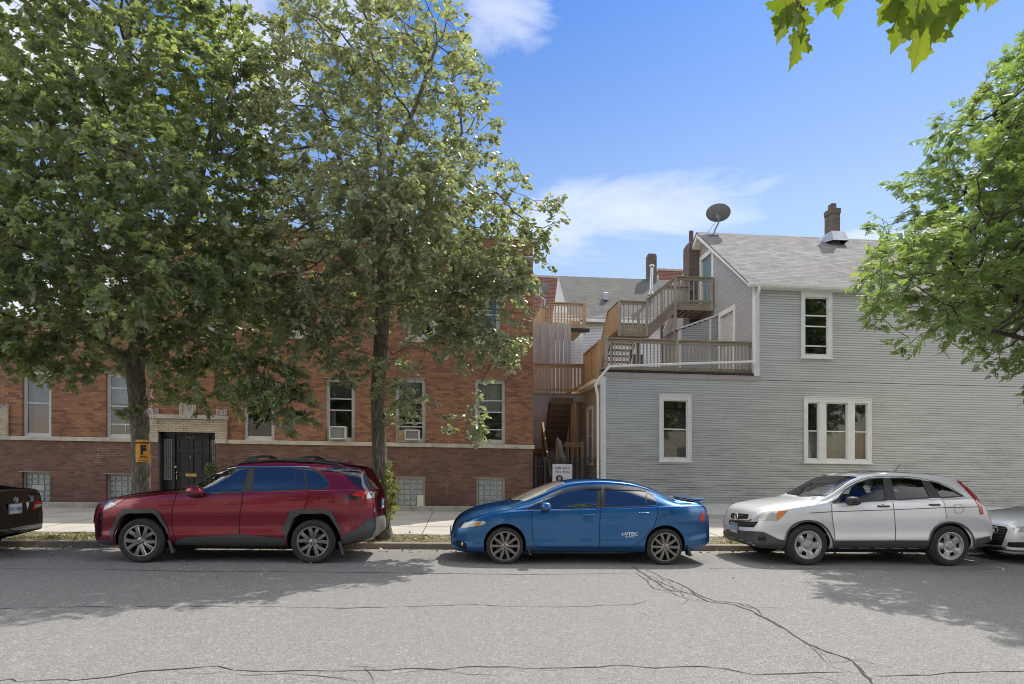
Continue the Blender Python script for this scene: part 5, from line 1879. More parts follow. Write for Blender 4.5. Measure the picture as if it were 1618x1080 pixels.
c.patch('wind_deflector', [(600, 238), (650, 208), (740, 178), (830, 167), (920, 164), (918, 187), (895, 190), (780, 190), (690, 205)], 'gloss_black', off=.02)
c.patch('wind_deflector', [(930, 164), (1040, 168), (1120, 180), (1164, 194), (1160, 197), (936, 190)], 'gloss_black', off=.02)
c.strip('window_trim', [(600, 302), (910, 290), (1224, 276)], .01, 'alloy_dark', off=.006)
d1 = c.patch('door', [(533, 304), (700, 300), (905, 293), (903, 400), (904, 503), (560, 503), (545, 485), (533, 400)], 'paint_blue', off=.003)
d2 = c.patch('door', [(912, 293), (1226, 280), (1224, 330), (1206, 390), (1160, 440), (1115, 485), (1085, 504), (909, 504), (908, 400)], 'paint_blue', off=.003)
c.strip('panel_gap', [(530, 306), (529, 400), (541, 485), (560, 507), (906, 507), (1085, 507), (1118, 487), (1163, 442), (1210, 390), (1228, 330), (1229, 280)], .007, 'seam', off=.005)
c.strip('panel_gap', [(909, 165), (910, 292), (905, 400), (906, 507)], .007, 'seam', off=.008)
c.strip('panel_gap', [(1262, 300), (1285, 294), (1306, 302), (1310, 320), (1290, 334), (1268, 328)], .004, 'seam', off=.004, closed=True, smooth=3)
c.strip('body_crease', [(545, 478), (900, 470), (1110, 470)], .006, 'paint_blue', off=.008)
c.strip('panel_gap', [(566, 512), (1150, 516)], .005, 'seam', off=.004)
hl = c.patch('headlight', [(134, 402), (152, 372), (200, 364), (262, 362), (275, 370), (258, 383), (200, 394)], 'hazy_lens', off=.006)
c.patch('indicator', [(212, 391), (224, 366), (246, 364), (242, 386)], 'amber_lens', hl, off=.009)
c.patch('taillight', [(1456, 362), (1464, 330), (1478, 306), (1486, 312), (1490, 350), (1486, 366)], 'red_lens', off=.006)
c.patch('grille', [(124, 400), (132, 378), (150, 364), (154, 372), (136, 404)], 'gloss_black', off=.004)
c.patch('bumper_scoop', [(106, 470), (130, 468), (166, 486), (168, 520), (140, 518), (110, 500)], 'seam', off=.004)
c.blob('fog_lamp', tuple(c.on((146, 488)) + Vector((-.012, -.012, 0))), (.02, .025, .035), 'clear_lens')
def screen(c, xb, xt, yw, mat, name='windshield', taper=.14, bow=.16, off=.006, n=12):
    gv = []
    for i in range(n + 1):
        for k in range(n + 1):
            y = -yw + 2 * yw * k / n
            xa = xb + bow * (y / yw) ** 2
            xx = xa + (xt + .4 * bow * (y / yw) ** 2 - xa) * i / n
            gv.append(c.S.bvh.ray_cast(Vector((xx, y * (1 - taper * i / n), 3)), Vector((0, 0, -1)))[0])
    return c.mesh_on(name, gv, [(i * (n + 1) + k, i * (n + 1) + k + 1, (i + 1) * (n + 1) + k + 1, (i + 1) * (n + 1) + k) for i in range(n) for k in range(n)], mat, None, off)


screen(c, 1.06, 1.9, .69, 'pale_screen')
screen(RED, 1.5, 2.12, .72, 'tint', taper=.12)
screen(c, 3.95, 3.3, .62, 'tint', 'rear_window', bow=-.1)
wp = MB(); q0, q1 = c.on((372, 284)), c.on((412, 284))
wp.tube([tuple(q1 + Vector((.02, .0, .015))), tuple(q1 + Vector((.05, .35, .05))), tuple(q1 + Vector((.0, .75, .06)))], .012, 6)
wp.build('wiper', M['plastic'], c.root, grade=False)
c.handle((843, 328), d1, 'paint_blue', .1); c.handle((1150, 318), d2, 'paint_blue', .1)
c.mirror((602, 280), (.085, .1, .075), 'paint_blue', .12)
sp_ = MB()
zt = c.sp['zt']
sp_.prism([(4.16, zt(4.16) + .03), (4.22, zt(4.2) + .055), (4.34, zt(4.3) + .068), (4.40, zt(4.3) + .06), (4.40, zt(4.3) + .04), (4.3, zt(4.3) + .03), (4.2, zt(4.2) + .015)], 'Y', -.62, .62)
for sy in (-.56, .56): sp_.box(4.2, 4.32, sy - .04, sy + .04, zt(4.3) - .03, zt(4.3) + .04)
sp_.build('spoiler', M['paint_blue'], c.root, grade=False, bevel=.012)
lip = c.patch('front_lip', [(135, 522), (170, 532), (246, 536), (244, 553), (205, 552), (165, 545)], 'clad', off=.006)
c.wheels(.90, 3.62, .302, .309, .21, .237, 'ten')
c.under()
q = c.on((1072, 440))
text_obj('door_decal', 'i-VTEC', (q.x, q.y - .008, q.z + .018), .075, M['white_ink'], d2, bold=.002, sx=1.25)
text_obj('door_decal', 'DOHC', (q.x, q.y - .008, q.z - .028), .04, M['white_ink'], d2, sx=1.4)
c.plate((-.012, .0, .46), .3, .15, -1, 'Q47 2280')
mf = MB()
for (a, b) in (((1.27, .3), (1.33, .15)), ((4.0, .33), (4.06, .15))):
    mf.add([(a[0], -.85, a[1]), (a[0], -.66, a[1]), (b[0] - .02, -.66, b[1]), (b[0] - .02, -.85, b[1]), (a[0] + .03, -.85, a[1]), (b[0] + .03, -.85, b[1])], [(0, 1, 2, 3), (0, 3, 5, 4)]).mark()
mf.build_each('mud_flap', M['plastic'], c.root, grade=False)

# ---- silver crossover
crv = dict(L=4.5,
           zt=[(0, .60), (.03, .72), (.08, .86), (.18, .96), (.5, 1.05), (.9, 1.11), (1.1, 1.14), (1.22, 1.19), (1.9, 1.535), (2.2, 1.605), (2.7, 1.64), (3.3, 1.62), (3.7, 1.575), (3.95, 1.5), (4.15, 1.32), (4.3, 1.1), (4.35, .98), (4.40, .8), (4.46, .70), (4.5, .55)],
           zs=[(0, .57), (.05, .70), (.15, .82), (.4, .93), (.9, 1.03), (1.25, 1.075), (1.6, 1.09), (2.5, 1.13), (3.5, 1.18), (3.9, 1.2), (4.15, 1.1), (4.33, .92), (4.5, .52)],
           zb=[(0, .36), (.1, .29), (.4, .27), (4.0, .28), (4.3, .38), (4.5, .42)],
           W=[(0, .55), (.04, .66), (.12, .76), (.25, .83), (.45, .875), (.92, .91), (1.5, .90), (2.5, .90), (3.5, .91), (3.9, .895), (4.15, .855), (4.35, .78), (4.47, .68), (4.5, .6)],
           Wr=[(0, .5), (.3, .68), (1.0, .75), (1.2, .76), (1.85, .66), (2.6, .64), (3.6, .61), (3.95, .59), (4.2, .62), (4.5, .5)],
           cr=[(0, .02), (.5, .05), (1.1, .06), (1.4, .12), (1.9, .07), (2.5, .05), (3.7, .04), (4.1, .05), (4.5, .02)], tuck=.05)
VX0 = 5.967 - .92
wins = [[(674, 302), (672, 276), (702, 240), (762, 205), (830, 183), (899, 178), (913, 291), (775, 298)], [(933, 179), (1000, 178), (1094, 189), (1139, 279), (960, 289)], [(1130, 194), (1180, 206), (1240, 233), (1308, 271), (1192, 279)]]
wsp = [(1.16, 0), (1.19, -.42), (1.32, -.70), (1.62, -.66), (1.98, -.585), (1.93, -.3), (1.92, 0), (1.93, .3), (1.98, .585), (1.62, .66), (1.32, .70), (1.19, .42)]
c = Car('silver_suv', 'silver crossover with black lower bumper and plain silver wheels, amber corner lamp at front', 'car', crv, VX0, .91, (1118, 700, 3.236), 'paint_silver',
        [(.92, .35, None, .405), (3.51, .35, None, .405)], wins, (1.28, 4.12, [wsp]))
SILV = c
for pl in wins:
    c.patch('side_window', pl, 'car_glass', off=-.004, mirror=True)
    ctr = (sum(p[0] for p in pl) / len(pl), sum(p[1] for p in pl) / len(pl))
    c.strip('window_seal', pl, .026, 'plastic', off=.004, closed=True, mirror=True)
c.patch('window_pillar', [(902, 178), (930, 178), (957, 290), (916, 292)], 'plastic', off=.005)
c.patch('window_pillar', [(1098, 190), (1126, 193), (1188, 280), (1142, 280)], 'plastic', off=.005)
c.patch('window_pillar', [(632, 306), (640, 296), (672, 274), (676, 303)], 'plastic', off=.005)
c.strip('chrome_trim', [(624, 306), (690, 238), (755, 198), (830, 174), (910, 170), (1010, 170), (1110, 184), (1200, 206), (1260, 236), (1316, 272), (1300, 281), (1190, 285), (950, 294), (770, 303), (640, 308)], .009, 'alloy', off=.007, smooth=2)
# windscreen on the real opening
gv = []
nn = 14
for i in range(nn + 1):
    for k in range(nn + 1):
        y = -.69 + 1.38 * k / nn
        xa = 1.15 + .17 * (y / .69) ** 2; xb = 1.925 + .05 * (y / .69) ** 2
        yy = y * (1 - .16 * i / nn)
        xx = xa + (xb - xa) * i / nn
        h = c.S.bvh.ray_cast(Vector((xx, yy, 3)), Vector((0, 0, -1)))[0]
        gv.append(h)
c.mesh_on('windshield', gv, [(i * (nn + 1) + k, i * (nn + 1) + k + 1, (i + 1) * (nn + 1) + k + 1, (i + 1) * (nn + 1) + k) for i in range(nn) for k in range(nn)], 'car_glass', off=-.006)
d1 = c.patch('door', [(638, 312), (770, 306), (943, 297), (950, 340), (958, 430), (958, 492), (655, 492), (648, 440), (640, 380)], 'paint_silver', off=.003)
d2 = c.patch('door', [(951, 297), (1194, 287), (1208, 310), (1220, 380), (1190, 396), (1160, 420), (1140, 455), (1130, 493), (963, 492), (962, 430), (955, 340)], 'paint_silver', off=.003)
c.strip('panel_gap', [(634, 312), (637, 380), (646, 440), (652, 500), (665, 535)], .007, 'seam', off=.005, smooth=2)
c.strip('panel_gap', [(946, 295), (953, 340), (960, 430), (960, 545)], .007, 'seam', off=.006)
c.strip('panel_gap', [(1196, 286), (1212, 310), (1222, 382)], .006, 'seam', off=.005)
c.strip('side_moulding', [(520, 357), (640, 350), (945, 340), (1215, 329), (1385, 325)], .012, 'clad', off=.007)
c.strip('panel_gap', [(1262, 318), (1284, 311), (1304, 322), (1306, 346), (1288, 361), (1266, 350)], .005, 'seam', off=.005, closed=True, smooth=3)
c.patch('sill_cladding', [(640, 497), (960, 496), (1136, 496), (1130, 525), (1122, 546), (960, 549), (650, 545)], 'clad', off=.01)
c.patch('bumper', [(82, 452), (100, 438), (200, 448), (285, 452), (330, 474), (365, 491), (402, 496), (398, 556), (380, 562), (300, 560), (205, 548), (135, 526), (88, 486)], 'clad', off=.012)
c.patch('bumper', [(1370, 488), (1400, 482), (1442, 474), (1446, 500), (1430, 522), (1385, 532), (1374, 528)], 'clad', off=.014, step=6)
ring = lambda cx, cy, r0, r1, a0, a1, n=16: [(cx + r1 * math.cos(t), cy + r1 * math.sin(t)) for t in np.linspace(a0, a1, n)] + [(cx + r0 * math.cos(t), cy + r0 * math.sin(t)) for t in np.linspace(a1, a0, n)]
c.strip('wheel_arch', [(398, 498), (410, 455), (438, 420), (478, 402), (520, 397), (570, 408), (610, 440), (632, 480), (640, 500), (646, 545)], .035, 'clad', off=.012, smooth=3)
c.strip('wheel_arch', [(1134, 500), (1146, 456), (1175, 424), (1215, 407), (1255, 405), (1300, 418), (1335, 445), (1358, 485), (1366, 545)], .035, 'clad', off=.012, smooth=3)
hl = c.patch('headlight', [(226, 396), (250, 372), (290, 352), (345, 346), (412, 343), (388, 370), (358, 397), (290, 396)], 'hazy_lens', off=.006)
c.patch('indicator', [(356, 394), (350, 372), (360, 350), (408, 345), (386, 370)], 'amber_lens', hl, off=.01)
g = c.patch('grille', [(118, 372), (124, 357), (165, 359), (212, 363), (205, 386), (165, 387), (124, 384)], 'seam', off=.005)
c.strip('grille_bar', [(120, 366), (165, 370), (210, 374)], .012, 'clad', g, off=.01)
g2 = c.patch('grille', [(110, 398), (140, 398), (200, 402), (262, 400), (236, 430), (190, 428), (140, 422), (112, 415)], 'seam', off=.005)
for dy in (7, 15): c.strip('grille_bar', [(114, 398 + dy), (190, 404 + dy), (246, 402 + dy)], .008, 'clad', g2, off=.008)
c.strip('grille_surround', [(112, 394), (160, 396), (208, 398), (226, 390)], .03, 'chrome', off=.006)
q = c.on((154, 374)); em = MB()
n_, _ = c.S.normal(q)
em.box(q.x - .03, q.x - .02, q.y - .05, q.y - .036, q.z - .045, q.z + .045); em.box(q.x - .03, q.x - .02, q.y + .036, q.y + .05, q.z - .045, q.z + .045); em.box(q.x - .03, q.x - .02, q.y - .04, q.y + .04, q.z - .008, q.z + .008)
em.tube([(q.x - .025, q.y + .07 * math.cos(t), q.z + .058 * math.sin(t)) for t in np.linspace(0, 2 * math.pi, 17)], .006, 6)
em.build('badge', M['chrome'], c.root, grade=False)
fg = c.patch('fog_lamp_recess', [(252, 488), (262, 474), (280, 470), (296, 478), (300, 492), (288, 503), (268, 502)], 'seam', off=.012, smooth=2)
tl = c.patch('taillight', [(1272, 192), (1284, 192), (1330, 230), (1376, 276), (1402, 312), (1410, 362), (1393, 365), (1386, 322), (1360, 284), (1312, 232)], 'red_lens', off=.008)
c.handle((898, 322), d1, 'clad', .11); c.handle((1160, 314), d2, 'clad', .1)
c.mirror((722, 292), (.12, .1, .075), 'plastic', .14)
c.wheels(.92, 3.51, .352, .36, .225, .235, 'steel')
c.under()
c.plate((-.02, -.0, .56), .3, .15, -1, 'L21 7754', band=[('plate_blue', -.5, .5, .22, .5)])
an = MB(); za = c.sp['zt'](3.2); an.tube([(3.05, .0, za), (3.18, 0, za + .14)], .006, 6); an.build('antenna', M['plastic'], c.root, grade=False)
it = MB()
for y in (-.38, .38):
    c.blob_into(it, (2.3, y, .72), (.26, .24, .12)); c.blob_into(it, (2.58, y, 1.02), (.1, .23, .34)); c.blob_into(it, (2.62, y, 1.42), (.06, .13, .1)); it.mark()
c.blob_into(it, (3.35, 0, .75), (.28, .62, .12)); c.blob_into(it, (3.62, 0, 1.0), (.1, .62, .3))
for y in (-.4, .4): c.blob_into(it, (3.64, y, 1.33), (.05, .12, .07))
it.build_each('seat', M['seat'], c.root, grade=False)
db = MB(); c.blob_into(db, (1.55, 0, .9), (.3, .76, .2), 3.4); db.build('dashboard', M['seat'], c.root, grade=False)
stw = MB(); stw.tube([(1.86 + .06 * math.sin(t), -.38 + .17 * math.cos(t), 1.02 + .16 * math.sin(t)) for t in np.linspace(0, 2 * math.pi, 20)], .016, 6); stw.build('steering_wheel', M['plastic'], c.root, grade=False)
rmv = MB(); c.blob_into(rmv, (1.86, 0.0, 1.42), (.015, .12, .035)); rmv.build('rear_view_mirror', M['plastic'], c.root, grade=False)
wpr = MB(); wpr.tube([(1.13, -.1, 1.165), (1.2, -.45, 1.165), (1.3, -.6, 1.16)], .01, 6); wpr.build('wiper', M['plastic'], c.root, grade=False)

# ---- black saloon at the left edge, seen from behind
blk = dict(L=4.8,
           zt=[(0, .5), (.05, .66), (.2, .8), (.5, .9), (1.1, 1.0), (1.25, 1.05), (2.0, 1.4), (2.7, 1.46), (3.4, 1.4), (4.15, 1.15), (4.4, 1.115), (4.68, 1.09), (4.72, 1.0), (4.76, .8), (4.79, .62), (4.8, .5)],
           zs=[(0, .48), (.1, .62), (.5, .78), (1.2, .9), (2.5, .96), (3.8, 1.03), (4.5, 1.06), (4.68, 1.04), (4.73, .94), (4.8, .48)],
           zb=[(0, .24), (.3, .2), (4.2, .22), (4.55, .3), (4.8, .36)],
           W=[(0, .5), (.1, .72), (.4, .85), (1.0, .91), (3.8, .91), (4.3, .88), (4.55, .83), (4.68, .79), (4.77, .74), (4.8, .68)],
           Wr=[(0, .4), (.3, .66), (1.2, .74), (2.0, .61), (3.2, .6), (4.0, .66), (4.4, .70), (4.68, .70), (4.8, .64)],
           cr=[(0, .02), (.5, .05), (1.5, .1), (2, .06), (3.3, .06), (4.1, .03), (4.8, .02)], tuck=.045)
BX0 = -7.50 - 4.8
c = Car('black_saloon', 'black saloon at the left edge, cut off by the frame and seen from its rear', 'car', blk, BX0, .91, (0, 740, 7.2), 'paint_black', [(.95, .32, None, .36), (3.72, .32, None, .36)])
BLK = c
c.patch('taillight', [(364, 470), (376, 390), (420, 362), (458, 372), (470, 420), (440, 444)], 'red_lens', off=.006, step=10)
c.patch('reverse_lens', [(388, 448), (392, 412), (430, 402), (470, 402), (468, 428), (432, 440)], 'clear_lens', off=.01, step=10)
c.patch('sticker', [(316, 300), (332, 300), (352, 328), (356, 306), (374, 306), (380, 376), (334, 376), (334, 360), (350, 352)], 'mint' if 'mint' in M else 'teal_door', off=.006, step=10)
c.patch('sticker', [(294, 386), (326, 380), (328, 400), (312, 466), (300, 440)], 'plate', off=.006, step=10)
c.strip('trunk_gap', [(0, 548), (200, 548), (300, 540), (380, 500), (384, 470)], .008, 'seam', off=.005)
q = c.on((172, 355)); em = MB()
for ry, rz in ((.062, .045), (.026, .045), (.045, .022)):
    oz = .018 if rz < .03 else 0
    em.tube([(q.x + .012, q.y + ry * math.cos(t), q.z + oz + rz * math.sin(t)) for t in np.linspace(0, 2 * math.pi, 21)], .007, 6)
em.build('badge', M['chrome'], c.root, grade=False)
q = c.on((162, 455))
c.plate((q.x + .02, q.y, q.z), .31, .155, 1, 'GTU 4R04', band=[('plate_yellow', .25, .5, -.5, .1)])
c.wheels(.95, 3.72, .315, .325, .215, .22, 'twin'); c.under()
for pl in ([(1.5, 0.93), (2.0, 1.36), (2.55, 1.42), (2.5, .97)], [(2.58, .97), (2.62, 1.42), (3.2, 1.39), (3.75, 1.1), (3.7, 1.03)]):
    vs = []
    for p in pl:
        h = c.S.bvh.ray_cast(Vector((p[0], -3, p[1])), Vector((0, 1, 0)))[0]; vs.append(h)
    c.mesh_on('side_window', vs, [(tuple(range(len(vs))))], 'tint', off=.012)
gv = []
for i in range(9):
    for k in range(9):
        y = -.6 + 1.2 * k / 8
        xx = 3.4 + .75 * i / 8 - .06 * (y / .6) ** 2
        gv.append(c.S.bvh.ray_cast(Vector((xx, y * (1 - .05 * i / 8), 3)), Vector((0, 0, -1)))[0])
c.mesh_on('rear_window', gv, [(i * 9 + k, i * 9 + k + 1, (i + 1) * 9 + k + 1, (i + 1) * 9 + k) for i in range(8) for k in range(8)], 'tint', off=.005)

# ---- pale silver saloon at the right edge, only its front in view
aud = dict(L=4.7,
           zt=[(0, .58), (.04, .68), (.1, .75), (.25, .82), (.6, .9), (1.0, .955), (1.25, .99), (1.35, 1.03), (2.1, 1.37), (2.7, 1.42), (3.4, 1.36), (4.1, 1.1), (4.5, 1.06), (4.62, .95), (4.7, .5)],
           zs=[(0, .54), (.05, .64), (.2, .72), (.5, .8), (1.1, .89), (1.4, .92), (2.5, .96), (3.8, 1.0), (4.5, 1.0), (4.62, .88), (4.7, .47)],
           zb=[(0, .2), (.1, .18), (.4, .18), (4.2, .2), (4.7, .34)],
           W=[(0, .62), (.05, .72), (.15, .79), (.35, .85), (.9, .91), (3.8, .91), (4.3, .86), (4.6, .76), (4.7, .6)],
           Wr=[(0, .55), (.3, .68), (1.2, .74), (2.1, .61), (3.2, .6), (4.0, .66), (4.7, .5)],
           cr=[(0, .02), (.5, .05), (1.5, .1), (2.1, .06), (3.3, .06), (4.1, .03), (4.7, .02)], tuck=.045)
AX0 = 9.86
c = Car('pale_saloon', 'pale silver saloon at the right edge with black trapezoid grille, only its front in view', 'car', aud, AX0, .91, (1500, 760, 7.712), 'paint_white', [(.88, .32, None, .36), (3.7, .32, None, .36)])
AUD = c
g = c.patch('grille', [(430, 520), (480, 524), (560, 538), (690, 556), (714, 590), (672, 700), (640, 782), (520, 770), (440, 760), (400, 700), (400, 600)], 'seam', off=.006, step=18)
for k in range(6): c.strip('grille_bar', [(440, 556 + k * 34), (560, 566 + k * 34), (690 - max(0, k - 1) * 14, 580 + k * 32)], .01, 'clad', g, off=.012)
c.patch('headlight', [(752, 556), (830, 552), (930, 552), (1000, 560), (1000, 620), (905, 620), (800, 606)], 'clear_lens', off=.006, step=18)
c.patch('bumper_scoop', [(704, 790), (716, 742), (900, 742), (1000, 744), (1000, 806), (860, 810), (760, 806)], 'seam', off=.006, step=18)
c.strip('lower_lip', [(345, 800), (480, 786), (640, 800), (700, 838), (860, 850), (1000, 846)], .03, 'alloy', off=.014)
c.patch('bumper_scoop', [(352, 804), (480, 796), (620, 806), (690, 838), (560, 840), (420, 822)], 'seam', off=.006, step=18)
em = MB()
for k in range(4):
    q = c.on((440 + k * 34, 582)) + Vector((-.03, 0, 0))
    q0 = c.on((516, 584))
    yy = q0.y + .085 * (1.5 - k) * 1.0 - .0
    em.tube([(q0.x - .03, yy + .055 * math.cos(t), q0.z + .055 * math.sin(t)) for t in np.linspace(0, 2 * math.pi, 21)], .008, 6)
em.build('badge', M['chrome'], c.root, grade=False)
c.plate((-.03, .0, .5), .3, .15, -1, 'AJ 60517')
c.wheels(.88, 3.7, .315, .325, .225, .235, 'twin'); c.under()
gv = []
for i in range(9):
    for k in range(9):
        y = -.66 + 1.32 * k / 8
        xx = 1.3 + .78 * i / 8 + .14 * (1 - i / 12) * (y / .66) ** 2
        gv.append(c.S.bvh.ray_cast(Vector((xx, y * (1 - .13 * i / 8), 3)), Vector((0, 0, -1)))[0])
c.mesh_on('windshield', gv, [(i * 9 + k, i * 9 + k + 1, (i + 1) * 9 + k + 1, (i + 1) * 9 + k) for i in range(8) for k in range(8)], 'tint', off=.005)
# ------------------------------------------------------------------ trees
def m_leaf(name, top, under, trans, gloss=.38, tw=.42):
    t = NT(name)
    at = t.n('ShaderNodeAttribute', None, attribute_name='rnd').outputs[2]
    c = t.ramp(at, [(0.0, [k * .5 for k in top]), (.5, top), (.86, [top[0] * 1.5, top[1] * 1.35, top[2] * 1.1]), (.97, [top[0] * 2.6, top[1] * 1.9, top[2] * 1.0]), (1.0, (.2, .14, .03))])
    geo = t.n('ShaderNodeNewGeometry')
    c = t.mix(geo.outputs['Backfacing'], c, under)
    tc_ = t.ramp(at, [(0.0, [k * .6 for k in trans]), (.6, trans), (1.0, [trans[0] * 1.5, trans[1] * 1.2, trans[2]])])
    p = t.n('ShaderNodeBsdfPrincipled', {'Base Color': c, 'Roughness': gloss})
    p.inputs['Specular IOR Level'].default_value = .7
    tr = t.n('ShaderNodeBsdfTranslucent', {'Color': tc_})
    mx = t.n('ShaderNodeMixShader', {0: tw, 1: p.outputs[0], 2: tr.outputs[0]})
    return t.surf(mx.outputs[0])


def m_bark(name, c1, c2):
    t = NT(name)
    p = t.pos()
    sv = t.n('ShaderNodeVectorMath', {0: p, 1: (16, 16, 2.4)}, operation='MULTIPLY').outputs[0]
    v = t.n('ShaderNodeTexVoronoi', {'Vector': sv, 'Scale': 1.6}, feature='DISTANCE_TO_EDGE').outputs[0]
    n = t.noise(sv, 2.2, 6, .65, .8)
    f = t.math('ADD', t.math('MULTIPLY', n, .8), t.math('MULTIPLY', v, .7))
    c = t.ramp(f, [(.3, [k * .35 for k in c1]), (.5, c1), (.75, c2)])
    c = t.mix(t.ramp(t.noise(p, 3, 4), [(.5, 0.0), (.75, .45)]), c, (.1, .11, .07))
    nd = t.principled(Base_Color=c, Roughness=.92, Normal=t.bump(f, 1.0, .03))
    nd.inputs['Specular IOR Level'].default_value = .2
    return t.mat


M['leaf_maple'] = m_leaf('maple_leaf', (.135, .18, .105), (.22, .245, .18), (.42, .54, .13), .3, .44)
M['leaf_oak'] = m_leaf('oak_leaf', (.22, .25, .16), (.33, .34, .27), (.44, .52, .17), .3, .44)
M['leaf_ash'] = m_leaf('ash_leaf', (.12, .2, .07), (.18, .24, .11), (.36, .52, .09), .55, .42)
M['leaf_near'] = m_leaf('near_maple_leaf', (.1, .17, .03), (.16, .24, .06), (.4, .44, .03), .45, .55)
M['bark'] = m_bark('grey_bark', (.19, .165, .13), (.34, .305, .25))
M['bark_dark'] = m_bark('dark_bark', (.075, .062, .05), (.15, .13, .105))

def m_near():
    t = NT('near_maple_leaf')
    at = t.n('ShaderNodeAttribute', None, attribute_name='rnd').outputs[2]
    lp = t.n('ShaderNodeSeparateXYZ', {0: t.n('ShaderNodeAttribute', None, attribute_name='leafpos').outputs[1]})
    ax, ay = t.math('ABSOLUTE', lp.outputs[0]), lp.outputs[1]
    d = ax
    for a in (38, 72):
        q = t.math('ABSOLUTE', t.math('SUBTRACT', t.math('MULTIPLY', ax, math.cos(R(a))), t.math('MULTIPLY', ay, math.sin(R(a)))))
        d = t.math('MINIMUM', d, q)
    for k in (.28, .48, .68):
        q = t.math('ABSOLUTE', t.math('SUBTRACT', t.math('SUBTRACT', ay, k), t.math('MULTIPLY', ax, .8)))
        d = t.math('MINIMUM', d, t.math('ADD', q, .006))
    vein = t.ramp(d, [(.006, 1.0), (.02, 0.0)])
    blot = t.noise(t.pos(), 38, 4, .6)
    c = t.ramp(t.math('ADD', t.math('MULTIPLY', at, .6), t.math('MULTIPLY', blot, .4)), [(.2, (.05, .11, .02)), (.6, (.11, .18, .035)), (.9, (.2, .22, .04))])
    tr_c = t.ramp(t.math('ADD', t.math('MULTIPLY', at, .5), t.math('MULTIPLY', blot, .5)), [(.2, (.15, .28, .015)), (.55, (.3, .4, .025)), (.85, (.48, .46, .04))])
    c = t.mix(t.math('MULTIPLY', vein, .6), c, (.32, .34, .12))
    tr_c = t.mix(t.math('MULTIPLY', vein, .55), tr_c, (.12, .2, .02))
    p = t.n('ShaderNodeBsdfPrincipled', {'Base Color': c, 'Roughness': .45})
    tr = t.n('ShaderNodeBsdfTranslucent', {'Color': tr_c})
    return t.surf(t.n('ShaderNodeMixShader', {0: .5, 1: p.outputs[0], 2: tr.outputs[0]}).outputs[0])


M['leaf_near'] = m_near()
MAPLE = [(0, 0), (.10, .08), (.34, .02), (.30, .14), (.52, .30), (.38, .40), (.42, .56), (.22, .56), (.14, .78), (0, 1.0)]
OAK = [(0, 0), (.05, .1), (.16, .2), (.14, .28), (.3, .42), (.24, .5), (.36, .64), (.26, .74), (.24, .88), (0, 1.0)]


def half_leaf(out, fold=.12, droop=.16):
    """two halves of a lobed leaf, folded on the midrib; stem end at the origin, tip along +Y"""
    k = len(out)
    vs = [(0, y, -droop * y * y) for x, y in out if x == 0]
    right = [(x, y, fold * x - droop * y * y) for x, y in out]
    left = [(-x, y, fold * x - droop * y * y) for x, y in out]
    v = right + left[1:-1]
    f1 = list(range(k))
    f2 = [0] + [k + i for i in range(k - 2)] + [k - 1]
    return np.array(v, float), [f1, f2[::-1]]


def leaflets():
    """a compound leaf: rachis of paired lance leaflets"""
    v, f = [], []
    def lf(o, d, L, w):
        d = np.array(d, float); d /= np.linalg.norm(d)
        s = np.array([d[1], -d[0], 0])
        b = len(v)
        for a, c_ in ((0, 0), (.35, .5), (.75, .32), (1, 0), (.75, -.32), (.35, -.5)):
            p = np.array(o, float) + d * a * L + s * c_ * w
            p[2] -= .22 * a * L
            v.append(p)
        f.append([b + i for i in range(6)])
    for i, y in enumerate((.18, .4, .62, .82)):
        L = .42 - .03 * i
        lf((0, y, -.1 * y * y), (1, .55, 0), L, .23); lf((0, y, -.1 * y * y), (-1, .55, 0), L, .23)
    lf((0, .95, -.1), (0, 1, 0), .42, .23)
    return np.array(v), f


def leaf_mesh(name, tpl, pos, ydir, zdir, size, rnd):
    v, f = tpl
    n, k = len(pos), len(v)
    y = ydir / np.linalg.norm(ydir, axis=1, keepdims=True)
    x = np.cross(y, zdir); x /= np.linalg.norm(x, axis=1, keepdims=True) + 1e-9
    z = np.cross(x, y)
    co = pos[:, None, :] + size[:, None, None] * (v[None, :, 0:1] * x[:, None, :] + v[None, :, 1:2] * y[:, None, :] + v[None, :, 2:3] * z[:, None, :])
    me = bpy.data.meshes.new(name)
    me.vertices.add(n * k)
    me.vertices.foreach_set('co', co.reshape(-1).astype(np.float32))
    lens = np.array([len(q) for q in f])
    flat = np.concatenate([np.array(q) for q in f])
    loops = (np.arange(n)[:, None] * k + flat[None, :]).reshape(-1)
    tot = np.tile(lens, n)
    st = np.concatenate([[0], np.cumsum(tot)[:-1]])
    me.loops.add(len(loops)); me.loops.foreach_set('vertex_index', loops.astype(np.int32))
    me.polygons.add(len(tot)); me.polygons.foreach_set('loop_start', st.astype(np.int32))
    try: me.polygons.foreach_set('loop_total', tot.astype(np.int32))
    except Exception: pass
    me.update(calc_edges=True)
    if len(f) == 2 and n < 400:      # leaf-local position, for the veins of leaves seen close by
        lv = me.attributes.new('leafpos', 'FLOAT_VECTOR', 'POINT')
        lv.data.foreach_set('vector', np.tile(v, (n, 1)).astype(np.float32).reshape(-1))
    a = me.attributes.new('rnd', 'FLOAT', 'FACE')
    a.data.foreach_set('value', np.repeat(rnd, len(f)).astype(np.float32))
    return me


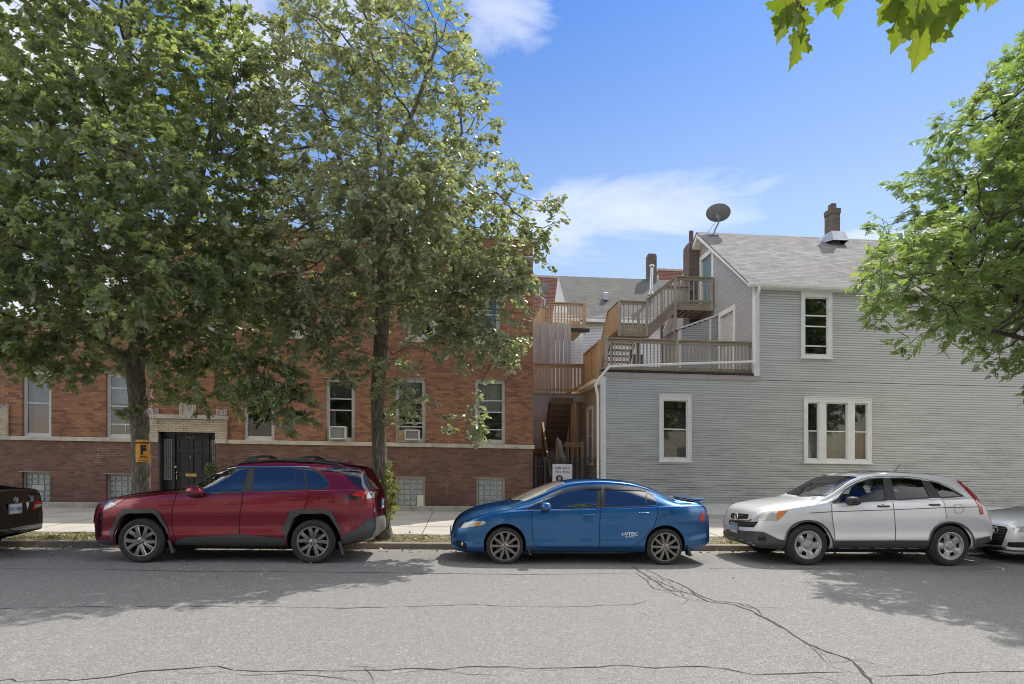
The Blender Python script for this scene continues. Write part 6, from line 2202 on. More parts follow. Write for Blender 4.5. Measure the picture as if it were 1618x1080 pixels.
def grow(trunk, crowns, n_attr, seed, step=.27, infl=2.4, kill=.55, shell=.55):
    """space colonisation: branches grow from the given limbs into the crown volumes"""
    g = np.random.default_rng(seed)
    A = []
    vol = np.array([c[3] * c[4] * c[5] * (c[6] if len(c) > 6 else 1) for c in crowns]); vol = vol / vol.sum()
    for c, q in zip(crowns, vol):
        m = max(6, int(n_attr * q))
        d = g.normal(size=(m, 3)); d /= np.linalg.norm(d, axis=1, keepdims=True)
        r = g.uniform(shell ** 3, 1, m) ** (1 / 3)
        A.append(np.array(c[:3]) + d * r[:, None] * np.array(c[3:6]))
    A = np.concatenate(A)
    nodes, par = [], []
    for line, p0 in trunk:
        prev = p0
        for i, p in enumerate(line):
            nodes.append(np.array(p, float)); par.append(prev); prev = len(nodes) - 1
    N = np.array(nodes)
    par = list(par)
    d2 = ((A[:, None, :] - N[None, :, :]) ** 2).sum(2)
    near = d2.argmin(1); dm = d2[np.arange(len(A)), near]
    for it in range(150):
        if len(A) == 0: break
        ok = dm < infl ** 2 if it > 20 else dm < 1e9
        if not ok.any(): break
        V = A[ok] - N[near[ok]]; V /= np.linalg.norm(V, axis=1, keepdims=True) + 1e-9
        ks, inv = np.unique(near[ok], return_inverse=True)
        S = np.zeros((len(ks), 3)); np.add.at(S, inv, V)
        S /= np.linalg.norm(S, axis=1, keepdims=True) + 1e-9
        S += g.normal(size=S.shape) * .2; S[:, 2] += .06
        S /= np.linalg.norm(S, axis=1, keepdims=True) + 1e-9
        new = N[ks] + S * step
        b0 = len(N)
        N = np.concatenate([N, new]); par += [int(k) for k in ks]
        dn = ((A[:, None, :] - new[None]) ** 2).sum(2)
        j = dn.argmin(1); dj = dn[np.arange(len(A)), j]
        up_ = dj < dm
        near = np.where(up_, b0 + j, near); dm = np.where(up_, dj, dm)
        keep = dm > kill ** 2
        A, near, dm = A[keep], near[keep], dm[keep]
    return N, par


def tree(name, label, base, trunk, crowns, leaf, tpl, mat, bark, n_attr=1500, per=26, size=.12, seed=1, r_trunk=.16, spread=.3, up=.8, group=None, rtip=.0055, step=.24, shell=.55, kill=.36, sprays=()):
    t = thing(name, label, 'tree', base, group=group)
    off = np.array(OFF[t.name])
    N, par = grow(trunk, crowns, n_attr, seed, step=step, shell=shell, kill=kill)
    n = len(N)
    ch = [[] for _ in range(n)]
    for i, p in enumerate(par):
        if p is not None and p >= 0: ch[p].append(i)
    rad = np.zeros(n)
    for i in range(n - 1, -1, -1):
        rad[i] = max(rtip, (sum(rad[c] ** 2.35 for c in ch[i])) ** (1 / 2.35)) if ch[i] else rtip
    # nodes are not sorted by depth for the limb seeds; iterate to settle
    for _ in range(3):
        for i in range(n - 1, -1, -1):
            if ch[i]: rad[i] = max(rtip, (sum(rad[c] ** 2.35 for c in ch[i])) ** (1 / 2.35))
    k = r_trunk / max(rad[0], 1e-6)
    rad = rtip + (rad - rtip) * max(.2, (r_trunk - rtip) / max(1e-6, rad[0] - rtip))
    m = MB()
    done = np.zeros(n, bool)
    starts = [(0, None)]
    while starts:
        i, p = starts.pop()
        line = [] if p is None else [p]
        cur = i
        while True:
            line.append(cur); done[cur] = True
            cs = [c for c in ch[cur] if not done[c]]
            if not cs: break
            cs.sort(key=lambda c: -rad[c])
            for c in cs[1:]: starts.append((c, cur))
            cur = cs[0]
        if len(line) > 1:
            rr = [rad[q] for q in line]
            if p is not None: rr[0] = rr[1]
            pts = [N[q] for q in line]
            if p is None:   # root flare
                pts = [pts[0] - np.array([0, 0, .15])] + pts; rr = [rr[0] * 1.5, rr[0] * 1.35] + rr[1:]
            nseg = 12 if rr[0] > .07 else (7 if rr[0] > .025 else 4)
            m.tube(pts, rr, nseg, cap=False)
    m.build('trunk', M[bark], t)
    g = np.random.default_rng(seed + 50)
    tips = [i for i in range(n) if rad[i] < max(.012, rtip * 2.6) and par[i] is not None]
    tw = MB()
    P0, Yd, sz = [], [], []
    for i in tips:
        d = N[i] - N[par[i]]
        d /= np.linalg.norm(d) + 1e-9
        nt_ = (3 if not ch[i] else (1 if g.random() < .8 else 0))
        for q in range(nt_):
            a = g.normal(size=3) * (.75 if ch[i] else .55) + d * (1.0 if not ch[i] else .5)
            a[2] = a[2] * .7 - .05
            a /= np.linalg.norm(a) + 1e-9
            L = spread * g.uniform(.7, 1.5)
            e1 = N[i] + a * L * .55 + np.array([0, 0, .02]); e2 = N[i] + a * L + np.array([0, 0, -.07 * L])
            tw.tube([N[i], e1, e2], [rtip * .7, rtip * .5, rtip * .3], 3, cap=False)
            m_ = max(2, int(g.poisson(per)))
            s1 = np.cross(a, [0, 0, 1.0]); s1 /= np.linalg.norm(s1) + 1e-9
            for k_ in range(m_):
                f = (k_ + g.random()) / m_
                f = f ** .8
                o = N[i] * (1 - f) + e2 * f + g.normal(size=3) * spread * .07
                y = a * g.uniform(.2, .9) + s1 * (1 if k_ % 2 else -1) * g.uniform(.5, 1.1) + g.normal(size=3) * .3 + np.array([0, 0, -.18])
                P0.append(o); Yd.append(y); sz.append(size * g.uniform(.6, 1.2))
    # heavy hanging sprays: a thin bough from the nearest branch into each place, then many leafy twigs
    for (u_, v_, Y_, rx_, ry_, rz_, cnt) in sprays:
        c_ = np.array(pt3(u_, v_, Y_))
        k0 = int((((N - c_) ** 2).sum(1) + 4 * (rad < .008)).argmin())
        mid_ = (N[k0] + c_) / 2 + np.array([0, 0, .12])
        tw.tube([N[k0], mid_, c_], [.014, .011, .007], 5, cap=False)
        for _ in range(cnt):
            dd = g.normal(size=3); dd /= np.linalg.norm(dd)
            st_ = c_ + dd * g.uniform(.15, .95) ** .6 * np.array([rx_, ry_, rz_])
            tw.tube([c_ + (st_ - c_) * .25, c_ + (st_ - c_) * .65 + np.array([0, 0, .05]), st_], [.005, .004, .003], 3, cap=False)
            a = dd * .7 + g.normal(size=3) * .5; a[2] -= .35; a /= np.linalg.norm(a)
            L = spread * g.uniform(.7, 1.4)
            e2 = st_ + a * L
            tw.tube([st_, (st_ + e2) / 2 + np.array([0, 0, .02]), e2], [.003, .0025, .0015], 3, cap=False)
            s1 = np.cross(a, [0, 0, 1.0]); s1 /= np.linalg.norm(s1) + 1e-9
            m_ = int(g.poisson(per * 1.25)) + 2
            for k_ in range(m_):
                f = ((k_ + g.random()) / m_) ** .8
                P0.append(st_ * (1 - f) + e2 * f + g.normal(size=3) * spread * .1)
                Yd.append(a * g.uniform(.2, .9) + s1 * (1 if k_ % 2 else -1) * g.uniform(.5, 1.1) + g.normal(size=3) * .35 + np.array([0, 0, -.25]))
                sz.append(size * g.uniform(.6, 1.2))
    tw.build('twig', M[bark], t)
    P0 = np.array(P0); Yd = np.array(Yd); sz = np.array(sz)
    Z = g.normal(size=P0.shape) * .5; Z[:, 2] += up
    P0s = P0.copy(); P0s[:, 2] -= GR * P0s[:, 0]; P0s -= off
    # clumps: slow variation of tone through the crown
    cl = .5 + .28 * np.sin(P0[:, 0] * 2.3 + 1.3 * np.sin(P0[:, 2] * 1.9)) * np.cos(P0[:, 1] * 1.8 + P0[:, 2] * 1.3)
    rnd = np.clip(cl * .75 + g.normal(size=len(P0)) * .17 + .08, 0, .985)
    rnd[g.random(len(P0)) < .004] = 1.0
    me = leaf_mesh('crown', tpl, P0s, Yd, Z, sz, rnd)
    me.materials.append(M[mat])
    o = link('crown', me, t)
    pass
    return t


def pl(pts, Y):
    return [(*(lambda q: (q[0],))(P(u, v, y)), y, P(u, v, y)[1]) for (u, v, y) in pts]


def pt3(u, v, Y):
    X, Z = P(u, v, Y)
    return (X, Y, Z)


def sub(line, n=3):
    out = []
    for a, b in zip(line[:-1], line[1:]):
        for k in range(n):
            t = k / n
            out.append(tuple(a[j] + (b[j] - a[j]) * t for j in range(3)))
    out.append(line[-1])
    return out


def el(u, v, Y, rx, ry, rz, wgt=1.0):
    X, Z = P(u, v, Y)
    return (X, Y, Z, rx, ry, rz, wgt)


def limbs(trunk, sides):
    """trunk polyline plus side limbs that start at a trunk node"""
    tl = [(trunk, None)]
    n = len(trunk)
    for k, line in sides:
        tl.append((line, k)); 
    return tl


YT = 13.6
TPL_MAPLE, TPL_OAK, TPL_ASH = half_leaf(MAPLE), half_leaf(OAK), leaflets()

tk = sub([pt3(224, 850, YT), pt3(223, 760, YT), pt3(222, 690, YT), pt3(217, 620, YT), pt3(213, 585, YT), pt3(222, 500, YT), pt3(218, 400, YT), pt3(206, 280, YT - .1), pt3(198, 160, YT), pt3(205, 40, YT)], 3)
lim = [(12, sub([pt3(196, 560, YT - .1), pt3(150, 535, YT - .4), pt3(105, 512, YT - .7), pt3(60, 470, YT - .9)], 3)),
       (13, sub([pt3(245, 560, YT - .4), pt3(290, 520, YT - .9), pt3(340, 480, YT - 1.1)], 3)),
       (12, sub([pt3(215, 540, YT - .7), pt3(205, 500, YT - 1.4), pt3(190, 440, YT - 1.9)], 3)),
       (17, sub([pt3(170, 430, YT + .3), pt3(130, 340, YT + .6), pt3(100, 250, YT + .7)], 3)),
       (17, sub([pt3(262, 400, YT), pt3(310, 320, YT + .2), pt3(330, 220, YT + .2)], 3)),
       (13, sub([pt3(260, 560, YT + .8), pt3(300, 500, YT + 1.7)], 3)),
       (13, sub([pt3(180, 555, YT + .8), pt3(130, 500, YT + 1.8)], 3))]
t1 = tree('street_tree', 'broad dark green street tree with an orange parking notice on its trunk', pt3(224, 850, YT), limbs(tk, lim),
          [el(200, 215, YT, 2.75, 2.7, 4.6), el(190, 415, YT - .4, 3.1, 2.9, 1.7, 1.3), el(60, 330, YT - .2, 1.9, 1.9, 2.4), el(330, 470, YT - .9, 1.5, 1.5, 1.3), el(425, 590, YT - 1.6, .6, .6, .62, 3.0),
           el(445, 640, YT - 1.6, .35, .4, .4, 4), el(30, 560, YT - 1.2, .8, .9, .45, 1.6), el(115, 560, YT - 1.0, .8, .8, .35, 1.4), el(300, 590, YT - .6, .9, .9, .6, 1.5), el(20, 480, YT - .8, 1.3, 1.4, 1.2), el(300, 100, YT, 1.5, 1.6, 1.9),
           el(5, 170, YT + .6, 1.2, 1.4, 1.9), el(350, 615, YT - 1.2, .6, .5, .35, 3), el(205, 655, YT - .35, .18, .2, .25, 8)],
          'maple', TPL_MAPLE, 'leaf_maple', 'bark', n_attr=7000, per=15, size=.125, sprays=[(60, 515, YT - 1.4, .8, .5, .3, 22), (420, 595, YT - 1.7, .42, .4, .5, 30), (455, 650, YT - 1.8, .22, .3, .28, 10), (310, 540, YT - 1.1, .9, .5, .3, 28), (120, 575, YT - 1.2, .5, .4, .18, 9), (15, 560, YT - 1.4, .5, .4, .3, 14), (180, 430, YT - 2.6, 1.5, .5, .8, 60), (60, 400, YT - 2.3, 1.2, .5, .7, 40), (330, 430, YT - 1.9, 1.0, .5, .6, 40), (230, 250, YT - 2.5, 1.4, .5, .9, 50), (60, 200, YT - 2.2, 1.0, .5, .8, 36)], seed=4, r_trunk=.17, spread=.34, group='street trees along the kerb', shell=.35)

tk = sub([pt3(607, 850, YT), pt3(602, 780, YT), pt3(599, 700, YT), pt3(597, 620, YT), pt3(601, 560, YT), pt3(605, 480, YT), pt3(606, 400, YT), pt3(603, 300, YT), pt3(598, 180, YT), pt3(600, 60, YT)], 3)
lim = [(15, sub([pt3(640, 430, YT - .4), pt3(700, 370, YT - .7), pt3(760, 320, YT - .8)], 3)),
       (16, sub([pt3(570, 440, YT - .4), pt3(520, 380, YT - .8), pt3(480, 330, YT - 1.0)], 3)),
       (18, sub([pt3(640, 350, YT + .4), pt3(690, 280, YT + .7), pt3(730, 210, YT + .7)], 3)),
       (18, sub([pt3(575, 350, YT + .3), pt3(540, 260, YT + .7), pt3(510, 170, YT + .9)], 3)),
       (17, sub([pt3(610, 400, YT - .8), pt3(630, 340, YT - 1.5), pt3(640, 260, YT - 1.8)], 3)),
       (13, sub([pt3(620, 560, YT - .2), pt3(650, 545, YT - .5)], 3)),
       (15, sub([pt3(650, 470, YT - .5), pt3(710, 455, YT - .9), pt3(755, 480, YT - 1.0), pt3(785, 530, YT - 1.1)], 3)),
       (20, sub([pt3(620, 250, YT - .4), pt3(660, 160, YT - .5), pt3(690, 70, YT - .4)], 3))]
t2 = tree('street_tree', 'tall grey green street tree with ivy at the foot of its slim trunk', pt3(607, 850, YT), limbs(tk, lim),
          [el(595, 215, YT, 2.45, 2.4, 3.5), el(640, 390, YT - .3, 2.2, 2.3, 1.6, 1.7), el(500, 420, YT - .6, 1.6, 1.7, 1.5, 1.5), el(590, 330, YT - 1.0, 1.8, 1.0, 1.4, 1.8), el(720, 420, YT - .9, 1.1, 1.0, 1.0, 1.6), el(760, 330, YT - .4, 1.15, 1.3, 1.1), el(850, 350, YT - .5, .5, .6, .7, 2), el(765, 470, YT - .9, .85, .7, .95, 4.5), el(795, 545, YT - 1.1, .38, .4, .42, 8), el(700, 440, YT - 1.1, .9, .7, .8, 3), el(715, 545, YT - 1.2, .4, .4, .4, 5),
           el(700, 500, YT - 1.2, .8, .7, .7), el(620, 590, YT - .7, .5, .5, .35, 2.5), el(655, 640, YT - .9, .35, .35, .3, 3), el(735, 670, YT - 1.0, .32, .3, .22, 4), el(560, 590, YT - .5, .45, .4, .45, 2.5), el(510, 540, YT - .5, .6, .5, .7, 1.5), el(545, 80, YT, 1.6, 1.5, 1.5), el(690, 130, YT, .9, 1, 1.4), el(440, 250, YT + .2, 1.3, 1.4, 2.0)],
          'oak', TPL_OAK, 'leaf_oak', 'bark', n_attr=6500, per=14, size=.112, sprays=[(770, 455, YT - 1.1, .85, .5, .6, 62), (790, 535, YT - 1.2, .32, .3, .38, 24), (725, 525, YT - 1.2, .5, .4, .42, 30), (655, 465, YT - 1.3, .8, .5, .55, 44), (520, 480, YT - 1.2, .85, .5, .5, 48), (470, 520, YT - 1.2, .5, .4, .4, 24), (736, 672, YT - 1.0, .26, .2, .14, 7), (650, 625, YT - .9, .45, .3, .25, 14), (545, 560, YT - .8, .4, .3, .4, 18), (640, 360, YT - 2.2, 1.1, .5, .7, 46), (560, 270, YT - 2.3, 1.1, .5, .8, 44), (820, 400, YT - .7, .5, .4, .5, 26), (690, 300, YT - 1.8, .9, .5, .7, 34)], seed=9, r_trunk=.145, spread=.32, group='street trees along the kerb', shell=.35)

YR = 13.6
tk = sub([pt3(1790, 850, YR), pt3(1788, 740, YR), pt3(1780, 640, YR), pt3(1765, 560, YR), pt3(1770, 400, YR), pt3(1760, 250, YR), pt3(1750, 100, YR)], 3)
lim = [(7, sub([pt3(1700, 540, YR - .3), pt3(1618, 480, YR - 1.4), pt3(1565, 440, YR - 2.0), pt3(1500, 415, YR - 2.3)], 3)),
       (8, sub([pt3(1700, 560, YR - .8), pt3(1600, 530, YR - 2.2), pt3(1520, 512, YR - 2.8)], 3)),
       (10, sub([pt3(1700, 480, YR), pt3(1620, 380, YR + .2), pt3(1540, 320, YR + .2)], 3)),
       (13, sub([pt3(1700, 350, YR), pt3(1630, 250, YR), pt3(1570, 180, YR)], 3)),
       (9, sub([pt3(1780, 500, YR - 1.2), pt3(1770, 420, YR - 2.2)], 3)),
       (10, sub([pt3(1840, 450, YR), pt3(1900, 380, YR)], 3))]
t3 = tree('street_tree', 'bright green feathery leaved tree leaning into view over the silver crossover', pt3(1790, 850, YR), limbs(tk, lim),
          [el(1870, 300, YR - 1.6, 4.3, 4.5, 4.5, 1.1), el(1830, 190, YR - 3.4, 2.4, 2.0, 2.3, 1.5), el(1760, 300, YR - 3.6, 2.2, 1.8, 2.2, 1.4), el(1650, 330, YR, 2.2, 2.4, 1.9), el(1660, 150, YR, 1.3, 1.6, 1.4), el(1560, 420, YR - 1.7, 2.0, 2.6, 1.15, 1.6), el(1470, 410, YR - 2.2, .8, 1.6, .8, 1.8), el(1410, 395, YR - 2.6, .36, .9, .6, 2.2), el(1480, 340, YR, 1.2, 1.4, 1.2, 1.3), el(1560, 230, YR, 1.2, 1.5, 1.4), el(1500, 515, YR - 3, .7, .6, .22, 3.5), el(1385, 490, YR - 3, .3, .5, .15, 5), el(1445, 543, YR - 3, .36, .4, .1, 5), el(1640, 555, YR - 3.4, .3, .4, .3, 3)],
          'ash', TPL_ASH, 'leaf_ash', 'bark_dark', n_attr=9500, per=10.0, size=.15, seed=21, r_trunk=.2, spread=.34, up=1.1, group='street trees along the kerb', shell=.35)

# the maple whose lowest twigs hang into the top of the view; its trunk stands behind the viewer
def near_branch():
    t = thing('overhanging_branch_tree', 'maple whose large yellow green leaves hang in at the top right corner', 'tree', (4.6, -1.6, .12))
    m = MB()
    m.tube([(4.6, -1.6, 0), (4.55, -1.6, 1.5), (4.5, -1.5, 3.2), (4.3, -1.3, 4.6), (4.2, -1.2, 6.0)], [.2, .16, .15, .12, .08], 12)
    m.tube([(4.5, -1.5, 3.2), (3.6, -.3, 3.75), (2.7, 1.0, 3.95), (1.9, 2.0, 3.85), (1.45, 2.5, 3.6)], [.08, .055, .035, .018, .008], 8)
    g = np.random.default_rng(3)
    spots = []
    def twig(u0, v0, Y0, u1, v1, Y1, leaves):
        a, b = np.array(pt3(u0, v0, Y0)), np.array(pt3(u1, v1, Y1))
        mid = (a + b) / 2 + np.array([.03, 0, .02])
        m.tube([a, mid, b], [.005, .0035, .002], 5)
        for (u, v, Y, s, ang, tilt) in leaves:
            p = np.array(pt3(u, v, Y))
            spots.append((p, s, ang, tilt))
            q = mid if np.linalg.norm(p - mid) < np.linalg.norm(p - b) else b
            m.tube([q, (q + p) / 2 + np.array([0, 0, .006]), p], [.0016, .0014, .0012], 4)
    a0 = np.array(pt3(1300, -160, 2.35))
    m.tube([(1.9, 2.0, 3.85), tuple(a0), pt3(1262, -60, 2.3), pt3(1258, 10, 2.3)], [.014, .007, .004, .003], 6)
    a1 = np.array(pt3(1480, -150, 2.1))
    m.tube([(1.9, 2.0, 3.85), tuple(a1), pt3(1460, -60, 2.1), pt3(1450, 10, 2.1)], [.014, .007, .004, .003], 6)
    twig(1258, 0, 2.3, 1266, 58, 2.3, [(1262, 52, 2.3, .125, 182, .3), (1252, 22, 2.32, .11, 215, .5), (1262, 20, 2.27, .10, 160, .4), (1244, -2, 2.33, .12, 200, .4), (1256, -16, 2.3, .13, 190, -.3)])
    twig(1300, -30, 2.4, 1304, -8, 2.4, [(1302, -14, 2.4, .085, 190, .5), (1322, -10, 2.38, .085, 165, .7)])
    twig(1450, 0, 2.1, 1456, 40, 2.1, [(1462, 30, 2.1, .16, 186, .25), (1442, 10, 2.12, .15, 205, .4), (1425, -18, 2.15, .13, 200, .5), (1478, 0, 2.08, .13, 170, .3), (1500, -20, 2.1, .14, 160, .5), (1416, -8, 2.15, .1, 215, .6), (1462, -20, 2.05, .15, 182, -.3)])
    twig(1500, -40, 2.1, 1520, -10, 2.1, [(1518, -24, 2.12, .13, 178, .8), (1548, -36, 2.1, .10, 165, .5), (1575, -30, 2.1, .09, 190, .5)])
    out = [(0, 0), (.1, .03), (.2, -.06), (.3, -.03), (.46, -.1), (.43, .04), (.5, .1), (.4, .15), (.43, .23), (.56, .25), (.66, .4), (.53, .42), (.51, .52), (.4, .49), (.3, .53), (.22, .47), (.24, .6), (.35, .7), (.24, .74), (.22, .84), (.12, .86), (0, 1.1)]
    v, f = half_leaf(out, .22, .25)
    pos, yd, zd, sz = [], [], [], []
    for p, s, ang, tilt in spots:
        a = R(ang)
        pos.append(p); yd.append((math.sin(a), .25 * tilt, math.cos(a)))
        zd.append((.25 * g.normal(), -1.0, .35 + .4 * tilt)); sz.append(s * .88)
    # the upper crown, out of view
    m.build('trunk', M['bark'], t)
    off = np.array(OFF[t.name])
    for lo, hi in ((0, 5), (5, 7), (7, 14), (14, len(pos))):
        me = leaf_mesh('leaf_spray', (v, f), np.array(pos[lo:hi]), np.array(yd[lo:hi]), np.array(zd[lo:hi]), np.array(sz[lo:hi]), g.uniform(.3, .75, hi - lo))
        co = np.empty(len(me.vertices) * 3, np.float32); me.vertices.foreach_get('co', co)
        co = co.reshape(-1, 3); co[:, 2] -= GR * co[:, 0]; co -= off
        me.vertices.foreach_set('co', co.reshape(-1))
        me.materials.append(M['leaf_near'])
        link('leaf_spray', me, t)
    n = 5200
    d = g.normal(size=(n, 3)); d /= np.linalg.norm(d, axis=1, keepdims=True)
    r = g.uniform(.4, 1, n) ** (1 / 3)
    p = np.array([4.6, -2.2, 7.0]) + d * r[:, None] * np.array([3.2, 2.6, 2.6])
    p -= off
    Zd = g.normal(size=(n, 3)) * .5; Zd[:, 2] += .9
    me2 = leaf_mesh('crown', TPL_MAPLE, p, g.normal(size=(n, 3)), Zd, g.uniform(.14, .24, n), g.uniform(.1, .9, n))
    me2.materials.append(M['leaf_maple'])
    link('crown', me2, t)


near_branch()

# ivy on the slim trunk
iv = thing('ivy', 'pale green ivy climbing the right side of the slim tree trunk', 'ivy', pt3(612, 845, YT))
g = np.random.default_rng(8)
stem = [pt3(612 + a, v, YT - .12) for a, v in ((0, 846), (4, 820), (6, 790), (10, 765), (6, 745), (3, 738))]
m = MB(); m.tube(stem, [.01, .009, .008, .007, .005, .003], 5); m.build('stem', M['bark'], iv)
pos = []
for (u, v, su, sv, n) in ((618, 765, 7, 9, 60), (620, 785, 6, 10, 60), (612, 745, 5, 7, 40), (616, 808, 4, 9, 34), (603, 762, 4, 6, 24), (614, 733, 4, 4, 12)):
    for _ in range(int(n * .6)): pos.append(pt3(u + g.normal() * su * .8, v + g.normal() * sv, YT - .14 + g.normal() * .07))
pos = np.array(pos); pos[:, 2] -= GR * pos[:, 0]; pos -= np.array(OFF[iv.name])
Zd = g.normal(size=pos.shape) * .4 + np.array([.2, -1, .4])
Yd = g.normal(size=pos.shape) * .6 + np.array([0, 0, -1])
M['leaf_ivy'] = m_leaf('ivy_leaf', (.13, .17, .055), (.2, .24, .1), (.35, .42, .08), .4, .35)
me = leaf_mesh('foliage', TPL_MAPLE, pos, Yd, Zd, g.uniform(.07, .11, len(pos)), g.uniform(.2, .9, len(pos)))
me.materials.append(M['leaf_ivy']); link('foliage', me, iv)

# bush beside the front door
bs = thing('door_bush', 'small round evergreen bush in a pot at the right of the black front door', 'bush', (PX(333, YB - .35), YB - .35, .18))
bm_ = MB(); bx, by = PX(333, YB - .35), YB - .35
bm_.lathe([(.0, .0), (.14, .0), (.19, .34), (.21, .36), (.18, .36), (.16, .3), (0, .3)], (bx, by, .19), 'Z', 20); bm_.build('pot', M['stone_grey'], bs)
bm_ = MB(); bm_.tube([(bx, by, .45), (bx + .01, by, .8), (bx, by, 1.2)], [.02, .018, .012], 6); bm_.build('stem', M['bark'], bs)
n = 650
d = g.normal(size=(n, 3)); d /= np.linalg.norm(d, axis=1, keepdims=True)
pos = np.array([bx, by, P(332, 741, by)[1]]) + d * (g.uniform(.3, 1, n) ** .5)[:, None] * np.array([.15, .14, .17])
pos[:, 2] -= GR * pos[:, 0]; pos -= np.array(OFF[bs.name])
me = leaf_mesh('foliage', TPL_OAK, pos, d + g.normal(size=d.shape) * .5, d, g.uniform(.04, .07, n), g.uniform(.0, .6, n))
me.materials.append(M['leaf_maple']); link('foliage', me, bs)

# the far side of the street, behind the viewer: it stands in the reflections
o1 = dup(t1, (-7.5, -10.5, .12), 'broad street tree across the road behind the viewer', 'street trees across the road', R(140))
o2 = dup(t2, (2.0, -11.5, .12), 'slim street tree across the road behind the viewer', 'street trees across the road', R(60))
o3 = dup(t1, (14.5, -10.8, .12), 'second broad street tree across the road, further right behind the viewer', 'street trees across the road', R(250))
ob = thing('row_house', 'tan brick row of houses across the road behind the viewer', 'building', (0, -20, .13))
wm_ = MB(); wm_.box(-26, -3, -28, -20, .1, 7.6); wm_.box(1.5, 27, -28, -20, .1, 8.6); wm_.build('wall', M['brick_cream'], ob)
wp_ = MB(); wp_.box(-26.1, -2.9, -28.1, -19.9, 7.6, 8.0); wp_.box(1.4, 27.1, -28.1, -19.9, 8.6, 9.0); wp_.build('parapet', M['stone_grey'], ob)
for k in range(14):
    xx = -24.5 + 3.7 * k
    if -3.5 < xx < 2: continue
    w_ = MB()
    for zz in (1.6, 4.9): w_.box(xx, xx + 1.1, -20.06, -19.98, zz, zz + 1.7)
    w_.build('window', M['dark_frame'], ob)
# ------------------------------------------------------------------ decks, stairs and porches between the houses
def rail(mb, p, q, z0, z1, post=None, n=None, cap=.09, mi_p=0, mi_h=1, bal=.036, gap=.115, bottom=.1, skip=()):
    """railing from p to q (x, y): cap rail, lower rail and square balusters"""
    (x0, y0), (x1, y1) = p, q
    za, zb_ = z0 if hasattr(z0, '__len__') else (z0, z0), z1 if hasattr(z1, '__len__') else (z1, z1)
    L = math.dist(p, q)
    mb.bar((x0, y0, zb_[0]), (x1, y1, zb_[1]), cap * 1.3, .045, mi_h)
    mb.bar((x0, y0, zb_[0] - .075), (x1, y1, zb_[1] - .075), .045, .09, mi_h)
    mb.bar((x0, y0, za[0] + bottom), (x1, y1, za[1] + bottom), .045, .085, mi_h)
    k = n or int(L / gap)
    for i in range(1, k):
        t = i / k
        x, y = x0 + (x1 - x0) * t, y0 + (y1 - y0) * t
        a, b = za[0] + (za[1] - za[0]) * t, zb_[0] + (zb_[1] - zb_[0]) * t
        mb.bar((x, y + .03, a + bottom - .07), (x, y + .03, b - .05), bal, bal, mi_p)


def part(name, mats, root, fn, bevel=0):
    m = MB(); fn(m)
    return m.build(name, mats, root, bevel=bevel)


GW = [M['wood_grey'], M['wood_greyH']]
BW = [M['wood_brown'], M['wood_brownH']]

# roof deck railing along the street edge of the flat roof
yd_ = YG + .3
xa_, xb_ = PX(958, yd_), PX(1192, yd_)
zr1, zr0 = P(960, 534, yd_)[1], P(960, 586, yd_)[1]
dk = thing('roof_deck', 'weathered wooden railing deck on the flat roof of the grey house', 'deck', (xa_, yd_, Z_LOW))
m = MB()
xm_ = PX(1070, yd_)
for x0, x1 in ((xa_ + .05, xm_ - .05), (xm_ + .05, xb_ - .05)): rail(m, (x0, yd_), (x1, yd_), zr0 + .02, zr1, n=int((x1 - x0) / .112)); m.mark()
m.build_each('railing', GW, dk)
m = MB()
for x in (xa_, xm_ + .0, xb_):
    m.box(x - .045, x + .045, yd_ - .045, yd_ + .045, Z_LOW, zr1 + (.05 if x == xa_ else -.02), 0).mark()
m.build_each('post', GW, dk, bevel=.006)
m = MB()
for k in range(22):
    y = YG + .12 + k * .145
    m.box(XA + .02, XM - .1, y, y + .138, Z_LOW + .12, Z_LOW + .15, 1)
m.build('decking', GW, dk)
# brown side railing running back along the left edge
m = MB()
rail(m, (XA + .02, YG + .35), (XA + .02, 22.9), Z_LOW - .12, zr1 - .1, gap=.13, bal=.085)
for y in (YG + .36, 21.6, 22.9): m.box(XA - .04, XA + .06, y - .05, y + .05, Z_LOW - .35, zr1 - .05, 0)
m.box(XA - .02, XA + .02, YG + .35, 23.0, Z_LOW - .34, Z_LOW - .08, 1)
m.build('side_railing', BW, dk)

# upper landing at the attic door, its stair and the half landing
yl_ = 23.45
lx0, lx1 = PX(1067, yl_), XM - .06
hx0, hx1 = PX(979, yl_), PX(1022, yl_)
zl_f = P(1100, 481, yl_)[1]; zl_r = P(1100, 438, yl_)[1]
zh_f = P(1000, 521.5, yl_)[1]; zh_r = P(1000, 476, yl_)[1]
us = thing('outside_stair', 'grey wooden stair with two landings climbing to the teal attic door', 'staircase', (hx0, yl_, Z_LOW))
m = MB()
m.box(lx0, lx1, yl_, yl_ + 1.35, zl_f - .01, zl_f + .04, 1)
m.box(lx0, lx1, yl_ - .02, yl_ + .03, zl_f - .2, zl_f - .01, 1); m.box(lx0, lx1, yl_ + 1.3, yl_ + 1.35, zl_f - .2, zl_f - .01, 1)
for k in range(6): m.box(lx0 + .1 + k * .24, lx0 + .15 + k * .24, yl_ + .03, yl_ + 1.3, zl_f - .18, zl_f - .012, 1)
m.build('landing', GW, us)
m = MB(); rail(m, (lx0, yl_), (lx1, yl_), zl_f + .02, zl_r, gap=.17); m.mark(); rail(m, (lx0, yl_ + 1.3), (lx1 - .3, yl_ + 1.3), zl_f + .02, zl_r, gap=.17); m.build_each('railing', GW, us)
m = MB()
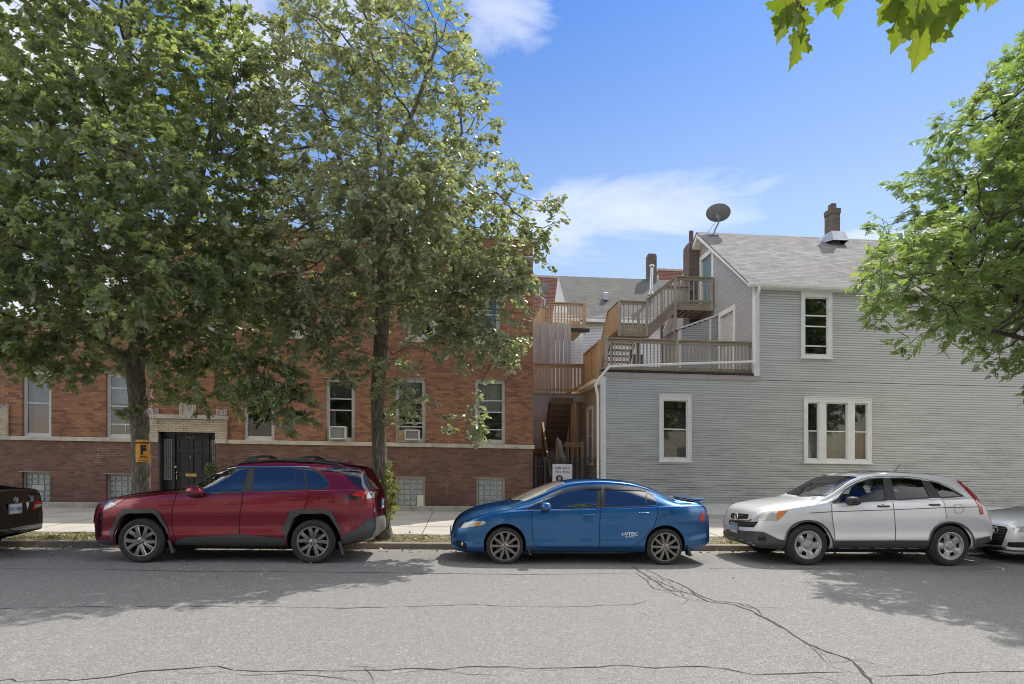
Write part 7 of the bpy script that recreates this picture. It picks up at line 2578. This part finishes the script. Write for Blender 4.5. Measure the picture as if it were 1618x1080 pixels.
for x, y, z0, z1 in ((lx0, yl_, Z_LOW, zl_r - .02), (lx1 - .03, yl_, zl_f - .2, zl_r), (lx0 - .1, yl_ + 1.3, Z_LOW, zl_r - .02), (hx1, yl_, zh_f - .2, zh_r + .02), (hx0, yl_, zh_f - .22, zh_r), (hx0 + .05, yl_ + 1.5, Z_LOW, zh_r), (hx1 + .05, yl_ + 1.3, Z_LOW, zh_r)):
    m.box(x - .048, x + .048, y - .048, y + .048, z0, z1, 0).mark()
m.build_each('post', GW, us, bevel=.006)
m = MB()
m.box(hx0, hx1, yl_ - .02, yl_ + .03, zh_f - .22, zh_f + .02, 1); m.box(hx0, hx1, yl_ + .03, yl_ + 1.6, zh_f - .03, zh_f + .02, 1)
m.build('half_landing', GW, us)
m = MB(); rail(m, (hx0, yl_), (hx1, yl_), zh_f, zh_r, gap=.155); m.build('railing', GW, us)
m = MB(); rail(m, (hx0, yl_), (hx0, yl_ + 1.7), zh_f, zh_r, gap=.12, bal=.09); m.build('side_railing', [M['wood_brown'], M['wood_greyH']], us)
m = MB()
rail(m, (hx1, yl_), (lx0, yl_), (zh_f, zl_f), (zh_r + .1, zl_r), n=8)
m.build('stair_railing', GW, us)
m = MB()
ns = 5
for k in range(ns):
    t0 = k / ns
    x = hx1 + (lx0 - hx1) * t0; z_ = zh_f + (zl_f - zh_f) * (k + 1) / (ns + 1)
    m.box(x, x + (lx0 - hx1) / ns + .04, yl_ + .02, yl_ + 1.2, z_ - .02, z_ + .02, 1)
for y in (yl_, yl_ + 1.2): m.bar((hx1 - .05, y + .02, zh_f - .18), (lx0, y + .02, zl_f - .12), .045, .26, 1)
m.build('stair_flight', GW, us)
# back flight down from the half landing to the porch behind
m = MB()
nb = 11
bx0, bx1 = hx0 + .02, hx1 - .02
for k in range(nb):
    y = yl_ + 1.7 + k * .23; z_ = zh_f - .19 * (k + 1)
    m.box(bx0, bx1, y, y + .27, z_ - .02, z_ + .02, 1)
for x in (bx0, bx1): m.bar((x, yl_ + 1.65, zh_f - .12), (x, yl_ + 1.7 + nb * .23, zh_f - .19 * nb - .12), .045, .26, 0)
m.build('stair_flight', GW, us)
m = MB(); rail(m, (hx0, yl_ + 1.7), (hx0 - .05, yl_ + 4.3), (zh_f, zh_f - 2.1), (zh_r, zh_r - 2.1), gap=.14, bal=.09); m.build('stair_railing', BW, us)

# brown porch and switchback stair between the two buildings
yp = 22.85
px0, px1 = XR + .05, PX(925, yp)
zp1, zp0 = P(880, 575, yp)[1], P(880, 621, yp)[1]
po = thing('back_porch', 'brown wooden porch and switchback stairs between the brick building and grey house', 'porch', (px0, yp, .18))
m = MB(); rail(m, (px0, yp), (px1, yp), zp0 + .02, zp1, gap=.115, bal=.06); m.build('railing', BW, po)
m = MB()
for x in (px0 + .03, px1 - .06): m.box(x - .05, x + .06, yp - .05, yp + .06, zp0 - .2, zp1 + .02, 0).mark()
m.box(px1 - .5, px1 - .4, yp + .05, yp + .15, .18, zp0 - .25, 0)
m.build_each('post', BW, po, bevel=.006)
m = MB()
m.box(px0, px1 + .1, yp - .06, yp + .0, zp0 - .29, zp0 - .05, 1); 
m.build('beam', [M['fence_wood'], M['fence_wood']], po)
m = MB()
k = 0
x = px0
while x < px1:
    m.box(x, x + .13, yp - .1, yp + 1.3, zp0 - .04, zp0 - .002, 0); x += .142
m.build('decking', BW, po)
m = MB()
sx0, sx1, sx2 = px0 + .02, px0 + .78, px1 - .45
zmid = 2.2
nst = 9
for k in range(nst):
    z_ = .18 + (zmid - .18) * (k + 1) / (nst + 1); y = yp - .3 + k * .25
    m.box(sx0, sx1, y, y + .28, z_ - .02, z_ + .02, 1); m.box(sx0, sx1, y + .26, y + .28, z_ - .02, z_ + .2, 1)
m.build('stair_flight', [M['wood_shade'], M['wood_shade']], po)
m = MB()
m.box(sx0, sx2, yp + 2.05, yp + 3.1, zmid - .05, zmid, 1)
for k in range(nst):
    z_ = zmid + (zp0 - zmid) * (k + 1) / (nst + 1); y = yp + 2.0 - k * .23
    m.box(sx1 + .08, sx2, y - .26, y, z_ - .02, z_ + .02, 1)
    m.box(sx1 + .08, sx2, y - .26, y - .24, z_ - .18, z_ - .02, 1)
for x in (sx1 + .08, sx2): m.bar((x, yp + 2.1, zmid - .05), (x, yp + .05, zp0 - .1), .045, .26, 0)
m.build('stair_flight', [M['wood_shade'], M['wood_shade']], po)
m = MB()
m.bar((sx1 + .03, yp - .35, 1.2), (sx1 + .03, yp + 1.9, zmid + .95), .06, .1, 1); m.bar((sx1 + .03, yp - .35, .45), (sx1 + .03, yp + 1.9, zmid + .15), .05, .2, 1)
for k in range(12):
    t = k / 11; y = yp - .35 + 2.25 * t; m.bar((sx1 + .03, y, .45 + (zmid - .3) * t), (sx1 + .03, y, 1.2 + (zmid - .25) * t), .09, .04, 0)
m.build('stair_railing', [M['wood_shade'], M['wood_brownH']], po)
# fence boards behind the stairs
m = MB()
x = px0
i = 0
while x < px1 + 1.2:
    m.box(x, x + .14, yp + 3.6 + (.02 if i % 2 else 0), yp + 3.63 + (.02 if i % 2 else 0), .18, 3.9, 0); x += .145; i += 1
m.build('fence_boards', M['fence_pale'], po)
# small ground railing with the covered post
yq = 22.0
gr_ = thing('entry_railing', 'short brown wooden railing at the foot of the porch stairs', 'railing', (PX(889, yq), yq, .18))
m = MB()
q0, q1 = PX(891, yq), PX(920, yq)
rail(m, (q0, yq), (q1, yq), .5, P(900, 700, yq)[1], gap=.13)
m.box(q1 - .05, q1 + .05, yq - .05, yq + .05, .18, P(900, 697, yq)[1], 0)
m.build('railing', BW, gr_)
wc = thing('covered_post', 'wooden newel post with a ball top and a pale cloth wrapped down its side', 'post', (PX(881, yq), yq, .18))
xx = PX(881, yq)
m = MB(); m.box(xx - .06, xx + .06, yq - .06, yq + .06, .18, P(881, 697, yq)[1], 0); m.build('post', M['wood_brown'], wc, bevel=.008)
m = MB(); m.lathe([(0, .13), (.035, .11), (.05, .065), (.035, .02), (.05, .0), (.05, -.02), (0, -.02)], (xx, yq, P(881, 697, yq)[1]), 'Z', 14); m.build('finial', M['fence_wood'], wc)
m = MB(); b0 = pt3(882, 695, yq - .1); b1 = pt3(892, 732, yq - .1)
pts = [tuple(b0[j] + (b1[j] - b0[j]) * t + (.02 * math.sin(t * 9) if j == 0 else 0) for j in range(3)) for t in np.linspace(0, 1, 9)]
m.tube(pts, [.05, .085, .08, .095, .085, .1, .09, .1, .07], 9); m.build('cloth', M['cloth'], wc)

# black iron fence and gate across the passage
yf = YB - .05
fe = thing('iron_fence', 'black iron picket fence and gate across the passage between the houses', 'fence', (XR + .1, yf, .18))
zt_f = P(900, 724, yf)[1]
xg = [PX(u, yf) for u in (846.5, 861, 911, 914, 949)]
m = MB()
for u, hh, w in ((846.5, 722, .05), (861.3, 722, .07), (911, 724, .07)):
    x, z_ = P(u, hh, yf); m.box(x - w / 2, x + w / 2, yf - w / 2, yf + w / 2, .15, z_).mark()
m.build_each('post', M['iron'], fe, bevel=.004)
def pickets(m, u0, u1, n, top):
    x0, x1 = PX(u0, yf), PX(u1, yf)
    zt = P((u0 + u1) / 2, top, yf)[1]
    for i in range(n + 1):
        x = x0 + (x1 - x0) * i / n
        m.box(x - .009, x + .009, yf - .009, yf + .009, .2, zt + .06)
        m.add([(x - .02, yf - .01, zt + .06), (x + .02, yf - .01, zt + .06), (x + .02, yf + .01, zt + .06), (x - .02, yf + .01, zt + .06), (x, yf, zt + .13)], [(0, 1, 4), (1, 2, 4), (2, 3, 4), (3, 0, 4)])
    for z_ in (.32, .75, zt - .15, zt): m.box(x0, x1, yf - .015, yf + .015, z_ - .015, z_ + .015)
m = MB(); pickets(m, 848, 860, 3, 728); m.mark(); pickets(m, 914, 949, 9, 728); m.build_each('picket_panel', M['iron'], fe)
m = MB(); pickets(m, 863, 909.5, 12, 729); m.build('gate', M['iron'], fe)

# for sale board
ys = YB - .28
s0, s1 = P(873, 768, ys), P(904, 733.3, ys)
fs = thing('for_sale_sign', 'white for sale board with round portrait standing before the iron gate', 'sign', ((s0[0] + s1[0]) / 2, ys, .18))
xs0, xs1 = s0[0], s1[0]; zt = s1[1]; zb0 = zt - (xs1 - xs0) * 1.5
m = MB(); m.box(xs0, xs1, ys - .01, ys + .012, zb0, zt); M['sign_white'] = m_plain('sign_white', (.62, .64, .67), .45, var=.04)
brd = m.build('board', M['sign_white'], fs, bevel=.003)
m = MB()
for x in (xs0 + .06, xs1 - .06): m.box(x - .015, x + .015, ys + .014, ys + .034, .15, zt - .1).mark()
m.build_each('stake', M['white_trim'], fs)
M['sign_grey'] = m_plain('sign_grey_ink', (.07, .075, .095), .6, var=.05)
M['sign_rose'] = m_plain('sign_rose_ink', (.3, .12, .14), .6, var=.05)
M['skin'] = m_plain('portrait_skin', (.5, .32, .23), .6, var=.1)
M['portrait_dark'] = m_plain('portrait_dark', (.025, .023, .025), .6, var=.2)
W_ = xs1 - xs0; xc = (xs0 + xs1) / 2
def at_(fx, fz): return (xs0 + W_ * fx, ys - .0125, zt - W_ * fz)
gtext('sign_text', 'FOR SALE', at_(.5, .2), W_ * .165, M['sign_grey'], brd, bold=.002, space=1.22, sx=.92)
gtext('sign_text', 'Maria  Morales', at_(.52, .385), W_ * .135, M['sign_rose'], brd, shear=.35, sx=.92, bold=.0005)
pc = at_(.345, .74); r_ = W_ * .185
m = MB(); m.add([(pc[0] + r_ * math.cos(t), ys - .0122, pc[2] + r_ * math.sin(t)) for t in np.linspace(0, 2 * math.pi, 32)[:-1]], [tuple(range(31))]); prt = m.build('portrait', M['portrait_dark'], brd)
m = MB(); m.add([(pc[0] + r_ * .02 + r_ * .4 * math.cos(t), ys - .0134, pc[2] + r_ * .12 + r_ * .56 * math.sin(t)) for t in np.linspace(0, 2 * math.pi, 24)[:-1]], [tuple(range(23))])
m.add([(pc[0] + r_ * x, ys - .0132, pc[2] + r_ * z_) for x, z_ in ((-.12, -.3), (.2, -.3), (.24, -.7), (-.16, -.7))], [(0, 1, 2, 3)]); m.build('portrait_face', M['skin'], prt)
m = MB(); m.add([(pc[0] + r_ * x, ys - .0138, pc[2] + r_ * z_) for x, z_ in ((-.62, -.78), (-.4, -.52), (-.16, -.46), (.04, -.75), (.22, -.46), (.46, -.52), (.62, -.78), (.3, -.95), (-.3, -.95))], [tuple(range(9))]); m.build('portrait_shirt', M['sign_white'], prt)
for dx_, dz_, w_, h_ in ((-.16, .2, .1, .03), (.2, .2, .1, .03)):
    pass
m = MB()
for dx_ in (-.13, .17): m.box(pc[0] + r_ * (dx_ - .07), pc[0] + r_ * (dx_ + .07), ys - .0142, ys - .0139, pc[2] + r_ * .2, pc[2] + r_ * .26)
m.box(pc[0] + r_ * -.1, pc[0] + r_ * .14, ys - .0142, ys - .0139, pc[2] - r_ * .2, pc[2] - r_ * .15)
m.build('portrait_features', M['sign_rose'], prt)

# orange parking notice wrapped on the broad tree
yn = YT - .19
def npt(u, v, y=yn): return pt3(u, v, y)
nt_ = thing('parking_notice', 'orange paper no parking notice with a big letter F tied to the tree trunk', 'notice', npt(224, 712))
corn = [[(212.3, 694.3), (234.3, 694.4)], [(212.8, 707), (235, 707)], [(213.4, 719), (236.6, 718)], [(214, 729.8), (237.8, 729.2)]]
m = MB()
vs = []
xc_n = npt(223.5, 700)[0]
def curl(p):
    d = (p[0] - xc_n) / .2
    return (p[0], p[1] + .07 * d * d, p[2])
nu = 8
for a, b in corn:
    for i in range(nu + 1):
        t = i / nu
        vs.append(curl(npt(a[0] + (b[0] - a[0]) * t, a[1] + (b[1] - a[1]) * t)))
m.add(vs, [(r * (nu + 1) + i, r * (nu + 1) + i + 1, (r + 1) * (nu + 1) + i + 1, (r + 1) * (nu + 1) + i) for r in range(3) for i in range(nu)], 0, True)
M['notice'] = m_plain('orange_paper', (.78, .36, .05), .7, var=.05, scale=5)
nb_ = m.build('paper', M['notice'], nt_)
def ntext(txt, u, v, size, **k):
    L = npt(u, v); L = (L[0], L[1] - .006, L[2])
    o = gtext('notice_text', txt, L, size, M['ink'], nb_, **k)
    co_ = o.data
    for vtx in co_.vertices:
        d = (vtx.co.x + OFF[nb_.name].x - xc_n) / .2
        vtx.co.y += .07 * d * d
    return o
sc_ = 13.4 / 1060
ntext('NO PARKING', 224.0, 699.3, .042, bold=.002)
ntext('F', 226.0, 711.0, .235, bold=.016, sx=.86)
ntext('FRIDAY', 226.2, 720.6, .03, bold=.0015, sx=1.15)
ntext('9 AM - 2 PM', 225.6, 723.2, .028, bold=.001, sx=1.1)
ntext('STREET CLEANING', 226.0, 727.4, .018, bold=.0005, sx=1.2)
m = MB(); zc_n = npt(224, 697)[2]
m.tube([(xc_n + .185 * math.cos(t), YT + .0 + .185 * math.sin(t), zc_n) for t in np.linspace(0, 2 * math.pi, 25)], .004, 4); m.build('string', M['cloth'], nt_)

# white string of lights hanging beside the entrance
sl2 = thing('string_lights', 'thin strand of white bulbs hanging on the brick wall left of the entrance', 'string lights', (PX(241.5, YB - .08), YB - .08, P(241, 620, YB)[1]))
m = MB(); lx = PX(241.5, YB - .08)
zz0, zz1 = P(241, 612, YB)[1], P(241, 671, YB)[1]
m.tube([(lx + .01 * math.sin(z_ * 9), YB - .14, z_) for z_ in np.linspace(zz0, zz1, 16)], .0035, 4)
m.build('cable', M['white_plastic'], sl2)
m = MB(); rr_ = random.Random(4)
for z_ in np.linspace(zz0, zz1, 22):
    x = lx + rr_.uniform(-.035, .035); m.lathe([(0, .022), (.013, .012), (.014, -.01), (0, -.02)], (x, YB - .145, z_), 'Z', 6)
M['bulb'] = m_plain('white_bulb', (.78, .78, .78), .3, var=.03)
m.build('bulbs', M['bulb'], sl2)

# satellite dishes
def dish(name_label, c, r, tilt, az, mat, base, elbow):
    t = thing('satellite_dish', name_label, 'satellite dish', base)
    rot = Matrix.Rotation(az, 4, 'Z') @ Matrix.Rotation(tilt, 4, 'X')
    m = MB(); prof = [(0, .0)] + [(1.0 * k / 8, .2 * (k / 8) ** 2) for k in range(1, 9)]
    vs, fs = [], []
    n = 36
    ring = []
    for k, (q, d) in enumerate(prof):
        for i in range(n):
            a = 2 * math.pi * i / n
            p = rot @ Vector((q * r[0] * math.cos(a), -d * r[0], q * r[1] * math.sin(a)))
            vs.append((c[0] + p.x, c[1] + p.y, c[2] + p.z))
    for k in range(len(prof) - 1):
        for i in range(n): fs.append((k * n + i, k * n + (i + 1) % n, (k + 1) * n + (i + 1) % n, (k + 1) * n + i))
    b = len(vs)
    m.add(vs, fs, 0, True)
    rim = [vs[(len(prof) - 1) * n + i] for i in range(n)]; m.tube(rim + rim[:1], .012, 6)
    m.build('reflector', M[mat], t)
    m = MB()
    q = rot @ Vector((0, .03, -r[1] * .35))
    br = (c[0] + q.x, c[1] + q.y, c[2] + q.z)
    m.box(br[0] - .09, br[0] + .09, br[1] - .02, br[1] + .1, br[2] - .06, br[2] + .12)
    m.build('bracket', M['metal'] if mat == 'dish' else M['dish_dark'], t, bevel=.015)
    m = MB(); m.tube([br] + list(elbow) + [base], .03, 8)
    for dx_ in (-.12, .12): m.box(base[0] + dx_ - .06, base[0] + dx_ + .06, base[1] - .05, base[1] + .05, base[2] - .02, base[2] + .02)
    m.build('mast', M['metal'] if mat == 'dish' else M['dish_dark'], t)
    m = MB(); e = rot @ Vector((0, -.75 * r[0] * 1.3, -r[1] * .9)); f0 = rot @ Vector((0, -.1, -r[1]))
    m.tube([(c[0] + f0.x, c[1] + f0.y, c[2] + f0.z), (c[0] + e.x, c[1] + e.y, c[2] + e.z)], .016, 6); m.lathe([(0, -.06), (.035, -.05), (.035, .05), (0, .06)], (c[0] + e.x, c[1] + e.y, c[2] + e.z), 'Z', 10)
    m.build('feed_arm', M['dish_dark'], t)
    return t


yd2 = Y_RIDGE - .25
cD = pt3(1135, 337, yd2); bD = pt3(1127.5, 373.5, yd2 - .1); bD = (bD[0], bD[1], Z_EAVE - .08 * SLOPE + .03 + (bD[1] - ye) * SLOPE)
dish('dark grey satellite dish on a mast at the roof ridge of the grey house', cD, (.43, .33), R(-38), R(160), 'dish_dark', bD, [(cD[0] + .03, cD[1] + .05, cD[2] - .33), pt3(1130, 362, yd2)])
m = MB(); m.tube([tuple(Vector(cD) + Vector((-.1, 0, -.3))), pt3(1116, 371, yd2)], .008, 5)
m.build('stay_wire', M['dish_dark'], bpy.data.objects['satellite_dish'])

# neighbours behind
yw = 33.0
wh = thing('white_house', 'white sided house with grey shingle roof standing behind the porches', 'house', (PX(900, yw), yw, .18))
wx0, wx1 = PX(899, yw), PX(1095, yw)
wze = P(960, 500, yw)[1]; ywr = 36.6; wzr = P(960, 438.5, ywr)[1]
m = MB()
RW = .11
clap(m, wx0, wx1, 2.0, wze, yw, 'X'); clap(m, yw, 2 * ywr - yw, 2.0, wzr, wx0, 'Y', top=lambda z_: (yw, 2 * ywr - yw) if z_ < wze else ((yw + (z_ - wze) / ((wzr - wze) / (ywr - yw))), 2 * ywr - yw - (z_ - wze) / ((wzr - wze) / (ywr - yw))))
m.build('wall', M['siding_white'], wh)
m = MB()
sl_w = (wzr - wze) / (ywr - yw)
rx0, rx1 = wx0 - .0, wx1 + .3
for s_ in (1, -1):
    y0 = yw - .3 if s_ == 1 else 2 * ywr - yw + .3
    a = [(rx0, y0, wze - .3 * sl_w), (rx1, y0, wze - .3 * sl_w), (rx1, ywr, wzr), (rx0, ywr, wzr)]
    b = [(p[0], p[1], p[2] - .1) for p in a]
    m.add(a + b, [(0, 1, 2, 3), (7, 6, 5, 4), (0, 4, 5, 1), (3, 7, 4, 0), (1, 5, 6, 2)])
wr_o = m.build('roof', M['shingle_far'], wh)
m = MB(); m.box(rx0 - .3, rx1, yw - .45, yw - .3, wze - .3 * sl_w - .12, wze - .3 * sl_w + .03); m.box(wx0 - .05, wx0 + .12, yw - .03, yw + .03, 2, wze)
xp = PX(918.5, yw - .4); m.bar((xp, yw - .4, wze - .3), (xp, yw - .4, 2.0), .13, .1)
m.build('gutter', M['white_trim'], wh)
m = MB(); cxx = PX(1029, ywr); zt3, zb3 = P(1029, 402, ywr)[1], P(1029, 445, ywr)[1]
m.box(cxx - .24, cxx + .24, ywr - .24, ywr + .24, zb3 - .6, zt3 - .1); m.box(cxx - .2, cxx + .2, ywr - .2, ywr + .2, zt3 - .1, zt3)
m.build('chimney', M['brick_chimney'], wr_o)
m = MB(); yv = 34.6; v0, v1 = pt3(1028.5, 466, yv), pt3(1030, 421, yv)
m.tube([v0, (v0[0], v0[1], v0[2] + .25), (v1[0], v1[1], v1[2])], [.19, .09, .09], 12); m.lathe([(.15, -.02), (.15, .08), (.05, .12), (0, .12)], (v1[0], v1[1], v1[2]), 'Z', 12)
m.build('flue_pipe', M['metal'], wr_o)
m = MB(); q = pt3(957, 471, 34.4); m.box(q[0] - .12, q[0] + .12, 34.3, 34.55, q[2] - .1, q[2] + .28); m.build('roof_vent', M['metal'], wr_o, bevel=.01)
m = MB(); h = rect(1000, 1016, 560, 600, yw); m.box(h[0], h[1], yw - .04, yw + .02, h[2] - 1, h[3]); m.build('window', M['dark_frame'], wh)

yr = 50.0
fb = thing('red_brick_block', 'flat topped red brick building far behind the white house', 'building', (PX(860, yr), yr, .18))
m = MB(); rx0, rx1 = PX(800, yr), PX(1120, yr); ztb = P(870, 438.5, yr)[1]
m.box(rx0, rx1, yr, yr + 8, .1, ztb); m.build('wall', M['brick_far'], fb)
m = MB(); m.box(rx0 - .05, rx1 + .05, yr - .05, yr + 8, ztb, ztb + .15); m.build('coping', M['stone_grey'], fb)
ph = thing('red_brick_penthouse', 'small red brick roof block showing between the metal flue and the side chimney', 'building', (PX(1060, yr - 2), yr - 2, .18))
m = MB(); a0, a1 = PX(1041, yr - 2), PX(1110, yr - 2); zpt = P(1060, 427.5, yr - 2)[1]
m.box(a0, a1, yr - 2, yr - .1, ztb - 2.5, zpt); m.build('wall', M['brick_far'], ph)
m = MB(); m.box(a0 - .05, a1 + .05, yr - 2.05, yr - .1, zpt, zpt + .14); m.box(a0 - .25, a0 - .002, yr - 2.02, yr - .1, ztb - 2.5, zpt - .35); m.build('coping', M['stone_grey'], ph)

# brown upper porch of the house behind, with tall fence boards below
yu = 29.5
bp = thing('upper_porch', 'brown wooden balcony porch on tall weathered boards beside the white house', 'porch', (PX(860, yu), yu, .18))
ux0, ux1 = PX(858, yu), PX(926, yu)
zu1, zu0 = P(890, 478.5, yu)[1], P(890, 516, yu)[1]
m = MB(); rail(m, (ux0, yu), (ux1, yu), zu0, zu1, gap=.135, bal=.05); m.mark(); rail(m, (ux0, yu), (ux0 - .05, yu + 4.0), zu0, zu1, gap=.16, bal=.07); m.build_each('railing', BW, bp)
m = MB()
for x, y in ((ux0, yu), (ux1 - .08, yu), (ux0 - .05, yu + 4.0)): m.box(x - .07, x + .07, y - .07, y + .07, zu0 - .25 if x > ux0 + .5 else 2, zu1 + (.0 if x > ux0 + .5 else .12), 0).mark()
m.build_each('post', BW, bp)
m = MB(); m.box(ux0, ux1, yu - .03, yu + .03, zu0 - .25, zu0 + .02, 1); m.box(ux0, ux1, yu + .03, yu + 3.2, zu0 - .02, zu0 + .03, 1); m.build('decking', BW, bp)
m = MB()
for k in range(14):   # lattice screen at the back of the balcony
    x = ux0 + .2 + k * .14
    for s_ in (-1, 1): m.bar((x, yu + 1.9, zu1 - .75), (x + s_ * .75, yu + 1.9, zu1 - .02), .03, .012, 0)
m.build('lattice', BW, bp)
m = MB(); x = PX(842, yu - 1.2); i = 0
while x < PX(898, yu - 1.2):
    m.box(x, x + .15, yu - 1.2 + (.03 if i % 2 else 0), yu - 1.17 + (.03 if i % 2 else 0), 1.5, P(870, 508 + (3 if i % 3 else 0), yu - 1.2)[1], 0); x += .165; i += 1
m.build('fence_boards', M['fence_pale'], bp)
m = MB(); m.box(PX(892, yu), PX(931, yu), yu - .1, yu - .02, P(900, 524, yu)[1], P(900, 518.5, yu)[1]); m.build('dark_beam', M['tar'], bp)
c2 = pt3(855, 456.5, yu - .25); b2 = (ux0 + .05, yu - .1, zu1 - .2)
dish('light grey satellite dish on a bent pipe at the corner of the upper porch', c2, (.36, .29), R(-32), R(165), 'dish', b2, [pt3(852, 467, yu - .2), pt3(857, 471, yu - .15), pt3(861, 474, yu - .1)])

# ------------------------------------------------------------------ small things on the ground
g = np.random.default_rng(77)
def litter(name, n, region, sizes, mat, kind='stuff', flat=.3, z=.12, tpl=TPL_OAK):
    pos = np.stack([g.uniform(region[0], region[1], n), g.uniform(region[2], region[3], n), np.full(n, z) + g.uniform(0, .02, n)], 1)
    pos[:, 2] -= GR * pos[:, 0]
    yd_ = g.normal(size=(n, 3)); yd_[:, 2] *= flat
    zd = g.normal(size=(n, 3)) * flat; zd[:, 2] += 1
    me = leaf_mesh(name, tpl, pos, yd_, zd, g.uniform(*sizes, n), g.uniform(0, 1, n))
    me.materials.append(M[mat])
    return me


def m_dryleaf():
    t = NT('dry_leaf')
    at = t.n('ShaderNodeAttribute', None, attribute_name='rnd').outputs[2]
    c = t.ramp(at, [(0, (.16, .1, .045)), (.3, (.3, .2, .09)), (.55, (.42, .34, .2)), (.75, (.5, .45, .34)), (.88, (.45, .27, .05)), (1, (.2, .22, .06))])
    t.principled(Base_Color=c, Roughness=.8)
    return t.mat


M['dry_leaf'] = m_dryleaf()
parts_ = [litter('fallen_leaves', 1500, (-12, 14, YK + .18, 14.3), (.03, .08), 'dry_leaf', z=.125),
          litter('fallen_leaves', 420, (-10, 13, 12.45, 12.9), (.03, .09), 'dry_leaf', z=.006, flat=.5), litter('fallen_leaves', 160, (-10, 12, 9.5, 12.5), (.02, .06), 'dry_leaf', z=.006),
          litter('fallen_leaves', 60, (-9, 11, 14.4, 20.0), (.03, .08), 'dry_leaf', z=.19)]
bm = bmesh.new()
for me in parts_: bm.from_mesh(me)
me = bpy.data.meshes.new('fallen_leaves'); bm.to_mesh(me); bm.free(); me.materials.append(M['dry_leaf'])
tag(link('fallen_leaves', me), 'dry brown leaves scattered on the verge and along the kerb', 'leaves', kind='stuff')


def m_grass():
    t = NT('grass_blade')
    at = t.n('ShaderNodeAttribute', None, attribute_name='rnd').outputs[2]
    c = t.ramp(at, [(0, (.12, .16, .04)), (.5, (.2, .25, .06)), (.8, (.32, .32, .11)), (1, (.36, .3, .13))])
    p = t.n('ShaderNodeBsdfPrincipled', {'Base Color': c, 'Roughness': .6})
    tr = t.n('ShaderNodeBsdfTranslucent', {'Color': c})
    return t.surf(t.n('ShaderNodeMixShader', {0: .3, 1: p.outputs[0], 2: tr.outputs[0]}).outputs[0])


M['grass'] = m_grass()
n = 13000
cx_ = g.uniform(-13, 14, 420); cy_ = g.uniform(YK + .2, 14.3, 420)
k = g.integers(0, 420, n)
pos = np.stack([cx_[k] + g.normal(size=n) * .09, np.clip(cy_[k] + g.normal(size=n) * .07, YK + .17, 14.34), np.full(n, .11)], 1)
pos[:, 2] -= GR * pos[:, 0]
yd_ = g.normal(size=(n, 3)) * .5; yd_[:, 2] = g.uniform(.35, 1, n)
blade = (np.array([(-.07, 0, 0), (.07, 0, 0), (.05, .6, -.03), (0, 1.0, -.15), (-.05, .6, -.03)]), [[0, 1, 2, 3, 4]])
me = leaf_mesh('grass', blade, pos, yd_, g.normal(size=(n, 3)), g.uniform(.03, .075, n), g.uniform(0, 1, n)); me.materials.append(M['grass'])
tag(link('grass', me), 'patchy short grass tufts growing on the verge', 'grass', kind='stuff')

q = road_at(228, 881)
m = MB(); m.add([(q[0] - .09, q[1] - .05, .005), (q[0] + .1, q[1] - .04, .005), (q[0] + .12, q[1] + .05, .008), (q[0] + .01, q[1] + .02, .075), (q[0] - .06, q[1] + .06, .02)], [(0, 1, 3), (1, 2, 3), (2, 4, 3), (4, 0, 3)])
tag(m.build('paper_scrap', M['white_plastic']), 'crumpled white paper scrap lying on the road left of the red crossover', 'litter')
